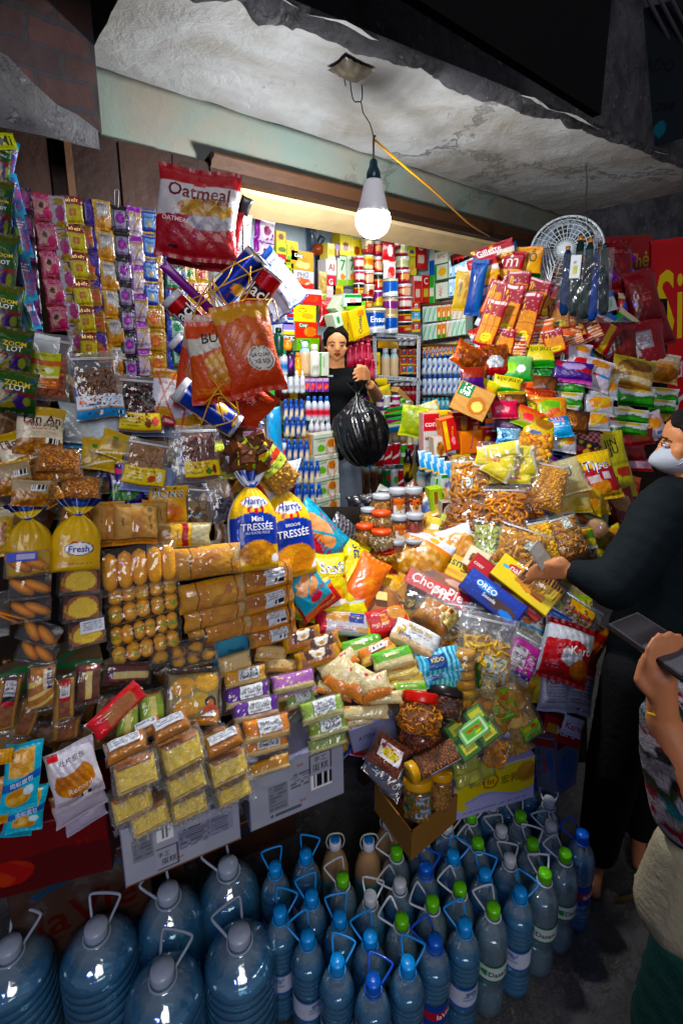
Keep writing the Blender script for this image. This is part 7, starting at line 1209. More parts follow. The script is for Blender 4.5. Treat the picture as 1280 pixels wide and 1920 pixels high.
R_ = [(1075, 668, 66, 50, 6, 'f #b8b0bc;v 0 .3 #a81420;B .06 .26 .2 .5;n .7 .75 .2 .15 #b87830 #d8a860 4;r .5 .9 .3 .38 #2a80b8;r .5 .6 .3 .38 #c02030', 'white and red bread pack with barcode, upper left of the pair'), (1108, 700, 78, 60, 14, 'f #b8b0bc;v 0 .28 #b01822;B .06 .24 .3 .6;n .65 .8 .25 .14 #b87830 #d8a860 4;r .5 .9 .38 .45 #2a80b8;r .45 .6 .38 .45 #c02030', 'white and red bread pack with barcode, lower right of the pair'),
  (1072, 698, 78, 40, 6, 'f #3c2070;D -.4 .7 .14 #a01828;e .5 .75 .3 .2 #a898c0;h .0 .1 #c06aa0', 'purple bread pack with a red band under the white and red packs'), (1060, 640, 44, 44, -6, 'f #6a5a68;n .5 .5 .4 .4 #8a7080 #4a3a48 3;h .3 .5 #b08a20', 'greyish pack under the crackers at the right'),
  (1185, 700, 82, 60, 10, 'f #a08458;h .6 1 #8a7a20;n .5 .7 .4 .2 #4a3020 #8a6a30 4;h .2 .34 #c8b89a;h 0 .1 #8a5a30', 'tan cake pack with olive top next to the red hanging bag'), (1238, 690, 70, 56, 8, 'f #b09070;n .5 .3 .46 .3 #7a4828 #c89868 3;h .7 1 #b8a898', 'brown pastry pack at the end of the bread rows')]
for i, (x, y, w, h, a, s_, l) in enumerate(R_): bag(x, y, w, h, a, s_, l, 'bread pack', 'bread_pack', d=6+i % 3*2, th=.45)
GB = 'f #b8b8bc;w .52 .06 #1c6a14 9;w .36 .05 #2a8a1c 9;w .16 .04 #0c4a10 7;n .5 .84 .4 .12 #c8a818 #4a7a2a 4'
for i, (x, y, w, h, a) in enumerate([(1068, 724, 58, 36, 2), (1066, 750, 52, 30, 2), (1062, 772, 48, 26, 0), (1192, 744, 72, 36, 2), (1244, 742, 56, 30, 2), (1240, 762, 54, 26, 0), (1180, 780, 74, 28, 2), (1178, 804, 74, 26, 0)]):
 bag(x, y, w, h, a, GB, ['upper green banded bread pack on the left column', 'middle green banded bread pack on the left column', 'lowest green banded bread pack on the left column', 'green banded bread pack under the tan cake pack', 'green banded bread pack at the far right end', 'second green banded bread pack at the far right end', 'green banded bread pack in the third row of the right column', 'lowest green banded bread pack in the right column'][i], 'bread pack', 'bread_pack', d=5, th=.45)
WB = 'f #a8a8b0;n .5 .6 .4 .3 #b86c18 #e0a850 3;D 1.6 .5 .10 #b8b050;h 0 .1 #b8b8c0'
for i, (x, y, w, h, a) in enumerate([(1130, 728, 58, 40, 4), (1122, 760, 58, 38, 2), (1116, 790, 54, 34, 0), (1056, 828, 50, 40, 4)]):
 bag(x, y, w, h, a, WB, ['top white pack with golden cookies, middle column of the right bread rows', 'second white pack with golden cookies in the middle column', 'third white pack with golden cookies in the middle column', 'white pack with golden cookies left of the red netted pack'][i], 'cookie pack', 'cookie_pack', d=7, th=.4)
X = [(1102, 826, 48, 30, -6, 'f #8a2030;c 8 5 #b89098', 'red and white netted pack above the red and yellow cracker bag', 5), (1220, 800, 50, 56, -20, 'f #b0a0a8;n .5 .6 .3 .2 #c87820 #e0a850 3;v 0 .2 #a01828;r .5 .8 .2 .3 #2a70a8', 'white and red pack beside the shopper forehead', 8), (1190, 822, 70, 30, -14, 'f #6a1418;v .0 .3 #98181e;n .6 .5 .3 .3 #4a2c20 #7a4a38 3', 'dark red pack hanging under the green banded packs', 5), (1244, 780, 40, 20, 0, 'f #9a7818;n .5 .5 .4 .4 #6a4818 #b89030 3', 'mustard coloured pack between green banded packs', 3),
  (1170, 850, 80, 30, -8, 'f #5a1016;n .5 .5 .4 .4 #3a1414 #7a2c28 3', 'dark red clear pack left of the white face mask', 6), (1192, 872, 60, 24, -6, 'f #8a6a78;n .5 .5 .4 .4 #a0889a #683848 3;h 0 .2 #90181e', 'pale pink pack edge near the purple lettering', 7), (1148, 870, 40, 80, -16, 'g #4a0a10 #8a141c', 'long dark red bag right of the yellow green bags', 3),
  (1085, 838, 70, 34, 14, 'f #181014;h 0 .5 #8a1018;k 8 #b89018 .06', 'dark pack with yellow spots behind the red and yellow cracker bag', 5)]
for x, y, w, h, a, s_, l, d in X: bag(x, y, w, h, a, s_, l, 'bread pack', 'bread_pack', d=d, th=.4)
TP = 'f #d8b010;w .66 .0 #b01420 3;w .14 .03 #d8a80c 4;n .45 .26 .26 .14 #c87838 #e8b888 3;r .2 .5 .36 .5 #c8b8b8;r .6 .8 .4 .56 #d8d0d0;r .1 .26 .54 .6 #a81828;t Tipo|.5|.68|.66|#e8ecf8;t Tipo|.51|.685|.64|#2a3a80'
bag(1150, 872, 60, 130, -14, 'f #a8a040;h .5 .54 #8a8430;t JIN|.5|.82|.42|#1c1c18;t JU|.55|.70|.32|#1c1c18;r .5 .9 .30 .45 #a04840;e .4 .28 .2 .08 #b8b040;t JIN|.3|.28|.3|#1c1c18', 'long olive yellow bag with black lettering behind the red and yellow one', 'cracker bag', 'cracker_bag', d=6, th=.2)
bag(1050, 898, 90, 70, -24, 'f #b0a888;r .05 .95 .05 .3 #a89870;t BƠ|.6|.62|.3|#3a2a28;n .2 .8 .3 .3 #b07030 #d8b880 5', 'beige rice cracker pack left of the red and yellow cracker bag', 'cracker bag', 'cracker_bag', d=8, th=.2)
bag(1072, 945, 70, 36, -12, 'f #a89c70;h .1 .3 #b89850;n .5 .6 .4 .3 #98844c #c0b080 4', 'second beige rice cracker pack, lower', 'cracker bag', 'cracker_bag', d=6, th=.2)
bag(1098, 930, 66, 60, 8, 'f #c8a410;n .5 .4 .4 .3 #c07c1c #e8b848 3', 'yellow cracker bag below the red and yellow one', 'cracker bag', 'cracker_bag', d=8, th=.3)
bag(1112, 945, 60, 40, -8, 'f #c8a410;n .5 .4 .4 .3 #a86c1c #e8b848 3', 'another yellow cracker bag lowest in the column', 'cracker bag', 'cracker_bag', d=7, th=.3)
bag(1118, 893, 72, 96, -20, TP, 'red and yellow cracker bag with white rounded lettering', 'cracker bag', 'cracker_bag', d=14, th=.25)
bag(1168, 960, 60, 90, -24, 'g #6a0a12 #901820;n .5 .7 .3 .2 #b88868 #d8c0a8 3', 'dark red biscuit bag between yellow bags and the shopper shoulder', 'cracker bag', 'cracker_bag', d=3, th=.3)
bag(1112, 966, 60, 30, 10, 'f #9aa070;n .5 .5 .4 .4 #7a8a50 #b8b890 3', 'pale green packet above the round tub', d=4)
box(885, 752, 70, 58, 26, 'f #b88c58;H 9 #b08450 3;r .02 .42 .52 1 #1c6a3c;t ไร่|.22|.86|.26|#e8e8d8;t เกษ|.22|.66|.28|#e8e8d8;e .66 .4 .26 .3 #a86838;e .68 .38 .16 .18 #dcc070', 'wood patterned carton with a green square, leaning on the candy bags', dep=.09, d=4, n=nrm([-.75, -.6, .1]), t=2.0, side='#a87c48')
# ---------------------------------------------------------------- inside the room
def tY(Y): return lambda px, py: onY(px, py, Y)
def ibox(x, y, w, h, spec, label, Y=2.46, a=0, dep=.08, n=None, group=None, side=None, name='product_box', X=None, top=None):
 t = onY(x, y, Y) if X is None else onX(x, y, X)
 return box(x, y, w, h, a, spec, label, 'box', name, dep, 0, n or ('y' if X is None else 'x'), t, group=group, side=side, top=top)
def icyl(x, y, w, h, spec, label, Y=2.46, a=0, group=None, name='tin', cat='tin', lid=None, texts='', X=None, caps='silver', small=True):
 t = onY(x, y, Y) if X is None else onX(x, y, X)
 if not small: return cylinder_item(x, y, w, h, a, spec, label, cat, name, 0, nrm([-.15, -1, 0]), t, group, texts=texts, lid=lid, caps=caps)
 mw, w_, h_, p = resolve(x, y, w, h, a, nrm([-.15, -1, 0]), 0, t, 1); r = w_/2
 lc = lid or '#c8ccd0'
 mb = lathe([(r*.86, -h_/2), (r*.9, -h_/2+.004)]+[(r*(.9+.1*i/10), -h_/2+.004+(h_*.86)*i/10) for i in range(1, 11)], 18, None, spec, vr=(-h_/2, h_/2))
 lathe([(r*1.04, h_*.38), (r*1.06, h_*.40), (r*1.05, h_*.47), (r*.9, h_*.5), (r*.1, h_*.5)], 18, lin(lc), mb=mb)
 o = mb.build(name, 'tin', None, mw); tag(o, label, cat, group)
 if texts: _, tx = paint(texts, np.zeros(1), np.zeros(1)); put_text(tx, cylS(r*.97, -h_/2, h_/2), r*math.pi, h_, o, .001)
 return o
def ibot(x, y, w, h, body, cap, label, Y=2.05, group=None, cat='bottle', name='small_bottle', a=0, X=None, neck=.4, mat='plas', d=0):
 t = (onY(x, y, Y) if X is None else onX(x, y, X))-d; mw, w_, h_, p = resolve(x, y, w, h, a, nrm([-.3, -1, 0]), 0, t, 1); r = w_/2
 hb = h_/2
 mb = lathe([(r*.85, -hb), (r, -hb+.1*h_), (r*.97, -hb+.3*h_), (r*.93, -hb+.4*h_), (r, -hb+.62*h_), (r*.8, -hb+.74*h_), (r*neck, -hb+.84*h_)], 14, None, body, vr=(-hb, hb))
 lathe([(r*(neck+.16), -hb+.82*h_), (r*(neck+.2), -hb+.84*h_), (r*(neck+.18), hb-.004), (r*(neck), hb)], 12, lin(cap), mb=mb)
 return tag(mb.build(name, mat, None, mw), label, cat, group)
for k, (x, y, h) in enumerate([(496, 432, 44), (494, 474, 44)]):
 bag(x, y, 40, h, 3, 'f #c8bccc;v 0 .22 #7a1c84;e .6 .5 .32 .36 #e0d4d8;n .6 .5 .2 .2 #7a2c5c #c8a0b0 4;h .92 1 #7a1c84;k 5 #8a3090 .06', ['upper', 'lower'][k]+' purple and white packet of the pair hanging at the back left', t=onY(x, y, 1.95), n='y', th=.15)
bag(462, 432, 18, 60, 4, 'f #b8b0a8;k 5 #983038 .1', 'pale packet edge hanging behind the oatmeal bags', t=1.6, n='y', th=.15)
B_ = [(527, 444, 19, 22, '#b89018;e .5 .5 .3 .3 #5a3414', 'small amber box high on the back left shelf'), (529, 466, 22, 24, '#98a028;e .5 .4 .4 .2 #4a5a1c', 'olive box under the small amber one'), (548, 470, 22, 36, '#d8c018;e .5 .6 .26 .2 #c87c28;h 0 .2 #5a8a2c', 'yellow box beside the olive one'), (525, 492, 24, 34, '#a81420;t oPie|.5|.65|.8|#f0ece8;e .5 .26 .3 .2 #3a1c10', 'red box with white letters at the back left'),
  (541, 505, 20, 26, '#6a8a28;L .1 .9 .2 .8 #d0d040 3', 'green box edge right of the red lettered box'), (537, 510, 18, 16, '#d8b020;e .5 .5 .3 .3 #c05a20', 'little yellow box at the foot of the red lettered box'), (567, 489, 43, 36, '#e08850;e .32 .74 .24 .15 #1c6a30;t Cosy|.32|.74|.36|#f0f0e8;e .4 .3 .18 .2 #e8b878;e .66 .26 .16 .18 #e8c080;e .6 .55 .16 .16 #d87030', 'orange biscuit box with a green oval, top of its pile'),
  (568, 524, 42, 34, '#a8a8b0;h 0 .3 #a82018;n .5 .4 .4 .2 #b84828 #d8c0b0 4;t PHỞ|.5|.82|.5|#585860', 'grey noodle box with white letters under the orange biscuit box'), (583, 557, 42, 30, '#b01820;h .7 1 #d0c0c0;n .5 .4 .4 .25 #d84830 #901018 3', 'shiny red box under the grey noodle box'), (572, 588, 42, 32, '#dcc820;e .38 .7 .2 .14 #c01c20;e .38 .7 .15 .08 #e8d020;n .6 .35 .3 .2 #d89c20 #6aa03a 4', 'yellow tea box in the pile above the red biscuit box'),
  (575, 619, 42, 31, '#c83028;e .34 .78 .24 .15 #1c6a30;t Cosy|.34|.78|.36|#f0f0e8;e .66 .4 .28 .3 #e0a060;n .66 .4 .26 .28 #c87038 #e8c080 3', 'red biscuit box with a green oval'), (578, 646, 42, 24, '#68a830;e .3 .7 .24 .2 #1c6a30;t Cosy|.3|.7|.34|#f0f0e8;e .74 .3 .16 .3 #e09840', 'green biscuit box under the red biscuit box'),
  (540, 586, 22, 16, '#b02028;h .4 .6 #e0e0e8', 'small red and white box by the mask packets'), (540, 602, 22, 14, '#24509c;h .3 .6 #e0e0e8', 'small blue and white box by the mask packets'), (541, 616, 24, 24, '#9080c0;h 0 .3 #d8c818;h .3 .4 #e8e8e8', 'small violet and yellow box by the mask packets'), (512, 616, 40, 18, '#b0b4bc;v .48 .52 #606470', 'pair of white boxes just above the perforated rail'), (545, 570, 20, 14, '#c8ccd4;h .4 1 #b83030', 'white and red box beside the mask packets'),
  (622, 472, 15, 32, '#d8b820;h 0 .3 #e8e0b0', 'slim yellow box left of the purple one'), (632, 470, 10, 28, '#5a2c6a;e .5 .4 .3 .2 #d8b040', 'slim purple box at the top of the back shelf'), (621, 501, 20, 30, '#c8c0bc;t Al|.5|.5|.6|#a81820', 'white box with red letters on the back shelf'), (620, 531, 20, 30, '#b82838;t G|.5|.6|.4|#e8e0e0;h 0 .3 #d8c0c0', 'crimson box under the white one with red letters'), (619, 557, 20, 24, '#a8606c;h .5 1 #c8b0b4', 'rosy box below the crimson one'),
  (641, 508, 17, 56, '#b8c4b0;t 7|.6|.7|.6|#1c7a3c;h 0 .2 #78a828;e .6 .3 .3 .1 #d87828', 'tall white and green box, left of the twin pair'), (659, 508, 17, 56, '#b8c4b0;t 7|.6|.7|.6|#1c7a3c;h 0 .2 #78a828;e .6 .3 .3 .1 #d87828', 'tall white and green box, right of the twin pair'), (648, 455, 21, 50, '#dcc838;t Gerber|.55|.84|.9|#2c5a90;e .5 .35 .3 .18 #8a3a20', 'tall pale yellow box with blue letters, left of the pair by the bulb'), (669, 463, 21, 50, '#dcc838;t Gerber|.55|.84|.9|#2c5a90;e .5 .35 .3 .18 #8a3a20', 'tall pale yellow box with blue letters, right of the pair by the bulb'),
  (634, 555, 20, 40, '#c8a828;n .5 .5 .4 .4 #8a5a20 #e0c860 3', 'yellow packet box behind the green and white one'), (772, 470, 14, 22, '#e0c828;e .5 .4 .3 .2 #2c5a90', 'small bright yellow box right of the noodle cups'), (773, 499, 16, 34, '#c8b850;n .5 .4 .3 .2 #c87828 #e8d890 3', 'tall beige box under the small bright yellow one'), (789, 478, 22, 54, '#b8141c;t C|.45|.8|.4|#f0e8e0;r .2 .8 .2 .5 #d8b8a8', 'red box with a big white letter at the corner of the room'), (783, 542, 15, 50, '#b8141c;r .2 .8 .2 .5 #d8b8a8;h .84 1 #d8d0c8', 'red box below the lettered one, left'), (798, 542, 15, 52, '#c02028;t C|.5|.8|.5|#f0e8e0;r .2 .8 .2 .5 #c8b020', 'red box below the lettered one, right')]
for x, y, w, h, s_, l in B_: ibox(x, y, w, h, 'f '+s_, l, Y=2.30 if x < 600 else 2.46)
for i, (x, y, c) in enumerate([(780, 575, '#b81c18'), (780, 594, '#48a0c8'), (780, 614, '#b81c18')]): ibox(x, y, 16, 18, 'f %s;h 0 .25 #d8b820;r .3 .7 .35 .8 #e0e0e0;e .5 .55 .14 .2 #2c78a8' % c, ['upper red', 'blue', 'lower red'][i]+' condensed milk box in the short column by the shelf unit', Y=2.4)
bag(605, 530, 16, 44, 0, 'f #a08c60;n .5 .5 .4 .4 #8a7044 #c0b080 3', 'tan packet standing beside the seller', t=onY(605, 530, 2.4), n='y')
bag(604, 568, 14, 40, 4, 'f #98a030;n .5 .5 .4 .4 #6a7a28 #c0b080 3', 'olive packet standing above the seller hair', t=onY(604, 568, 2.4), n='y')
bag(614, 588, 30, 50, 2, 'f #b0181c;e .5 .2 .3 .18 #e07020;e .5 .6 .3 .2 #c83020', 'red packet with an orange base behind the seller head', t=onY(614, 588, 2.36), n='y')
ibox(662, 563, 32, 24, 'f #d0d4cc;h .72 1 #2a8a3a;t SIY|.5|.45|.4|#b84020', 'white and green box on the tilted yellow cartons', Y=2.2, a=-2); ibox(668, 573, 36, 14, 'f #68b030', 'bright green box under the white and green one', Y=2.2, a=-3); ibox(644, 574, 26, 30, 'f #b0bca0;L .2 .8 .2 .8 #4a8a3a 2', 'pale green box end beside the white and green box', Y=2.22, a=30)
ibox(674, 606, 32, 56, 'f #e0bc10;n .7 .8 .2 .12 #c87820 #e8c060 3;t Custas|.5|.45|.8|#1c2c50|78;h 0 .08 #c89c10', 'yellow cake carton tilted over the red bottles', Y=2.18, a=-13); ibox(652, 612, 14, 56, 'f #d0a810;t Custas|.5|.5|.8|#1c2c50|78', 'slim yellow carton left of the tilted yellow cake carton', Y=2.2, a=-16); ibox(634, 600, 16, 26, 'f #c0ccb8;e .5 .5 .2 .3 #3a8a4a', 'white tilted carton at the left of the yellow ones', Y=2.2, a=-14)
wf = empty('wall_fan', Matrix.Translation(Vector(P(592, 455, 2.7)))); tag(wf, 'dark bladed fan with an orange hub on the pale back wall', 'fan')
def wpt(o): o.parent = wf; o.matrix_parent_inverse = wf.matrix_world.inverted(); return o
mw, w_, h_, p = resolve(584, 446, 20, 46, -6, 'c', 0, onY(584, 446, 2.55), 1); wpt(pillow('f #2a3848;v .0 .2 #38506a', w_, h_, .02, 20, 46, 'plas', 'blade', None, mw, seal=0, wr=.02)); mw, w_, h_, p = resolve(598, 456, 14, 30, 30, 'c', 0, onY(598, 456, 2.54), 1); wpt(pillow('f #303c48', w_, h_, .02, 14, 30, 'plas', 'blade', None, mw, seal=0, wr=.02))
wpt(lathe([(.001, -.04), (.03, -.03), (.034, 0), (.028, .03), (.001, .04)], 16, lin('#8a3a20')).build('hub', 'plas', None, Matrix.Translation(Vector(P(594, 468, onY(594, 468, 2.54)))))); wpt(tube([P(596, 470, onY(596, 470, 2.6)), P(594, 545, onY(594, 545, 2.6))], .018, 8, lin('#22262c')).build('stem', 'plas'))
NC = ['f #b84858;h 0 .3 #8a1c28;r .3 .7 .3 .7 #e0d0c8', 'f #d8b828;h .0 .3 #e8e0a0;n .5 .5 .3 .2 #c83018 #d8b828 2', 'f #c03838;e .5 .4 .2 .3 #d8b090;h .8 1 #e8d0c8', 'f #181418;h 0 .55 #b02028;e .5 .3 .1 .16 #d8b070;h .55 .6 #c8a030', 'f #c8b898;h .0 .3 #b83828;e .5 .4 .12 .2 #8a2a28', 'f #d0c4a8;n .5 .5 .3 .2 #7a9a50 #d8cca8 2;h 0 .2 #8a1c24', 'f #a02838;e .5 .45 .14 .24 #d89a68;h .8 1 #d0b0a8', 'f #6a2c6a;e .5 .4 .14 .2 #d8a040;h 0 .24 #d8c040']
cups = [(672, 494, 18, 26, 0), (673, 519, 18, 24, 0), (688, 462, 20, 26, 4), (688, 492, 20, 26, 1), (689, 520, 20, 26, 2), (690, 546, 20, 24, 4), (688, 568, 18, 22, 3), (707, 466, 20, 26, 6), (708, 496, 20, 28, 2), (709, 528, 22, 32, 3), (708, 560, 22, 30, 7), (752, 468, 22, 24, 5), (753, 494, 23, 24, 5), (754, 519, 24, 24, 6), (756, 545, 24, 24, 2), (757, 569, 25, 24, 0), (757, 592, 25, 22, 3), (757, 613, 25, 21, 3), (672, 543, 18, 24, 3), (740, 457, 20, 20, 0)]
for x, y, w, h, k in cups: icyl(x, y, w, h, NC[k], 'noodle cup with a foil lid in the columns along the back wall', Y=2.42, group='noodle cups stacked along the back wall', name='noodle_cup', cat='noodle cup')
for x, y, s_, l in [(728, 470, 'f #b81820;e .5 .5 .2 .3 #e8e0e0;h .8 1 #8a0c14', 'red and white pouch at the top between cup columns'), (730, 508, 'f #c8c0bc;n .5 .4 .3 .3 #c02028 #e0d8d0 2;h .8 1 #d0b8b8', 'white pouch with red print between cup columns')]:
 bag(x, y, 24, 40, 0, s_, l, t=onY(x, y, 2.36), n='y', th=.3)
EN = 'f #2450a0;w .26 .05 #b8c0c8 8;h .86 1 #c0b080;h 0 .04 #c0b080;D .3 .22 .05 #e0e4e8'
icyl(702, 602, 33, 44, EN, 'large blue milk powder tin with white lettering', Y=2.30, small=False, texts='t Ensure|.5|.56|.62|#f0f0f4', lid='#b8b090')
for x, y, s_, l in [(731, 540, EN, 'blue milk powder tin above the purple one'), (731, 576, 'f #a08868;h .4 .9 #6a2c6c;h .8 .9 #b8a080;h 0 .1 #c8b070', 'gold and purple milk powder tin'), (731, 608, EN, 'blue milk powder tin under the purple one')]: icyl(x, y, 24, 34, s_, l, Y=2.34, small=False, caps='silver')
for x, y in [(656, 664), (667, 660), (678, 658), (690, 660), (684, 688), (696, 690), (672, 690)]: ibot(x, y, 13, 52, 'f #a01c30;h .25 .5 #c86070;h .8 1 #c89098', '#c03040', 'small bottle of red drink in the shrink wrapped pack right of the seller', Y=2.3, group='red drink bottles')
su = empty('slotted_shelf', Matrix.Translation(Vector(P(742, 760, onY(742, 760, 2.36))))); tag(su, 'white slotted steel shelf unit at the back right of the seller', 'shelf unit')
def spt(o): o.parent = su; o.matrix_parent_inverse = su.matrix_world.inverted(); return o
def slotted(a, b, wd, nm, up):
 a, b = np.array(a), np.array(b); L = np.linalg.norm(b-a); d_ = (b-a)/L; s = nrm(np.cross(d_, [0, -1, 0])); nrm_ = np.array([0, -1., 0]); mb = MB(); wc = lin('#c8ccd0')
 for k in (-1, 1): 
  c0 = a+s*k*wd*.38; c1 = b+s*k*wd*.38; h_ = s*wd*.12; mb.add([c0-h_, c1-h_, c1+h_, c0+h_, c0-h_-nrm_*.01, c1-h_-nrm_*.01, c1+h_-nrm_*.01, c0+h_-nrm_*.01], [(0, 1, 2, 3), (7, 6, 5, 4), (0, 4, 5, 1), (3, 2, 6, 7)], wc)
 n_ = max(3, int(L/.022))
 for k in range(n_):
  if k % 1 == 0:
   c0 = a+d_*L*(k+.0)/n_; c1 = a+d_*L*(k+.52)/n_; h_ = s*wd*.3; mb.add([c0-h_, c1-h_, c1+h_, c0+h_], [(0, 1, 2, 3)], wc)
 spt(mb.build(nm, 'plas', smooth=False))
def PYY(x, y, Y=2.34): return P(x, y, onY(x, y, Y))
slotted(PYY(700, 626), PYY(789, 632), .024, 'shelf_edge', 1); slotted(PYY(703, 626), PYY(704, 720), .022, 'post', 0); slotted(PYY(786, 628), PYY(784, 770), .024, 'post', 0); slotted(PYY(700, 706), PYY(786, 712), .024, 'shelf_edge', 1); slotted(PYY(505, 633, 2.2), PYY(552, 634, 2.2), .022, 'shelf_edge', 1)
for z_ in (1.715, 1.44): spt(cub('shelf_board', 'plas', 1.95, 2.6, 2.36, 2.6, z_-.01, z_, lin('#a8acb0')))
for x in (747, 759, 771): ibot(x, 641, 12, 14, 'f #d0d4d8', '#e0e0e0', 'small white capped bottle top on the upper slotted shelf', Y=2.4, group='white bottle tops on the slotted shelf')
for x in (752, 763, 774, 741, 784): ibot(x, 716, 10, 14, 'f #d0d4d8', '#e0e0e0', 'small white bottle top on the lower slotted shelf', Y=2.4, group='white bottle tops on the slotted shelf')
bag(728, 645, 40, 18, 4, 'f #c89018;n .65 .5 .3 .4 #b08848 #e0c898 4', 'yellow bag of shell pasta on the slotted shelf', t=onY(728, 645, 2.37), n='y', th=.5)
ibox(704, 682, 18, 42, 'f #d8b418;e .5 .5 .3 .1 #c02028;h .9 1 #e8d840', 'tall yellow box at the left of the slotted shelf', Y=2.36)
for x in (722, 738): ibot(x, 680, 16, 56, 'f #c0a888;h .7 .84 #8ab0b8', '#b0bcc0', 'bottle of pale beige soy milk on the slotted shelf', Y=2.38, group='beige bottles on the slotted shelf')
for j in range(3):
 for i in range(3): ibox(757+i*12, 662+j*16, 11.4, 15, 'f %s;h 0 .2 #d8b018;e .5 .6 .3 .3 #e0e0e0;e .5 .6 .2 .2 #2878a8' % ('#b81c18', '#c03020', '#4090b8')[(i+j*2) % 3 if (i*j) else 0], 'little red and yellow condensed milk box piled on the slotted shelf', Y=2.42, group='condensed milk boxes on the slotted shelf')
for i in range(6): ibot(738+i*9, 738, 10, 26, 'f #981c24;h .5 .7 #c8a8a0', '#b02028', 'small red sauce jar under the slotted shelf', Y=2.4, group='red sauce jars')
bag(712, 738, 44, 26, -6, 'f #d0b818;n .5 .5 .3 .3 #b89c10 #e0cc40 3', 'yellow bag under the left end of the slotted shelf', t=onY(712, 738, 2.3), n='y', th=.4); bag(712, 716, 30, 14, 0, 'f #d8b818', 'yellow packet end over the seller wrist', t=onY(712, 716, 2.34), n='y'); ibox(760, 745, 40, 10, 'f #b89060', 'thin wooden strip slanting under the slotted shelf', Y=2.3, a=28)
XS = 2.86
rsf = empty('wall_shelf', Matrix.Translation((2.85, 2.2, 1.3))); tag(rsf, 'brown wooden shelves on the right wall holding milk cartons and bottles', 'shelf')
for k, (x, y) in enumerate([(830, 567), (830, 645), (825, 747)]):
 z_ = P(x, y, onX(x, y, 2.79))[2]; o = cub('shelf_board', 'wood', 2.77, 2.95, 1.72, 2.62, z_-.014, z_, lin('#5a3c28')); o.parent = rsf; o.matrix_parent_inverse = rsf.matrix_world.inverted()
def wallrow(x0, x1, y0, y1, n, h, fn):
 for i in range(n): fn(x0+(x1-x0)*(i+.5)/n, y0+(y1-y0)*(i+.5)/n, abs(x1-x0)/n*.96, h, i)
for y0, y1, h, sp, l in [(480, 470, 28, 'f #c8d0c0;h .84 1 #2a8a3a;t AFC|.5|.5|.6|#b83020', 'white and green cracker box, top row'), (510, 503, 28, 'f #b8c8b0;e .6 .5 .3 .3 #d8a020;v 0 .2 #2a8a3a', 'white and green cracker box, middle row'), (545, 542, 30, 'f #c8d0c0;v 0 .15 #2a8a3a;t AFC|.5|.45|.6|#b83020|80', 'white and green cracker box, bottom row')]:
 ibox(826, y0, 26, h, sp, l+' on the right wall shelf', X=XS-.04)
ibox(810, 492, 12, 50, 'f #2458a8;h .6 1 #c8ccd0', 'slim blue and white box next to the cracker boxes', X=XS-.02); ibox(806, 545, 14, 56, 'f #3a9a40;h .3 .6 #d0d8c8', 'slim green and white box next to the cracker boxes', X=XS-.02)
ibox(867, 480, 52, 22, 'f #241414;r .1 .5 .1 .6 #b81820;h .7 1 #501014;L .5 .9 .2 .7 #d0a090 2', 'dark red and black box on top of the light blue milk cartons', X=XS-.1, a=-8)
for (ya, yb) in ((505, 494), (540, 532)): wallrow(840, 896, ya, yb, 6, 32, lambda x, y, w, h, i: ibox(x, y, w, h, 'f #9cc0d4;e .5 .4 .3 .2 #d8e0e4;h .85 1 #c0d8e0;r .3 .7 .1 .2 #3a78a0', 'light blue milk carton on the upper right wall shelf', X=XS-.1, group='light blue milk cartons'))
for ya, yb in ((590, 582), (624, 612)):
 wallrow(791, 872, ya, yb, 9, 30, lambda x, y, w, h, i: ibox(x, y, w, h, ['f #b8d0c0;D 1 .5 .12 #2a9a58', 'f #d87818;e .5 .4 .3 .2 #e8d8b0;h 0 .2 #4a8a30', 'f #d0ccc0;D 1 .5 .1 #b88c40'][(i//3+(0 if ya == 590 else i//5)) % 3]+';h .9 1 #e0e0e0', 'small drink carton on the middle right wall shelf', X=XS-.08, group='small drink cartons on the right wall'))
wallrow(791, 856, 662, 652, 8, 22, lambda x, y, w, h, i: ibox(x, y, w, h, 'f #b81c18;h 0 .2 #d8b018;h .85 1 #d8b018;e .5 .55 .34 .34 #d8d0c8;e .5 .5 .16 .2 #2c7898', 'red and yellow condensed milk box in the row on the right wall', X=XS-.08, group='condensed milk boxes on the right wall'))
for y, l, g_ in ((684, 'upper', 0), (722, 'lower', 1)): wallrow(791, 868, y, y-2, 8, 38, lambda x, y, w, h, i: ibot(x, y, w, h, 'f #b8c8d8;h .15 .6 #2850a0;e .5 .4 .1 .1 #e8e8e8;D .8 .4 .08 #e0e4e8', '#2450a8', 'small blue and white milk bottle on the right wall shelf', X=XS-.08, group='milk bottles on the right wall'))
wallrow(791, 842, 758, 756, 6, 22, lambda x, y, w, h, i: ibot(x, y, w, h, 'f #5aa8b8;e .5 .5 .1 .2 #d0e0e0', '#3a98a8', 'small turquoise bottle on the lowest right wall shelf', X=XS-.1, group='turquoise bottles'))
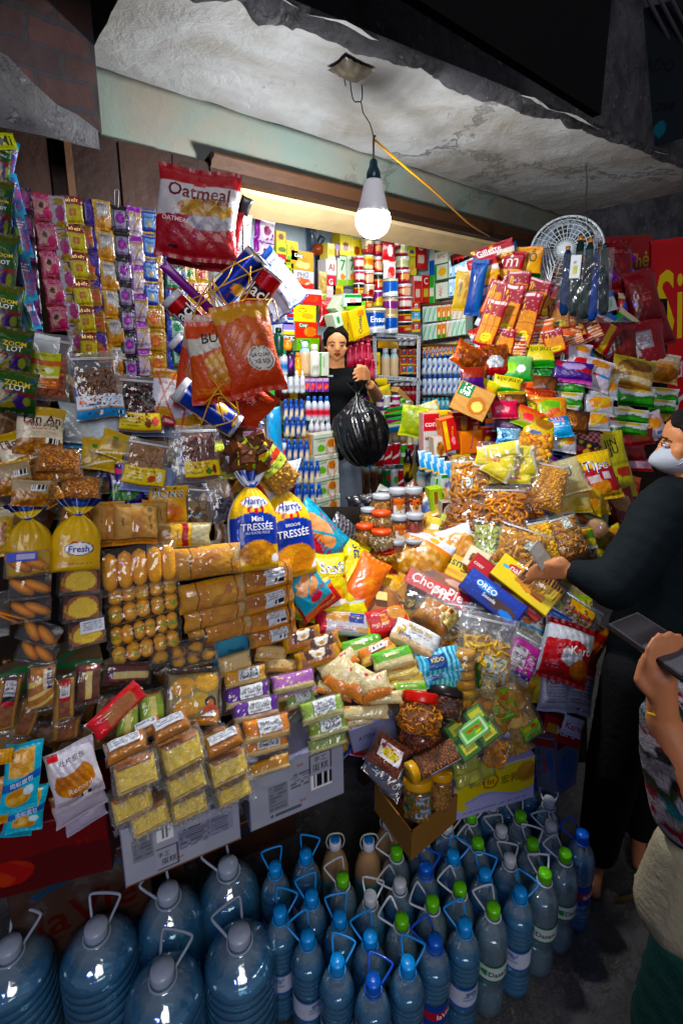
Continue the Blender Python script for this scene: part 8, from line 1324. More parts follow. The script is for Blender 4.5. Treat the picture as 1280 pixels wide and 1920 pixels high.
for a in [(522, 640, 20, 52, 'f #0c3a28;L .3 .7 .3 .6 #b8c8c0 3', '#0a2018', 'dark green shampoo bottle'), (531, 680, 17, 50, 'f #c0c4c8;h .2 .5 #3a70a8', '#28885a', 'white shampoo bottle with blue print'), (543, 678, 20, 56, 'f #101014;h .3 .7 #3c1850;e .5 .5 .08 .1 #c070d0', '#1a1a1e', 'black bottle with violet print'), (558, 684, 14, 46, 'f #e09010;h .4 .6 #e8c060', '#d88010', 'orange bottle'), (538, 645, 17, 24, 'f #d87010;h .3 .6 #e8a040', '#c86010', 'small orange tube behind the black bottle'),
          (571, 672, 21, 62, 'f #c8ac88;h .66 .84 #98b8c0', '#c0ccd0', 'beige soy milk bottle left of the seller face'), (589, 676, 21, 60, 'f #d0d0c4;h .55 .6 #8a4080;L .4 .6 .2 .5 #7a8a70 3', '#c8c8c4', 'white yoghurt bottle left of the seller face')]:
 ibot(*a[:6], a[6]+' on top of the milk bottle stacks', Y=2.0)
ibox(607, 683, 20, 44, 'f #c8d0c0;v .0 .3 #4a9a30;t COCO|.5|.6|.8|#2a8a30|90', 'white and green coconut drink carton beside the seller shoulder', Y=2.0)
for i in range(4): ibox(575+i*12, 722, 11.5, 25, 'f #5a3c98;n .5 .4 .5 .3 #d84878 #f0a030 2;h .8 1 #b8b0d0', 'small violet and pink drink carton in the four pack', Y=1.98, group='four pack of violet cartons')
WBt, BB, PB = ('f #c8ccd0;L .35 .65 .2 .5 #8a8a90 3', '#e0e4e8'), ('f #1c4494;e .5 .3 .14 .16 #d8c8a8;h .5 .6 #b8c4d8;h 0 .1 #c0b898', '#1c50b0'), ('f #c8ccd4;h .15 .5 #6a2044;L .4 .6 .2 .4 #d8c0c8 2', '#d8dce0')
BL = ('f #c0ccd8;h .15 .58 #2458a8;h .3 .4 #c83040', '#2458b0')
rows = [(716, 528, 572, 4, 42, WBt, 1.99), (766, 572, 618, 4, 46, BL, 1.97), (768, 530, 570, 4, 40, BB, 1.98), (806, 578, 620, 4, 42, PB, 1.97), (800, 532, 574, 4, 38, BB, 1.97), (845, 536, 580, 4, 42, BB, 1.93), (885, 556, 600, 4, 44, BB, 1.88), (885, 528, 556, 2, 40, BB, 1.95), (929, 552, 604, 4, 46, BB, 1.86), (970, 556, 604, 4, 42, BL, 1.84), (1006, 562, 606, 4, 38, BB, 1.82), (842, 516, 538, 2, 40, BL, 1.96)]
for (y, x0, x1, n_, h, (b_, c_), Y) in rows:
 for i in range(n_): ibot(x0+(x1-x0)*(i+.5)/n_, y, (x1-x0)/n_*1.0, h, b_, c_, {id(WBt): 'small white milk bottle', id(BB): 'small dark blue milk bottle', id(BL): 'small white milk bottle with blue label', id(PB): 'small white milk bottle with plum label'}.get(0) or ('small white and plum milk bottle' if b_ is PB[0] else 'small dark blue milk bottle' if b_ is BB[0] else 'small blue labelled milk bottle' if b_ is BL[0] else 'small white milk bottle')+' in the shrink wrapped stacks left of the seller', Y=Y, group={BB[0]: 'dark blue milk bottles', BL[0]: 'blue labelled milk bottles', PB[0]: 'plum labelled milk bottles', WBt[0]: 'white milk bottles'}[b_])
for k, (x, y) in enumerate([(611, 832), (613, 873), (614, 912), (616, 950), (620, 986)]):
 o = ibox(x, y, 46, 39, 'f #b8bcb0;h 0 .05 #8a8c84;e .3 .3 .16 .18 #5a9a2c;e .72 .5 .18 .2 #b06a28;D 0 .8 .03 #2a6a34;t Canxi|.3|.7|.34|#4a8a2c', ['topmost', 'second', 'third', 'fourth', 'lowest'][k]+' white milk carton with an orange cord handle in the column left of the jeans', Y=1.9-.02*k, dep=.12, name='milk_carton')
 t_ = onY(x, y, 1.9-.02*k); h_ = tube(smoothpath([P(x+4, y-12, t_-.004), P(x+2, y+8, t_-.02), P(x+10, y+20, t_-.02), P(x+16, y+6, t_-.02), P(x+14, y-12, t_-.004)], 4), .0022, 5, lin('#d06a18')).build('cord_handle', 'plas'); h_.parent = o; h_.matrix_parent_inverse = o.matrix_world.inverted()
ibox(587, 835, 12, 40, 'f #a86820;h .3 .6 #d89040', 'narrow brown box beside the topmost white milk carton', Y=1.92)
jar(592, 992, 26, 56, 0, 'clear jar of orange snacks by the lowest white milk carton', '#b8b8b0', 'stick', ('#a85818', '#8a4010'), n='c', t=2.0, round_=False, cnt=60)
mw, w_, h_, p = resolve(505, 812, 48, 100, -4, 'c', 0, 1.72, 1); o = pillow('f #2a6a94;e .5 .4 .3 .3 #3a80a8', w_, h_, .10, 48, 100, 'plas', 'plastic_basin', None, mw, seal=0, wr=.02, pu=2.2, pv=3); tag(o, 'blue plastic basin propped behind the left jamb goods', 'basin')
for k in range(4): ibox(494, 738+k*15, 44, 14, 'f #1c3c8a;t up|.5|.5|.4|#c8d8e8;D .3 .3 .1 #3a88c0;v .8 1 #c8ccd0' if k else 'f #2a8a3a', 'flat %s toothpaste box by the orange bags' % ['green', 'upper blue', 'middle blue', 'lowest blue'][k], Y=1.62, a=-2, dep=.04)
bag(483, 768, 26, 60, 14, 'f #b85c10;v .4 1 #8a3c0c', 'brown paper packet hanging under the lowest orange bag', t=1.5, n='c'); bag(480, 790, 26, 40, 20, 'f #2a6ac0;n .5 .5 .3 .3 #d8a018 #c83018 3', 'blue packet with orange print beside the blue basin', t=1.46, n='c')
ibot(519, 850, 22, 60, 'f #98b0a8;h .3 .5 #c0d0c8', '#50b838', 'clear bottle with a green cap behind the nut bag', Y=1.7)
for x, y, w, h, c in [(727, 852, 14, 38, 'r'), (742, 850, 14, 40, 'r'), (756, 851, 12, 38, 'g'), (768, 850, 12, 38, 'r'), (724, 898, 14, 38, 'u'), (738, 898, 13, 38, 'w'), (751, 898, 13, 38, 'r'), (712, 856, 14, 36, 'r')]:
 s_ = {'r': 'f #b81420;D .9 .5 .05 #e8e0e0', 'g': 'f #48a030;h .4 .6 #e0e8e0', 'u': 'f #0c7a34;e .5 .6 .1 .14 #d83020;t 7|.5|.6|.2|#f0f0f0', 'w': 'f #b8bcc0;e .5 .5 .12 .2 #48a030'}[c]
 icyl(x, y, w, h, s_, {'r': 'red cola can stacked right of the seller legs', 'g': 'green and white drink can among the red ones', 'u': 'green lemon soda can in the lower can row', 'w': 'silver drink can in the lower can row'}[c], Y=2.1, name='drink_can', cat='can', group='red cola cans' if c == 'r' else None, small=False, texts='t Coca|.5|.55|.5|#f0f0f0|70' if c == 'r' else '')
ibot(765, 872, 17, 60, 'f #140c0a;h .2 .55 #c8a028;D 1 .4 .06 #1c1c18', '#101010', 'bottle of dark soy sauce with a yellow label', Y=1.98)
for x, y, c in [(727, 815, '#c86a18'), (740, 812, '#981c30'), (754, 812, '#d85c14'), (766, 818, '#8aa030'), (778, 812, '#b8c0b8'), (790, 820, '#8a5030')]: ibot(x, y, 13, 46, 'f %s;h .3 .5 #d8c8a0' % c, '#d0d0c8', 'slim bottle of fruit drink above the cola cans', Y=2.12, group='fruit drink bottles')
for k in range(9): bag(740+rnd.uniform(-3, 3), 768+k*4.6, 38, 10, rnd.uniform(-4, 4), 'f '+['#2a8a3a', '#a81c28', '#48a838', '#282828', '#3a9a4a', '#8a2a5a', '#68b040', '#b8b8a8', '#1c5a8a'][k], 'thin packet in the neat pile of green and red packets by the black bag', t=onY(740, 780, 2.05)-.01*k, n='y', th=.3, group='pile of thin packets')
for x, y, c in [(712, 756, '#6a3a8a'), (724, 752, '#d0d4d0'), (730, 766, '#b8243a'), (742, 752, '#b8246a'), (752, 758, '#58a030'), (718, 772, '#2a7a3a'), (762, 762, '#c8c8b8')]: icyl(x, y, 13, 22, 'f %s;h .3 .6 #e0d8d0' % c, 'short coloured drink cup in the cluster under the slotted shelf', Y=2.26, group='short cups under the slotted shelf', name='drink_cup', cat='cup', lid='#70b050' if c[1] == '5' else None)
bag(775, 790, 50, 60, 10, 'f #a8b030;n .5 .5 .5 .5 #788a20 #d0d070 4', 'shiny lime packet in front of the right wall', t=2.3, n='c'); bag(795, 772, 60, 30, -20, 'f #b89c50;n .5 .5 .5 .5 #8a8a50 #d8d8c8 5', 'crumpled clear packet with print under the wall shelves', t=2.32, n='c')
for k, (x, y) in enumerate([(676, 890), (686, 894), (700, 892), (712, 896), (668, 930), (690, 934), (704, 930)]): ibot(x, y, 14, 60, 'f #6a4430;h .3 .5 #4a3024;h .7 .9 #7a8a80', '#2a5a4a', 'tea bottle in the dark corner right of the jeans', Y=2.3, group='tea bottles in the dark corner')
bag(690, 945, 80, 40, -10, 'f #141416', 'spare black plastic bag on the floor behind the jars', 'plastic bag', 'plastic_bag', t=2.2, n='c', wr=.2, mat='foil')
pal = ['#a81c20', '#d8b020', '#2a58a0', '#c8ccc8', '#2a8040', '#c86a1c', '#6a3a80', '#a8a890', '#5a3420', '#3a98b0']
for j in range(9):                                   # dim goods lining the lower back wall
 for i in range(15):
  x, y = 512+i*20+rnd.uniform(-3, 3), 650+j*40+rnd.uniform(-4, 4)
  ibox(x, y, 19, 38, 'f %s;r .15 .85 .5 .85 %s;e .5 .3 .3 .16 %s' % tuple(rnd.choice(pal) for _ in range(3)), 'box in the dim rows of goods lining the back wall', Y=2.57, group='boxes lining the back wall', dep=.05)
K = [(808, 812, 30, 74, 'f #b0b0a8;h .55 1 #b01420;t COSY|.5|.72|.8|#f0ece8;t Marie|.45|.36|.7|#8a4030;L .2 .7 .08 .14 #c08070 1', 'tall red and cream biscuit box with white letters', 2.12, 0), (826, 842, 26, 46, 'f #c8c0b0;n .5 .5 .3 .3 #5a2414 #c88830 3;h 0 .2 #281814', 'white and brown biscuit box in front of the tall red one', 2.06, -4), (826, 784, 40, 26, 'f #dcb820;t Custas|.6|.7|.6|#1c3a5a;n .6 .3 .3 .2 #d88020 #e8c060 3', 'yellow cake box behind the tall red one', 2.16, 0),
  (843, 815, 28, 62, 'f #b8141c;r .1 .4 .05 .95 #d8b010;e .26 .7 .12 .1 #e8c840;e .7 .3 .14 .14 #e08888;t ĐÙI GÀ|.72|.6|.6|#e8b020|80', 'red and yellow snack box tilted left of the orange one', 2.05, -10), (866, 792, 36, 38, 'f #a81420;r .4 .8 .3 .8 #b8a080;e .6 .25 .16 .16 #e0c040;t COSY|.3|.8|.3|#e8d0c8', 'red biscuit box with a lemon cream picture, upper', 2.12, 0), (890, 798, 18, 26, 'f #901018;t COSY|.5|.7|.8|#e0d0c8;r .3 .8 .1 .5 #b89870', 'small red biscuit box beside the upper lemon cream one', 2.12, 0),
  (884, 830, 40, 42, 'f #d0681c;h .9 1 #d87c28;t Wonderfarm|.5|.5|.6|#2a3a80|80', 'orange carton with blue lettering up its middle', 2.08, 0), (920, 818, 32, 34, 'f #a81420;v .6 1 #8a1018;e .3 .3 .2 .22 #e8c838;t COSY|.4|.8|.4|#e8d0c8', 'red biscuit box with a lemon cream picture, lower right', 2.1, 0), (865, 862, 34, 18, 'f #c8a040;L .1 .9 .2 .8 #5a3414 2', 'gold chocolate box under the orange carton', 2.08, 0), (846, 876, 18, 46, 'f #981018', 'dark red box side under the red and yellow snack box', 2.1, 0), (888, 866, 30, 24, 'f #7a1418;n .5 .5 .3 .3 #c8a080 #7a1418 2', 'brownish red box next to the gold chocolate box', 2.1, 0),
  (822, 915, 14, 38, 'f #1c7a34;v .3 1 #c8d0c4', 'slim green and white box above the lime cracker box', 2.06, 4), (838, 908, 24, 38, 'f #c8d0c4;h .8 1 #2a8a3a;t AFC|.35|.5|.5|#a82820|70', 'white and green cracker box above the round biscuit tin picture', 2.04, 0), (840, 938, 20, 34, 'f #c0d0b8;h 0 .3 #3a9a48;n .5 .6 .3 .2 #d89020 #3a8a3a 3', 'white and green box with orange print above the biscuit box', 2.03, 0), (819, 945, 24, 58, 'f #88b828;v .12 .8 #98c040;r .2 .7 .1 .9 #b8b060;r .3 .6 .5 .9 #8a5c28', 'lime green cracker box standing on end', 2.0, -4),
  (846, 966, 38, 50, 'f #4a2418;e .5 .5 .46 .46 #d0ccc4;t Danisa|.5|.72|.6|#a82028;n .5 .3 .24 .16 #a86c2c #d8a050 4;L .25 .75 .48 .56 #5a5a60 1', 'brown biscuit box with a white oval and red script', 1.98, 2), (868, 962, 12, 44, 'f #8a8078;L .1 .9 .1 .9 #3a3030 7', 'narrow printed side of a biscuit box by the oval one', 1.99, 4)]
for x, y, w, h, s_, l, t, a in K: box(x, y, w, h, a, s_, l, 'box', 'product_box', .05, 0, nrm([-.45, -.9, .05]), t)
for k, (x, y) in enumerate([(792, 862), (804, 866), (816, 870), (828, 876), (840, 882)]): bag(x, y, 14, 36, -8, 'f #b8c8d0;r .1 .6 .1 .5 #2a88c0;r .3 .9 .55 .9 #2a88c0;h 0 .1 #d8a840', 'blue and white wafer pack in the slanting row under the tall red box', 'wafer pack', 'wafer_pack', t=2.08-.01*k, n='c', group='slanting row of wafer packs')
for x, y, w, h, l in [(800, 905, 22, 46, 'white bottle of milk tea behind the lime cracker box, right'), (790, 895, 18, 40, 'white bottle of milk tea behind the lime cracker box, left')]: ibot(x, y, w, h, 'f #b8b4a8;h .6 .9 #8ab0b8', '#b8c8cc', l, Y=1.7, d=.0)
J = [(715, 948, 34, 44, '#b0b4b8', 'stick', ('#c88410', '#a86808'), 0, 'clear jar of yellow noodle snacks at the top of the jar pile', 2.0, 0), (745, 942, 32, 54, '#a8acb0', 'nut', ('#8a4818', '#6a3410'), 0, 'tall clear jar with orange label at the top of the jar pile', 1.99, 1), (775, 942, 32, 56, '#a0a4a8', 'ball', ('#4a2418', '#6a3a28'), 0, 'tall clear jar of dark balls at the top right of the jar pile', 1.98, 1), (722, 924, 26, 14, '#989ca0', 'nut', ('#a87430',), 0, 'jar lid peeking out behind the jar pile', 2.06, 0),
  (689, 972, 26, 40, '#a8acb0', 'stick', ('#c88410', '#a86808'), 0, 'clear jar of yellow sticks at the left of the jar pile', 1.97, 0), (748, 990, 30, 50, '#a8acb0', 'stick', ('#c87818', '#a85c10'), 0, 'clear jar with a white oval label in the middle of the jar pile', 1.93, 1), (777, 988, 32, 52, '#a8acb0', 'flake', ('#8a2c10', '#a84018'), 0, 'clear jar of red chilli snacks at the right of the jar pile', 1.92, 0), (742, 1030, 32, 34, '#989ca0', 'nut', ('#a85c14', '#8a4810'), 0, 'low clear jar at the foot of the jar pile', 1.88, 0), (776, 1026, 34, 30, '#989ca0', 'nut', ('#a83c10', '#8a2c10'), 0, 'low clear jar of red snacks at the foot of the jar pile', 1.88, 0),
  (714, 976, 42, 36, '#d84818', 'flake', ('#a88c64', '#8a6c48', '#c0a880'), 1, 'orange lidded jar of seeds, highest of the orange lidded ones', 1.88, 0), (683, 1002, 38, 38, '#d84818', 'flake', ('#a88050', '#8a6438'), 1, 'orange lidded jar of seeds, left one', 1.86, 0), (715, 1012, 44, 38, '#d84818', 'knot', ('#b8a888', '#9a8c70'), 1, 'orange lidded jar of cashews, front one', 1.83, 0), (720, 1040, 50, 20, '#b01c14', 'nut', ('#a88050',), 1, 'red lid at the bottom front of the jar pile', 1.84, 0), (680, 1024, 36, 18, '#b01c14', 'nut', ('#a88050',), 1, 'red lidded jar under the left orange lidded jar', 1.88, 0)]
for x, y, w, h, lc, f_, c_, rd, l, t, lb in J: jar(x, y, w, h, 0, l, lc, f_, c_, n=nrm([-.5, -.85, .12]), t=t, round_=bool(rd), cnt=70, size=.16, lidh=.17, lab=('f #c84818;h .0 .6 #d8d0c8;e .5 .45 .3 .2 #b87828;h .8 1 #d87028', 1.5) if lb else None)
# ---------------------------------------------------------------- packets filling the gaps of the heap
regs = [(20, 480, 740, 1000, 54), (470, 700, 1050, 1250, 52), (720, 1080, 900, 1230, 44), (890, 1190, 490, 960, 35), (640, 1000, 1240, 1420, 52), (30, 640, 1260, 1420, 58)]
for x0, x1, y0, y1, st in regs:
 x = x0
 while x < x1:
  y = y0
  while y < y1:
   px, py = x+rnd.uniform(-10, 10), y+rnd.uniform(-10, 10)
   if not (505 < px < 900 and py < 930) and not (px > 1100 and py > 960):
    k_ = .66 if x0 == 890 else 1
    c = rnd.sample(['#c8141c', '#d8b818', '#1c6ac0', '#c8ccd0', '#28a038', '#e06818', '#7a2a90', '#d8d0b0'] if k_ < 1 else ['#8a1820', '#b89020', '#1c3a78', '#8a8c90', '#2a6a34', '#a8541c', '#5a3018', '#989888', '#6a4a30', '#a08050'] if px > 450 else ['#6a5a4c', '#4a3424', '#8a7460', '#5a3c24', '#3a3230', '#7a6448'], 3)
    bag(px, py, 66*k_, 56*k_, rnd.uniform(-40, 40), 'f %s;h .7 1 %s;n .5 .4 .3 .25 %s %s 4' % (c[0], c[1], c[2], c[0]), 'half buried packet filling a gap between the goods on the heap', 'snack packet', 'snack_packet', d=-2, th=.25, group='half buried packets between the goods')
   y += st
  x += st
# ---------------------------------------------------------------- water bottles on the pavement
BX = {}
def bottle_parts(kind, cap, hand, lab, label, big=False):
 root = empty('water_bottle', Matrix.Identity(4)); tag(root, label, 'water bottle')
 H = .325; r = .041
 top = [(.0385, .240), (.034, .257), (.027, .271), (.019, .283), (.0145, .291), (.0135, .30)]
 ribs = lambda ys, r0, dp: [q for y in ys for q in ((r0, y-.004), (r0*(1-dp), y), (r0, y+.004))]
 if kind == 'blue': prof = [(.030, .0), (.036, .004), (.040, .02)]+ribs((.040, .054, .068, .082), .0408, .08)+[(.0385, .098), (.0385, .172)]+ribs((.186, .200, .214, .228), .0412, .09)+top
 else: prof = [(.026, .003), (.030, .0), (.038, .006), (.041, .03), (.041, .06), (.037, .085), (.035, .098), (.038, .115), (.041, .132), (.041, .225)]+top
 if big and kind == 'clear': prof = [(.060, 0), (.078, .006), (.085, .02)]+ribs((.05, .085, .12, .15, .175, .20, .222), .087, .075)+[(.083, .236), (.075, .249), (.062, .262), (.047, .273), (.034, .282), (.0245, .287), (.024, .296)]; H = .315
 if kind == 'ribbed': prof = [(.060, 0), (.078, .006), (.083, .03), (.085, .10), (.086, .17), (.085, .20), (.079, .228), (.066, .252), (.048, .271), (.032, .282), (.0245, .287), (.024, .296)]
 lat = lambda p, n, c, m, nm, sm=True: lathe(p, n, c).build(nm, m, root, smooth=sm)
 def up(o): o.rotation_euler = (math.radians(90), 0, 0); return o
 tint = lambda y: '#c0dcec' if y > .262 else '#58b0e4' if kind != 'clear' or big else '#9cc4d4'
 body = lathe(prof, 40, [tint(y) for _, y in prof])
 if kind == 'ribbed':
  v = body.v[0]; a_ = np.arctan2(v[:, 0], v[:, 2]); k_ = np.clip((v[:, 1]-.13)/.08, 0, 1)*np.clip((.28-v[:, 1])/.03, 0, 1); f_ = 1-.05*k_*np.abs(np.sin(a_*8)); v[:, 0] *= f_; v[:, 2] *= f_
 up(body.build('bottle_body', 'water' if kind == 'clear' and not big else 'bluewater', root))
 up(lathe([(r_*.93, y+.001) for r_, y in prof if y < .25]+[(.028 if not big else .060, .2505)], 28, lin('#4aa4d8') if kind != 'clear' or big else lin('#8ab4c8')).build('water', 'water' if kind == 'clear' and not big else 'bluewater', root))
 rc = .027 if big else .0168; y0 = prof[-1][1]-.004
 mb = MB(); n_ = 48; a = np.arange(n_)*2*math.pi/n_; V = []
 for q, y in [(1.0, 0), (1.02, .002), (1.0, .016), (.94, .021), (.2, .0225)]:
  for i in range(n_): rr = rc*q*(1-(.03 if i % 2 and q > .95 else 0)); V.append((rr*math.cos(a[i]), rr*math.sin(a[i]), y0+y))
 F = [(j*n_+i, j*n_+(i+1) % n_, (j+1)*n_+(i+1) % n_, (j+1)*n_+i) for j in range(4) for i in range(n_)]; F.append(tuple(4*n_+i for i in range(n_))); mb.add(V, F, lin(cap)); mb.build('cap', 'plas', root)
 k = 1.35 if big else 1
 hc = lin(hand); ring = tube([(rc*1.12*math.cos(t), rc*1.12*math.sin(t), y0-.006) for t in np.linspace(0, 2*math.pi, 18, endpoint=False)], .0022*k, 5, hc, closed=True)
 tl = rnd.uniform(.1, .95) if not big else rnd.uniform(.4, 1.0); L = .046*k
 pts = [(-.014*k, .006), (-.020*k, L*.45), (-.028*k, L*.92), (-.024*k, L*1.04), (0, L*1.07), (.024*k, L*1.04), (.028*k, L*.92), (.020*k, L*.45), (.014*k, .006)]
 tube(smoothpath([(x, y*math.cos(tl)+rc*.5, y0-.006+y*math.sin(tl)) for x, y in pts], 2), .0027*k, 6, hc, ring); ring.build('handle', 'plas', root)
 if lab:
  a_, b_ = (.105, .168) if kind == 'blue' else (.135, .185); rr = (.0385 if kind == 'blue' else .041)+.0006
  mb = MB(); S = lambda u, v, sg=1: np.stack([rr*np.sin((u-.5)*2*math.pi), -rr*np.cos((u-.5)*2*math.pi), a_+(b_-a_)*v], -1)
  q, f, u, v = sheet(S, 40, 14); c, tx = paint(lab, u, v, .3, 4); mb.add(q, f, c); o = mb.build('label_sleeve', 'card', root)
  for (s, cu, cv, wf, cc, rt, hf) in tx:
   g, ff, sz = glyphs(s, .01); sc = wf*rr*2*math.pi/sz[0]; uu = cu+g[:, 0]*sc/(rr*2*math.pi); vv = cv+g[:, 1]*sc/(b_-a_); pp = S(uu, vv); pp[:, :2] *= 1.02; MB().add(pp, ff, lin(cc)).build('printed_lettering', 'text', root, smooth=False)
 return root
def copy_thing(r, label, group=None):
 c = r.copy(); COL.objects.link(c); c['label'] = label
 for ch in r.children:
  d = ch.copy(); COL.objects.link(d); d.parent = c
 return c
LBL = 'f #b8c0d0;h .0 .1 #3a5a98;h .9 1 #3a5a98;L .42 .58 .3 .8 #5a6a90 3;t true|.5|.7|.12|#3a6ab0'
LVB = 'f #1c3c8a;h .3 .7 #b01c28;t laVie|.5|.5|.16|#f0f0f4'
DAS = 'f #b8c4c0;h 0 .08 #1c5a38;h .92 1 #1c5a38;t Dasani|.5|.5|.2|#1c3a34;e .36 .5 .04 .2 #2a7a3a'
B15 = {'b': ('blue', '#4a94d8', '#3a90d8', LBL), 'd': ('blue', '#1c5ac0', '#1850c0', LVB), 'g': ('clear', '#5cb81c', '#b8bcc0', DAS), 'w': ('blue', '#b8bcc0', '#b0b4b8', 'f #8a9cb8;h .0 .12 #c8ccd4;L .1 .9 .3 .7 #3a5088 2')}
spots = [(516, 1627, 'b', 30), (573, 1603, 'b', -60), (584, 1681, 'b', 40), (525, 1711, 'b', -70), (637, 1721, 'b', 10), (577, 1757, 'b', 80), (694, 1764, 'b', 50), (632, 1805, 'b', -80), (699, 1836, 'd', -95), (765, 1808, 'b', -90), (815, 1752, 'd', 70), (869, 1729, 'b', 40), (972, 1673, 'b', -150), (800, 1627, 'd', -90), (848, 1613, 'b', -130), (909, 1640, 'b', -80), (1073, 1559, 'd', 60), (965, 1490, 'd', -100), (993, 1476, 'd', -90),
  (642, 1648, 'g', 60), (745, 1603, 'g', 110), (794, 1581, 'g', -90), (886, 1534, 'g', -120), (896, 1581, 'g', 100), (982, 1531, 'g', -10), (997, 1578, 'g', -80), (1018, 1632, 'g', -30), (1059, 1602, 'g', 60), (859, 1655, 'g', 90), (809, 1687, 'g', 150), (753, 1719, 'g', 120), (924, 1691, 'g', 20), (694, 1683, 'w', -60), (749, 1656, 'w', 110), (838, 1556, 'w', -100), (925, 1510, 'w', 20), (939, 1555, 'w', 0), (954, 1607, 'w', -60), (1020, 1499, 'w', -90),
  (1040, 1545, 'w', 10), (860, 1600, 'w', 100), (680, 1860, 'b', 40), (745, 1885, 'b', 0), (600, 1865, 'b', -20), (850, 1790, 'w', 60)]
spots = spots[:40]
proto = {}; pos = []
nm = {'b': ('light blue capped water bottle', 'light blue capped water bottles'), 'd': ('dark blue capped water bottle', 'dark blue capped water bottles'), 'g': ('lime green capped clear water bottle', 'green capped water bottles'), 'w': ('white capped pale blue water bottle', 'white capped water bottles')}
for x, y, k, rz in spots:
 t = onZ(x, y, .31); p = P(x, y, t); pos.append((p[0], p[1], k, rz, x, y))
P2 = np.array([q[:2] for q in pos])
for it in range(40):                                # nudge any that would touch
 for i in range(len(P2)):
  for j in range(i):
   d_ = P2[i]-P2[j]; L = np.linalg.norm(d_)
   if L < .0835: s = (.0835-L)/2*d_/(L+1e-9); P2[i] += s; P2[j] -= s
for i, (x, y, k, rz, px, py) in enumerate(pos):
 row = 'in the back rows' if py < 1600 else 'in the middle rows' if py < 1700 else 'in the front rows'
 sd = 'left' if px < 700 else 'centre' if px < 880 else 'right'
 lb = '%s %s at the %s' % (nm[k][0], row, sd)
 if k not in proto: proto[k] = bottle_parts(*B15[k], lb); o = proto[k]
 else: o = copy_thing(proto[k], lb)
 o['group'] = '%s %s %s' % (nm[k][1], row, sd); o.location = (P2[i][0], P2[i][1], .001); o.rotation_euler = (0, 0, math.radians(rz*.35-30))
 if px > 1030 and py > 1590: lb = 0; o['label'] = 'green capped water bottle at the right end with its leaf label turned outwards'; del o['group']
 if (px, py) == (1018, 1632): o['label'] = 'green capped water bottle second from the right end of the front row'; del o['group']
for k, (x, y) in enumerate([(628, 1577), (691, 1578), (727, 1538)]):
 t = onZ(x, y, .29); p = P(x, y, t); root = empty('drink_bottle', Matrix.Translation((p[0], p[1], .001))); tag(root, ['left', 'middle', 'right'][k]+' bottle of beige drink with a teal label and blue topped cap', 'drink bottle')
 o = lathe([(.030, 0), (.038, .004), (.041, .02), (.041, .17), (.039, .20), (.030, .235), (.019, .255), (.015, .268), (.015, .276)], 30, None, 'f #b0906c;h .15 .62 #2a8090;n .5 .4 .12 .1 #1c4a50 #2a8090 3'); o.build('bottle_body', 'plas', root).rotation_euler = (math.radians(90), 0, 0)
 lathe([(.017, .268), (.0175, .272), (.017, .292), (.015, .294)], 26, lin('#c8ccd0')).build('cap', 'plas', root).rotation_euler = (math.radians(90), 0, 0); lathe([(.0135, .294), (.013, .2965), (.001, .297)], 20, lin('#2a70b8')).build('cap_disc', 'plas', root).rotation_euler = (math.radians(90), 0, 0)
 tube(smoothpath([(-.018, 0, .262), (-.026, -.01, .30), (-.016, -.014, .33), (.016, -.014, .33), (.026, -.01, .30), (.018, 0, .262)], 3), .0024, 5, lin('#a8b0a8')).build('handle', 'plas', root); root.rotation_euler = (0, 0, -.6)
ws = None
for k, (x, y, kd, l, rz) in enumerate([(18, 1779, 'clear', 'five litre bottle cut by the left edge of the photo', -50), (181, 1744, 'clear', 'five litre bottle with its handle standing up, second from the left', -40), (316, 1676, 'ribbed', 'five litre ribbed bottle in the back row, left of two', 20), (428, 1627, 'ribbed', 'five litre ribbed bottle in the back row, right of two', 10), (305, 1824, 'clear', 'five litre bottle at the bottom edge, handle raised to the right', -50), (449, 1756, 'clear', 'five litre bottle nearest the small bottles', 0)]):
 t = onZ(x, y, .30); p = P(x, y, t); r = bottle_parts(kd, '#9aa4b4', '#8e98a8', None, l, big=True); r.name = 'large_water_bottle'; r.location = (p[0], p[1], .001); r.rotation_euler = (0, 0, math.radians(rz))
# ---------------------------------------------------------------- people
def ball(mb, p, r, k=2):
 V, f = ICO; r = np.array(r if hasattr(r, '__len__') else (r, r, r)); return mb.add(V*r+np.asarray(p), f, (1, 1, 1))
def blob(name, caps, mat, colfn, parent=None, vox=.008, smooth=6, extra=None):
 """limbs given as tapering capsules, fused into one continuous skin"""
 mb = MB()
 for c in caps:
  p0, r0, p1, r1 = c; p0, p1 = np.asarray(p0, float), np.asarray(p1, float); L = np.linalg.norm(p1-p0); n = max(2, int(L/max(min(r0, r1), .004)*2.2))
  for i in range(n+1): t = i/n; ball(mb, p0+(p1-p0)*t, r0+(r1-r0)*t)
 for p, r in (extra or []): ball(mb, p, r)
 o = mb.build('tmp', 'skin'); md = o.modifiers.new('r', 'REMESH'); md.mode = 'VOXEL'; md.voxel_size = vox; m2 = o.modifiers.new('s', 'SMOOTH'); m2.iterations = smooth; m2.factor = .5
 bpy.context.view_layer.update(); dg = bpy.context.evaluated_depsgraph_get(); me = bpy.data.meshes.new_from_object(o.evaluated_get(dg)); v = np.array([list(q.co) for q in me.vertices]); f = [tuple(p.vertices) for p in me.polygons]
 old = o.data; bpy.data.objects.remove(o); bpy.data.meshes.remove(me); bpy.data.meshes.remove(old)
 m = MB(); m.add(v, f, colfn(v)); q = m.build(name, mat)
 if parent is not None: q.parent = parent; q.matrix_parent_inverse = parent.matrix_world.inverted()
 return q
def flat(c): return lambda v: np.tile(lin(c), (len(v), 1))*(1+.1*(vn(v[:, 0]*20, v[:, 2]*20)[:, None]-.5))
def person(label, at): e = empty('person', Matrix.Translation(Vector(at))); return tag(e, label, 'person')
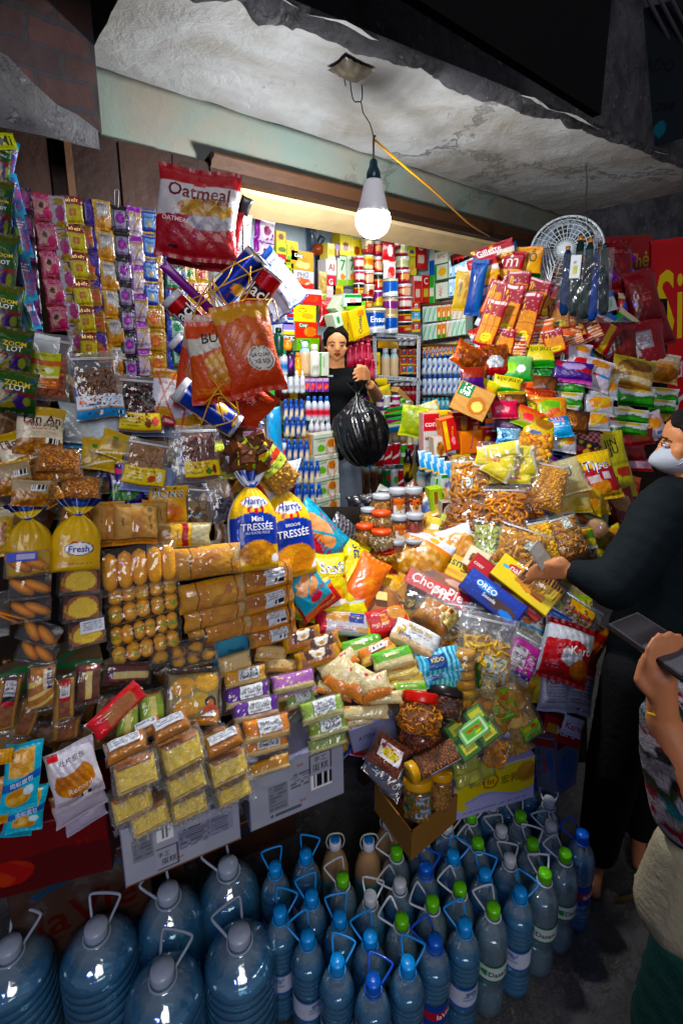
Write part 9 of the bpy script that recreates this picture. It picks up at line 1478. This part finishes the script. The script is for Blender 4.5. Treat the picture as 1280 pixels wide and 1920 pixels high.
def hand(c, fwd, side, nrm_, s=1., curl=.8, thumb=1):
 """palm centre c, fwd towards the knuckles, side towards the index finger, nrm_ = palm direction"""
 fwd, side, nrm_ = nrm(fwd), nrm(side), nrm(nrm_); c = np.asarray(c, float); caps = []
 for k, w in enumerate((.026, .009, -.009, -.026)): caps.append((c-fwd*.035*s+side*w*.7*s, .014*s, c+fwd*.035*s+side*w*s, .012*s))
 for k, (w, L) in enumerate(((.028, .066), (.010, .074), (-.009, .069), (-.027, .054))):
  a = c+fwd*.042*s+side*w*s; d = fwd; r = .0092*s; ang = curl*(1+.12*k)
  for j, l in enumerate((.42, .32, .26)):
   d = nrm(d*math.cos(ang*(.55+.3*j))+nrm_*math.sin(ang*(.55+.3*j))) if j else nrm(fwd*math.cos(ang*.5)+nrm_*math.sin(ang*.5))
   b = a+d*L*l*s; caps.append((a, r, b, r*.9)); a = b; r *= .9
 a = c-fwd*.022*s+side*.030*s; b = a+(side*.8+fwd*.5+nrm_*.35)*.030*s; e = b+(fwd*.85+side*.15+nrm_*.55)*.030*s; f_ = e+(fwd*.9+nrm_*.5)*.024*s
 caps += [(a, .014*s, b, .0115*s), (b, .0112*s, e, .0100*s), (e, .0098*s, f_, .0085*s)]
 return caps
def face(par, H, fd, ud, s, brow='#0c0a0a', mask=False, lips='#8a4038'):
 """features on a head centred at H, facing fd"""
 fd, ud = nrm(fd), nrm(ud); sd = np.cross(fd, ud)
 def at(a, b, c): return H+sd*a*s+ud*b*s+fd*c*s
 def part(nm, mat, col, pts, r): 
  o = tube(pts, r, 6, lin(col)).build(nm, mat); o.parent = par; o.matrix_parent_inverse = par.matrix_world.inverted()
 for k in (-1, 1):
  mb = MB(); ball(mb, at(k*.033, .002, .078), (.0125*s, .0125*s, .0075*s)); o = mb.build('eye', 'plas'); 
  c = np.tile(lin('#c8c0b8'), (len(ICO[0]), 1)); dd = (ICO[0]@fd) > .55; c[dd] = lin('#120c0a'); o.data.color_attributes['Col'].data.foreach_set('color', np.hstack([c, np.ones((len(c), 1))]).astype('f').ravel()); o.parent = par; o.matrix_parent_inverse = par.matrix_world.inverted()
  part('eyelid', 'skin', '#5a3020', [at(k*.019, .004, .083), at(k*.033, .0095, .0885), at(k*.047, .005, .080)], .0018*s)
  part('eyebrow', 'skin', brow, [at(k*.016, .021, .087), at(k*.034, .027, .086), at(k*.052, .020, .074)], .0032*s)
 if not mask:
  part('lip', 'skin', lips, [at(-.021, -.052, .078), at(-.008, -.0475, .087), at(0, -.049, .088), at(.008, -.0475, .087), at(.021, -.052, .078)], [.0022*s, .0042*s, .004*s, .0042*s, .0022*s]); part('lip', 'skin', lips, [at(-.019, -.056, .078), at(0, -.061, .086), at(.019, -.056, .078)], [.002*s, .005*s, .002*s])
def head_blobs(H, fd, ud, s):
 fd, ud = nrm(fd), nrm(ud); sd = np.cross(fd, ud); at = lambda a, b, c: H+sd*a*s+ud*b*s+fd*c*s
 caps = [(at(0, .03, -.02), .078*s, at(0, .03, .012), .072*s), (at(0, -.01, .022), .062*s, at(0, -.045, .035), .048*s), (at(0, -.075, .052), .024*s, at(0, -.07, .04), .034*s), (at(-.03, -.03, .05), .026*s, at(.03, -.03, .05), .026*s),
      (at(0, .012, .082), .008*s, at(0, -.022, .096), .011*s), (at(-.010, -.025, .088), .009*s, at(.010, -.025, .088), .009*s)]
 for k in (-1, 1): caps += [(at(k*.074, .012, -.01), .012*s, at(k*.072, -.022, -.004), .009*s), (at(k*.048, -.02, .045), .02*s, at(k*.03, -.05, .045), .026*s)]
 return caps
SK = '#c8906c'
hp = P(630, 648, 2.80); S1 = person('seller in a black t-shirt and grey jeans holding up a black plastic bag', P(655, 1000, 2.85)*np.array([1, 1, 0])+np.array([0, 0, .36]))
fd = nrm(C3*np.array([1, 1, 0])+np.array([0.25, -.1, 1.62])-hp); ud = np.array([0.03, 0, 1.]); ud = nrm(ud-fd*(fd@ud)); sc = .84
nk = hp-np.array([0, 0, .085])-fd*.02
shR, shL = P(596, 712, 2.88), P(672, 704, 2.86); elb = P(706, 742, 2.72); wr_ = P(694, 722, 2.50); hc_ = P(686, 706, 2.44)
caps = head_blobs(hp, fd, ud, sc)+[(hp-ud*.06, .05, nk-np.array([0, 0, .05]), .052), (nk-np.array([0, 0, .06]), .06, P(634, 760, 2.88), .09), (shL, .04, elb, .036), (elb, .036, wr_, .026), (shR, .04, P(598, 790, 2.88), .034)]
caps += hand(hc_, nrm(P(678, 706, 2.40)-wr_), np.array([0, 0, 1.]), nrm(P(670, 716, 2.42)-hc_), .95, curl=1.0)
blob('body', caps, 'skin', flat(SK), S1, .006, 4)
face(S1, hp, fd, ud, sc)
sd = np.cross(fd, ud); at = lambda a, b, c: hp+sd*a*sc+ud*b*sc+fd*c*sc
hr = [(at(0, .052, -.033), .077, at(0, .03, -.045), .074), (at(0, .088, .022), .024, at(-.040, .078, .034), .020), (at(0, .088, .022), .024, at(.040, .078, .034), .020), (at(-.040, .078, .034), .019, at(-.066, .045, .024), .015), (at(.040, .078, .034), .019, at(.066, .045, .024), .015), (at(-.068, .04, .016), .014, at(-.074, -.0, .0), .010), (at(.068, .04, .016), .014, at(.074, -.0, .0), .010), (at(0, .03, -.11), .03, at(0, -.06, -.11), .02)]
blob('hair', hr, 'cloth', flat('#030303'), S1, .006, 3)
tor = [(nk-np.array([0, 0, .085]), .075, P(634, 770, 2.88), .105), (P(634, 770, 2.88), .11, P(636, 850, 2.90), .12), (shR, .058, shL, .058), (shL, .056, shL+(elb-shL)*.62, .052), (shR, .056, P(599, 760, 2.88), .052), (P(618, 730, 2.84), .08, P(655, 730, 2.84), .08)]
blob('black_tshirt', tor, 'cloth', flat('#020405'), S1, .009, 5)
bx_ = boxmb(.05, .012, .001, 'f #8a9090', 4, 4)[0].build('chest_emblem', 'text', None, resolve(619, 705, 10, 4, 0, 'c', 0, 2.66, 1)[0]); bx_.scale = (.6, .8, 1); bx_.parent = S1; bx_.matrix_parent_inverse = S1.matrix_world.inverted()
J_ = [(P(640, 850, 2.9), .115, P(640, 880, 2.9), .115), (P(626, 880, 2.9), .085, P(636, 1040, 2.86), .055), (P(636, 1040, 2.86), .055, P(640, 1180, 2.86), .05), (P(652, 880, 2.86), .085, P(662, 1000, 2.82), .062), (P(662, 1000, 2.82), .06, P(666, 1120, 2.80), .055)]
blob('grey_jeans', J_, 'cloth', lambda v: np.tile(lin('#7a828c'), (len(v), 1))*(1+.5*(vn(v[:, 0]*30, v[:, 2]*7)[:, None]-.5)), S1, .009, 5)
mw, w, h, p = resolve(674, 795, 98, 158, -8, 'c', 0, 2.42, 1)
def Sg(u, v, sg=1):
 k = np.clip(v, 0, 1); prof = np.where(k < .62, .5*np.sqrt(np.clip(1-((k-.40)/.42)**2, .0, 1))+.0, 0); top = .5*np.sqrt(np.clip(1-((.62-.40)/.42)**2, 0, 1))*np.clip(1-(k-.62)/.26, .12, 1)**1.1
 prof = np.where(k < .62, prof, top); fl = np.clip((k-.88)/.12, 0, 1); prof = prof+fl*.16
 a = u*2*math.pi; fold = .035*np.sin(a*9+k*5)*np.clip((k-.3)*2, 0, 1)+.02*np.sin(a*17-k*9)+.03*np.sin(a*3+k*7)
 r = prof*(1+fold*2.2)
 return np.stack([w*r*np.cos(a)+.16*w*np.clip(k-.6, 0, 1), (k-.5)*h, w*.72*r*np.sin(a)], -1)
mb = MB(); q, f, u, v = sheet(Sg, 110, 60); mb.add(q, f, lin('#08080a')); mb.build('tmp', 'plas')
o = bpy.context.scene.objects['tmp']; o.name = 'black_plastic_bag'; o.data.name = 'black_plastic_bag'; o.matrix_world = mw; tag(o, 'full shiny black plastic bag held up by the seller', 'plastic bag')
M['bagskin'] = printed('black_polythene', .22, 14, 1.0, coat=.6, crease=9, vary=.05); o.data.materials[0] = M['bagskin']
g0 = P(1150, 1600, onZ(1150, 1600, .0)); S2 = person('masked shopper in a dark jacket and black trousers reaching towards the cookie bags', g0)
hp = P(1298, 834, 1.50); fd = nrm(-R3*.93+F3*.42+np.array([0, 0, -.05])); ud = nrm(U3+R3*.12); ud = nrm(ud-fd*(fd@ud)); sc = .96
shN = P(1245, 960, 1.42); elb = P(1150, 1098, 1.42); wr_ = P(1072, 1072, 1.48); hc_ = P(1040, 1070, 1.49)
caps = head_blobs(hp, fd, ud, sc)+[(hp-ud*.05-fd*.02, .052, P(1290, 925, 1.52), .056), (P(1290, 925, 1.52), .06, P(1270, 1100, 1.55), .11), (shN, .04, elb, .036), (elb, .036, wr_, .026)]
caps += hand(hc_, nrm(P(1012, 1072, 1.50)-wr_), nrm([.1, -.2, 1.]), nrm(U3*-.6+F3*.5), .88, curl=.75)
blob('body', caps, 'skin', flat('#b47e5e'), S2, .006, 4)
face(S2, hp, fd, ud, sc, mask=True)
sd = np.cross(fd, ud); at = lambda a, b, c: hp+sd*a*sc+ud*b*sc+fd*c*sc
th_, ph_ = np.meshgrid(np.linspace(0, 2*math.pi, 29)[:-1], np.linspace(.02, math.pi-.02, 18)); X_ = np.sin(ph_)*np.cos(th_); Y_ = np.cos(ph_); Z_ = np.sin(ph_)*np.sin(th_)
Z_ = np.where(Z_ > 0, Z_*(1+.22*(1-np.abs(X_))*(1-np.abs(Y_+.1))), Z_); mv = at(0, -.042, .022)+((X_*.060)[..., None]*sd+(Y_*.058*(1-.25*(Y_ < 0)*np.abs(X_)))[..., None]*ud+(Z_*.084)[..., None]*fd)*sc
o = MB().add(mv.reshape(-1, 3), [(j*28+i, j*28+(i+1) % 28, (j+1)*28+(i+1) % 28, (j+1)*28+i) for j in range(17) for i in range(28)], lin('#a4a8b0')).build('face_mask', 'paper'); o.parent = S2; o.matrix_parent_inverse = S2.matrix_world.inverted()
for k in (-1, 1):
 for b0, b1 in ((-.01, .0), (-.062, -.03)):
  o = tube([at(k*.05, b0, .05), at(k*.074, b1, .0)], .0016, 5, lin('#d0d4d8')).build('mask_strap', 'plas'); o.parent = S2; o.matrix_parent_inverse = S2.matrix_world.inverted()
blob('hair', [(at(0, .045, -.04), .088, at(0, .02, -.06), .085), (at(0, .085, .022), .032, at(-.045, .072, .036), .026), (at(0, .085, .022), .032, at(.045, .072, .036), .026), (at(-.065, .05, .02), .02, at(-.075, -.02, -.02), .02), (at(.065, .05, .02), .02, at(.075, -.02, -.02), .02), (at(0, -.02, -.09), .06, at(0, -.09, -.07), .04)], 'cloth', lambda v: np.tile(lin('#171112'), (len(v), 1))*(1+.8*(vn(v[:, 0]*90, v[:, 2]*30)[:, None]-.5)), S2, .006, 2)
M['jacket'] = printed('dark_jacket_cloth', .83, 6, 1.0, crease=3, vary=.2)
jk = [(P(1292, 940, 1.53), .085, P(1262, 965, 1.50), .09), (shN, .085, P(1196, 1040, 1.42), .080), (P(1196, 1040, 1.42), .080, elb, .072), (elb, .070, P(1112, 1084, 1.45), .056), (P(1112, 1084, 1.45), .054, P(1082, 1074, 1.475), .040), (P(1275, 960, 1.52), .12, P(1265, 1120, 1.52), .15), (P(1265, 1120, 1.52), .15, P(1240, 1260, 1.50), .145), (P(1215, 1180, 1.48), .11, P(1205, 1265, 1.46), .11), (P(1200, 960, 1.50), .04, P(1170, 1050, 1.5), .04)]
blob('dark_jacket', jk, 'jacket', flat('#0a1216'), S2, .010, 6)
f1 = P(1118, 1605, onZ(1118, 1605, .04)); f2 = P(1196, 1560, onZ(1196, 1560, .04)); k1, k2 = P(1150, 1430, 1.5), P(1235, 1420, 1.6)
blob('black_trousers', [(P(1225, 1250, 1.48), .135, P(1230, 1290, 1.5), .13), (P(1195, 1270, 1.45), .10, k1, .078), (k1, .078, f1+np.array([0, 0, .04]), .062), (P(1255, 1280, 1.53), .10, k2, .078), (k2, .078, f2+np.array([0, 0, .04]), .06)], 'cloth', flat('#0b0c0e'), S2, .010, 5)
for f_, d_ in ((f1, -R3), (f2, -R3)):
 blob('shoe', [(f_+np.array([0, 0, -.012]), .027, f_+nrm(d_*.4-F3*.7*np.array([1, 1, 0]))*.11+np.array([0, 0, -.018]), .02)], 'skin', lambda v: np.where((v[:, 2:3] < .018), lin('#0c0c0e')[None], lin('#9a6a54')[None]), S2, .006, 3)
o = boxmb(.055, .075, .001, 'f #a8a49c;r .1 .9 .5 .9 #c0bcb0;L .1 .9 .1 .4 #6a6a68 3', 16, 20)[0].build('paper_note', 'paper', None, resolve(1012, 1040, 22, 50, -34, nrm(-nrm(ray(1012, 1040))+.8*R3), 0, 1.49, 1)[0], smooth=False); tag(o, 'small folded paper note between the shopper fingers', 'note')
g0 = P(1330, 1900, 1.0)*np.array([1, 1, 0]); S3 = person('person at the right edge in a patterned knit sleeve holding up a phone', g0)
hc_ = P(1238, 1274, .775); wr_ = P(1242, 1350, .785); el_ = P(1300, 1480, .76)
h1 = hand(hc_, nrm(hc_-wr_)+nrm(P(1240, 1225, .78)-hc_)*.2, -R3, nrm(R3*.7+F3*.3+U3*.1), .74, curl=.75)
h2 = hand(P(1372, 1180, .82), nrm(-R3+U3*.2), U3, nrm(-U3*.5-F3), .86, curl=.5)
blob('body', h1+h2+[(wr_, .024, hc_, .022), (wr_, .026, el_, .036), (el_, .036, P(1360, 1300, .95), .045), (P(1320, 1200, .84), .026, P(1420, 1300, .9), .034), (P(1420, 1300, .95), .1, P(1430, 1900, 1.0), .1)], 'skin', flat('#a87458'), S3, .0045, 4)
M['knit'] = printed('patterned_knit', .9, 160, .9, vary=.2)
def knitcol(v):
 a = v@U3*55+np.sin(v@R3*60)*.6; k = np.floor(a).astype(int) % 7; pal_ = np.array([lin(c) for c in ('#58545a', '#0c0c0e', '#5a1420', '#5e5c5a', '#14484e', '#1c2a14', '#0a0a0c')]); c = pal_[k]
 z_ = vn(v@R3*120, a*1.5) > .62; c[z_] = lin('#78747a'); z2 = vn(v@R3*90+9, a*.9) > .8; c[z2] = lin('#6a1424'); return c
blob('knit_sleeve', [(P(1243, 1348, .80), .036, P(1262, 1420, .79), .050), (P(1262, 1420, .79), .050, P(1292, 1520, .78), .058), (P(1292, 1500, .78), .06, P(1330, 1380, .9), .07), (P(1330, 1340, .95), .09, P(1360, 1600, 1.0), .12)], 'knit', knitcol, S3, .006, 3)
blob('bracelet', [(P(1214+i*7, 1342-abs(i-3)*1.5, .772), .0025, P(1221+i*7, 1342-abs(i-2)*1.5, .772), .0025) for i in range(7)], 'plas', flat('#b89a40'), S3, .002, 1)
blob('dark_trousers', [(P(1330, 1800, .95), .10, P(1285, 1950, .98), .10), (P(1285, 1950, .98), .10, P(1262, 2150, 1.05), .08), (P(1380, 1760, 1.0), .12, P(1360, 2100, 1.1), .08)], 'cloth', flat('#0c2a26'), S3, .010, 4)
bg_ = blob('cloth_bag', [(P(1278, 1600, .80), .045, P(1268, 1700, .82), .066), (P(1310, 1600, .84), .055, P(1310, 1720, .84), .075)], 'cloth', flat('#807a68'), None, .008, 6); tag(bg_, 'cream cloth bag hanging at the hip of the person with the phone', 'bag')
mw, w, h, p = resolve(1232, 1206, 50, 140, -56, nrm(-nrm(ray(1225, 1208))*.35+U3*1.0-R3*.1), 0, .80, 1)
ph = empty('phone', mw); tag(ph, 'dark phone held flat with its screen reflecting the scene', 'phone')
boxmb(.066, .150, .008, 'f #101014', 10, 10, bev=.003)[0].build('phone_case', 'plas', ph); q = boxmb(.060, .142, .0008, 'g #5a585e #18161a;h .35 .5 #7a767a;h .5 .7 #2a2428', 20, 30)[0].build('screen', M['tin'], ph); q.location = (0, 0, .0046)  # grey bands on the screen are reflections put into its colour
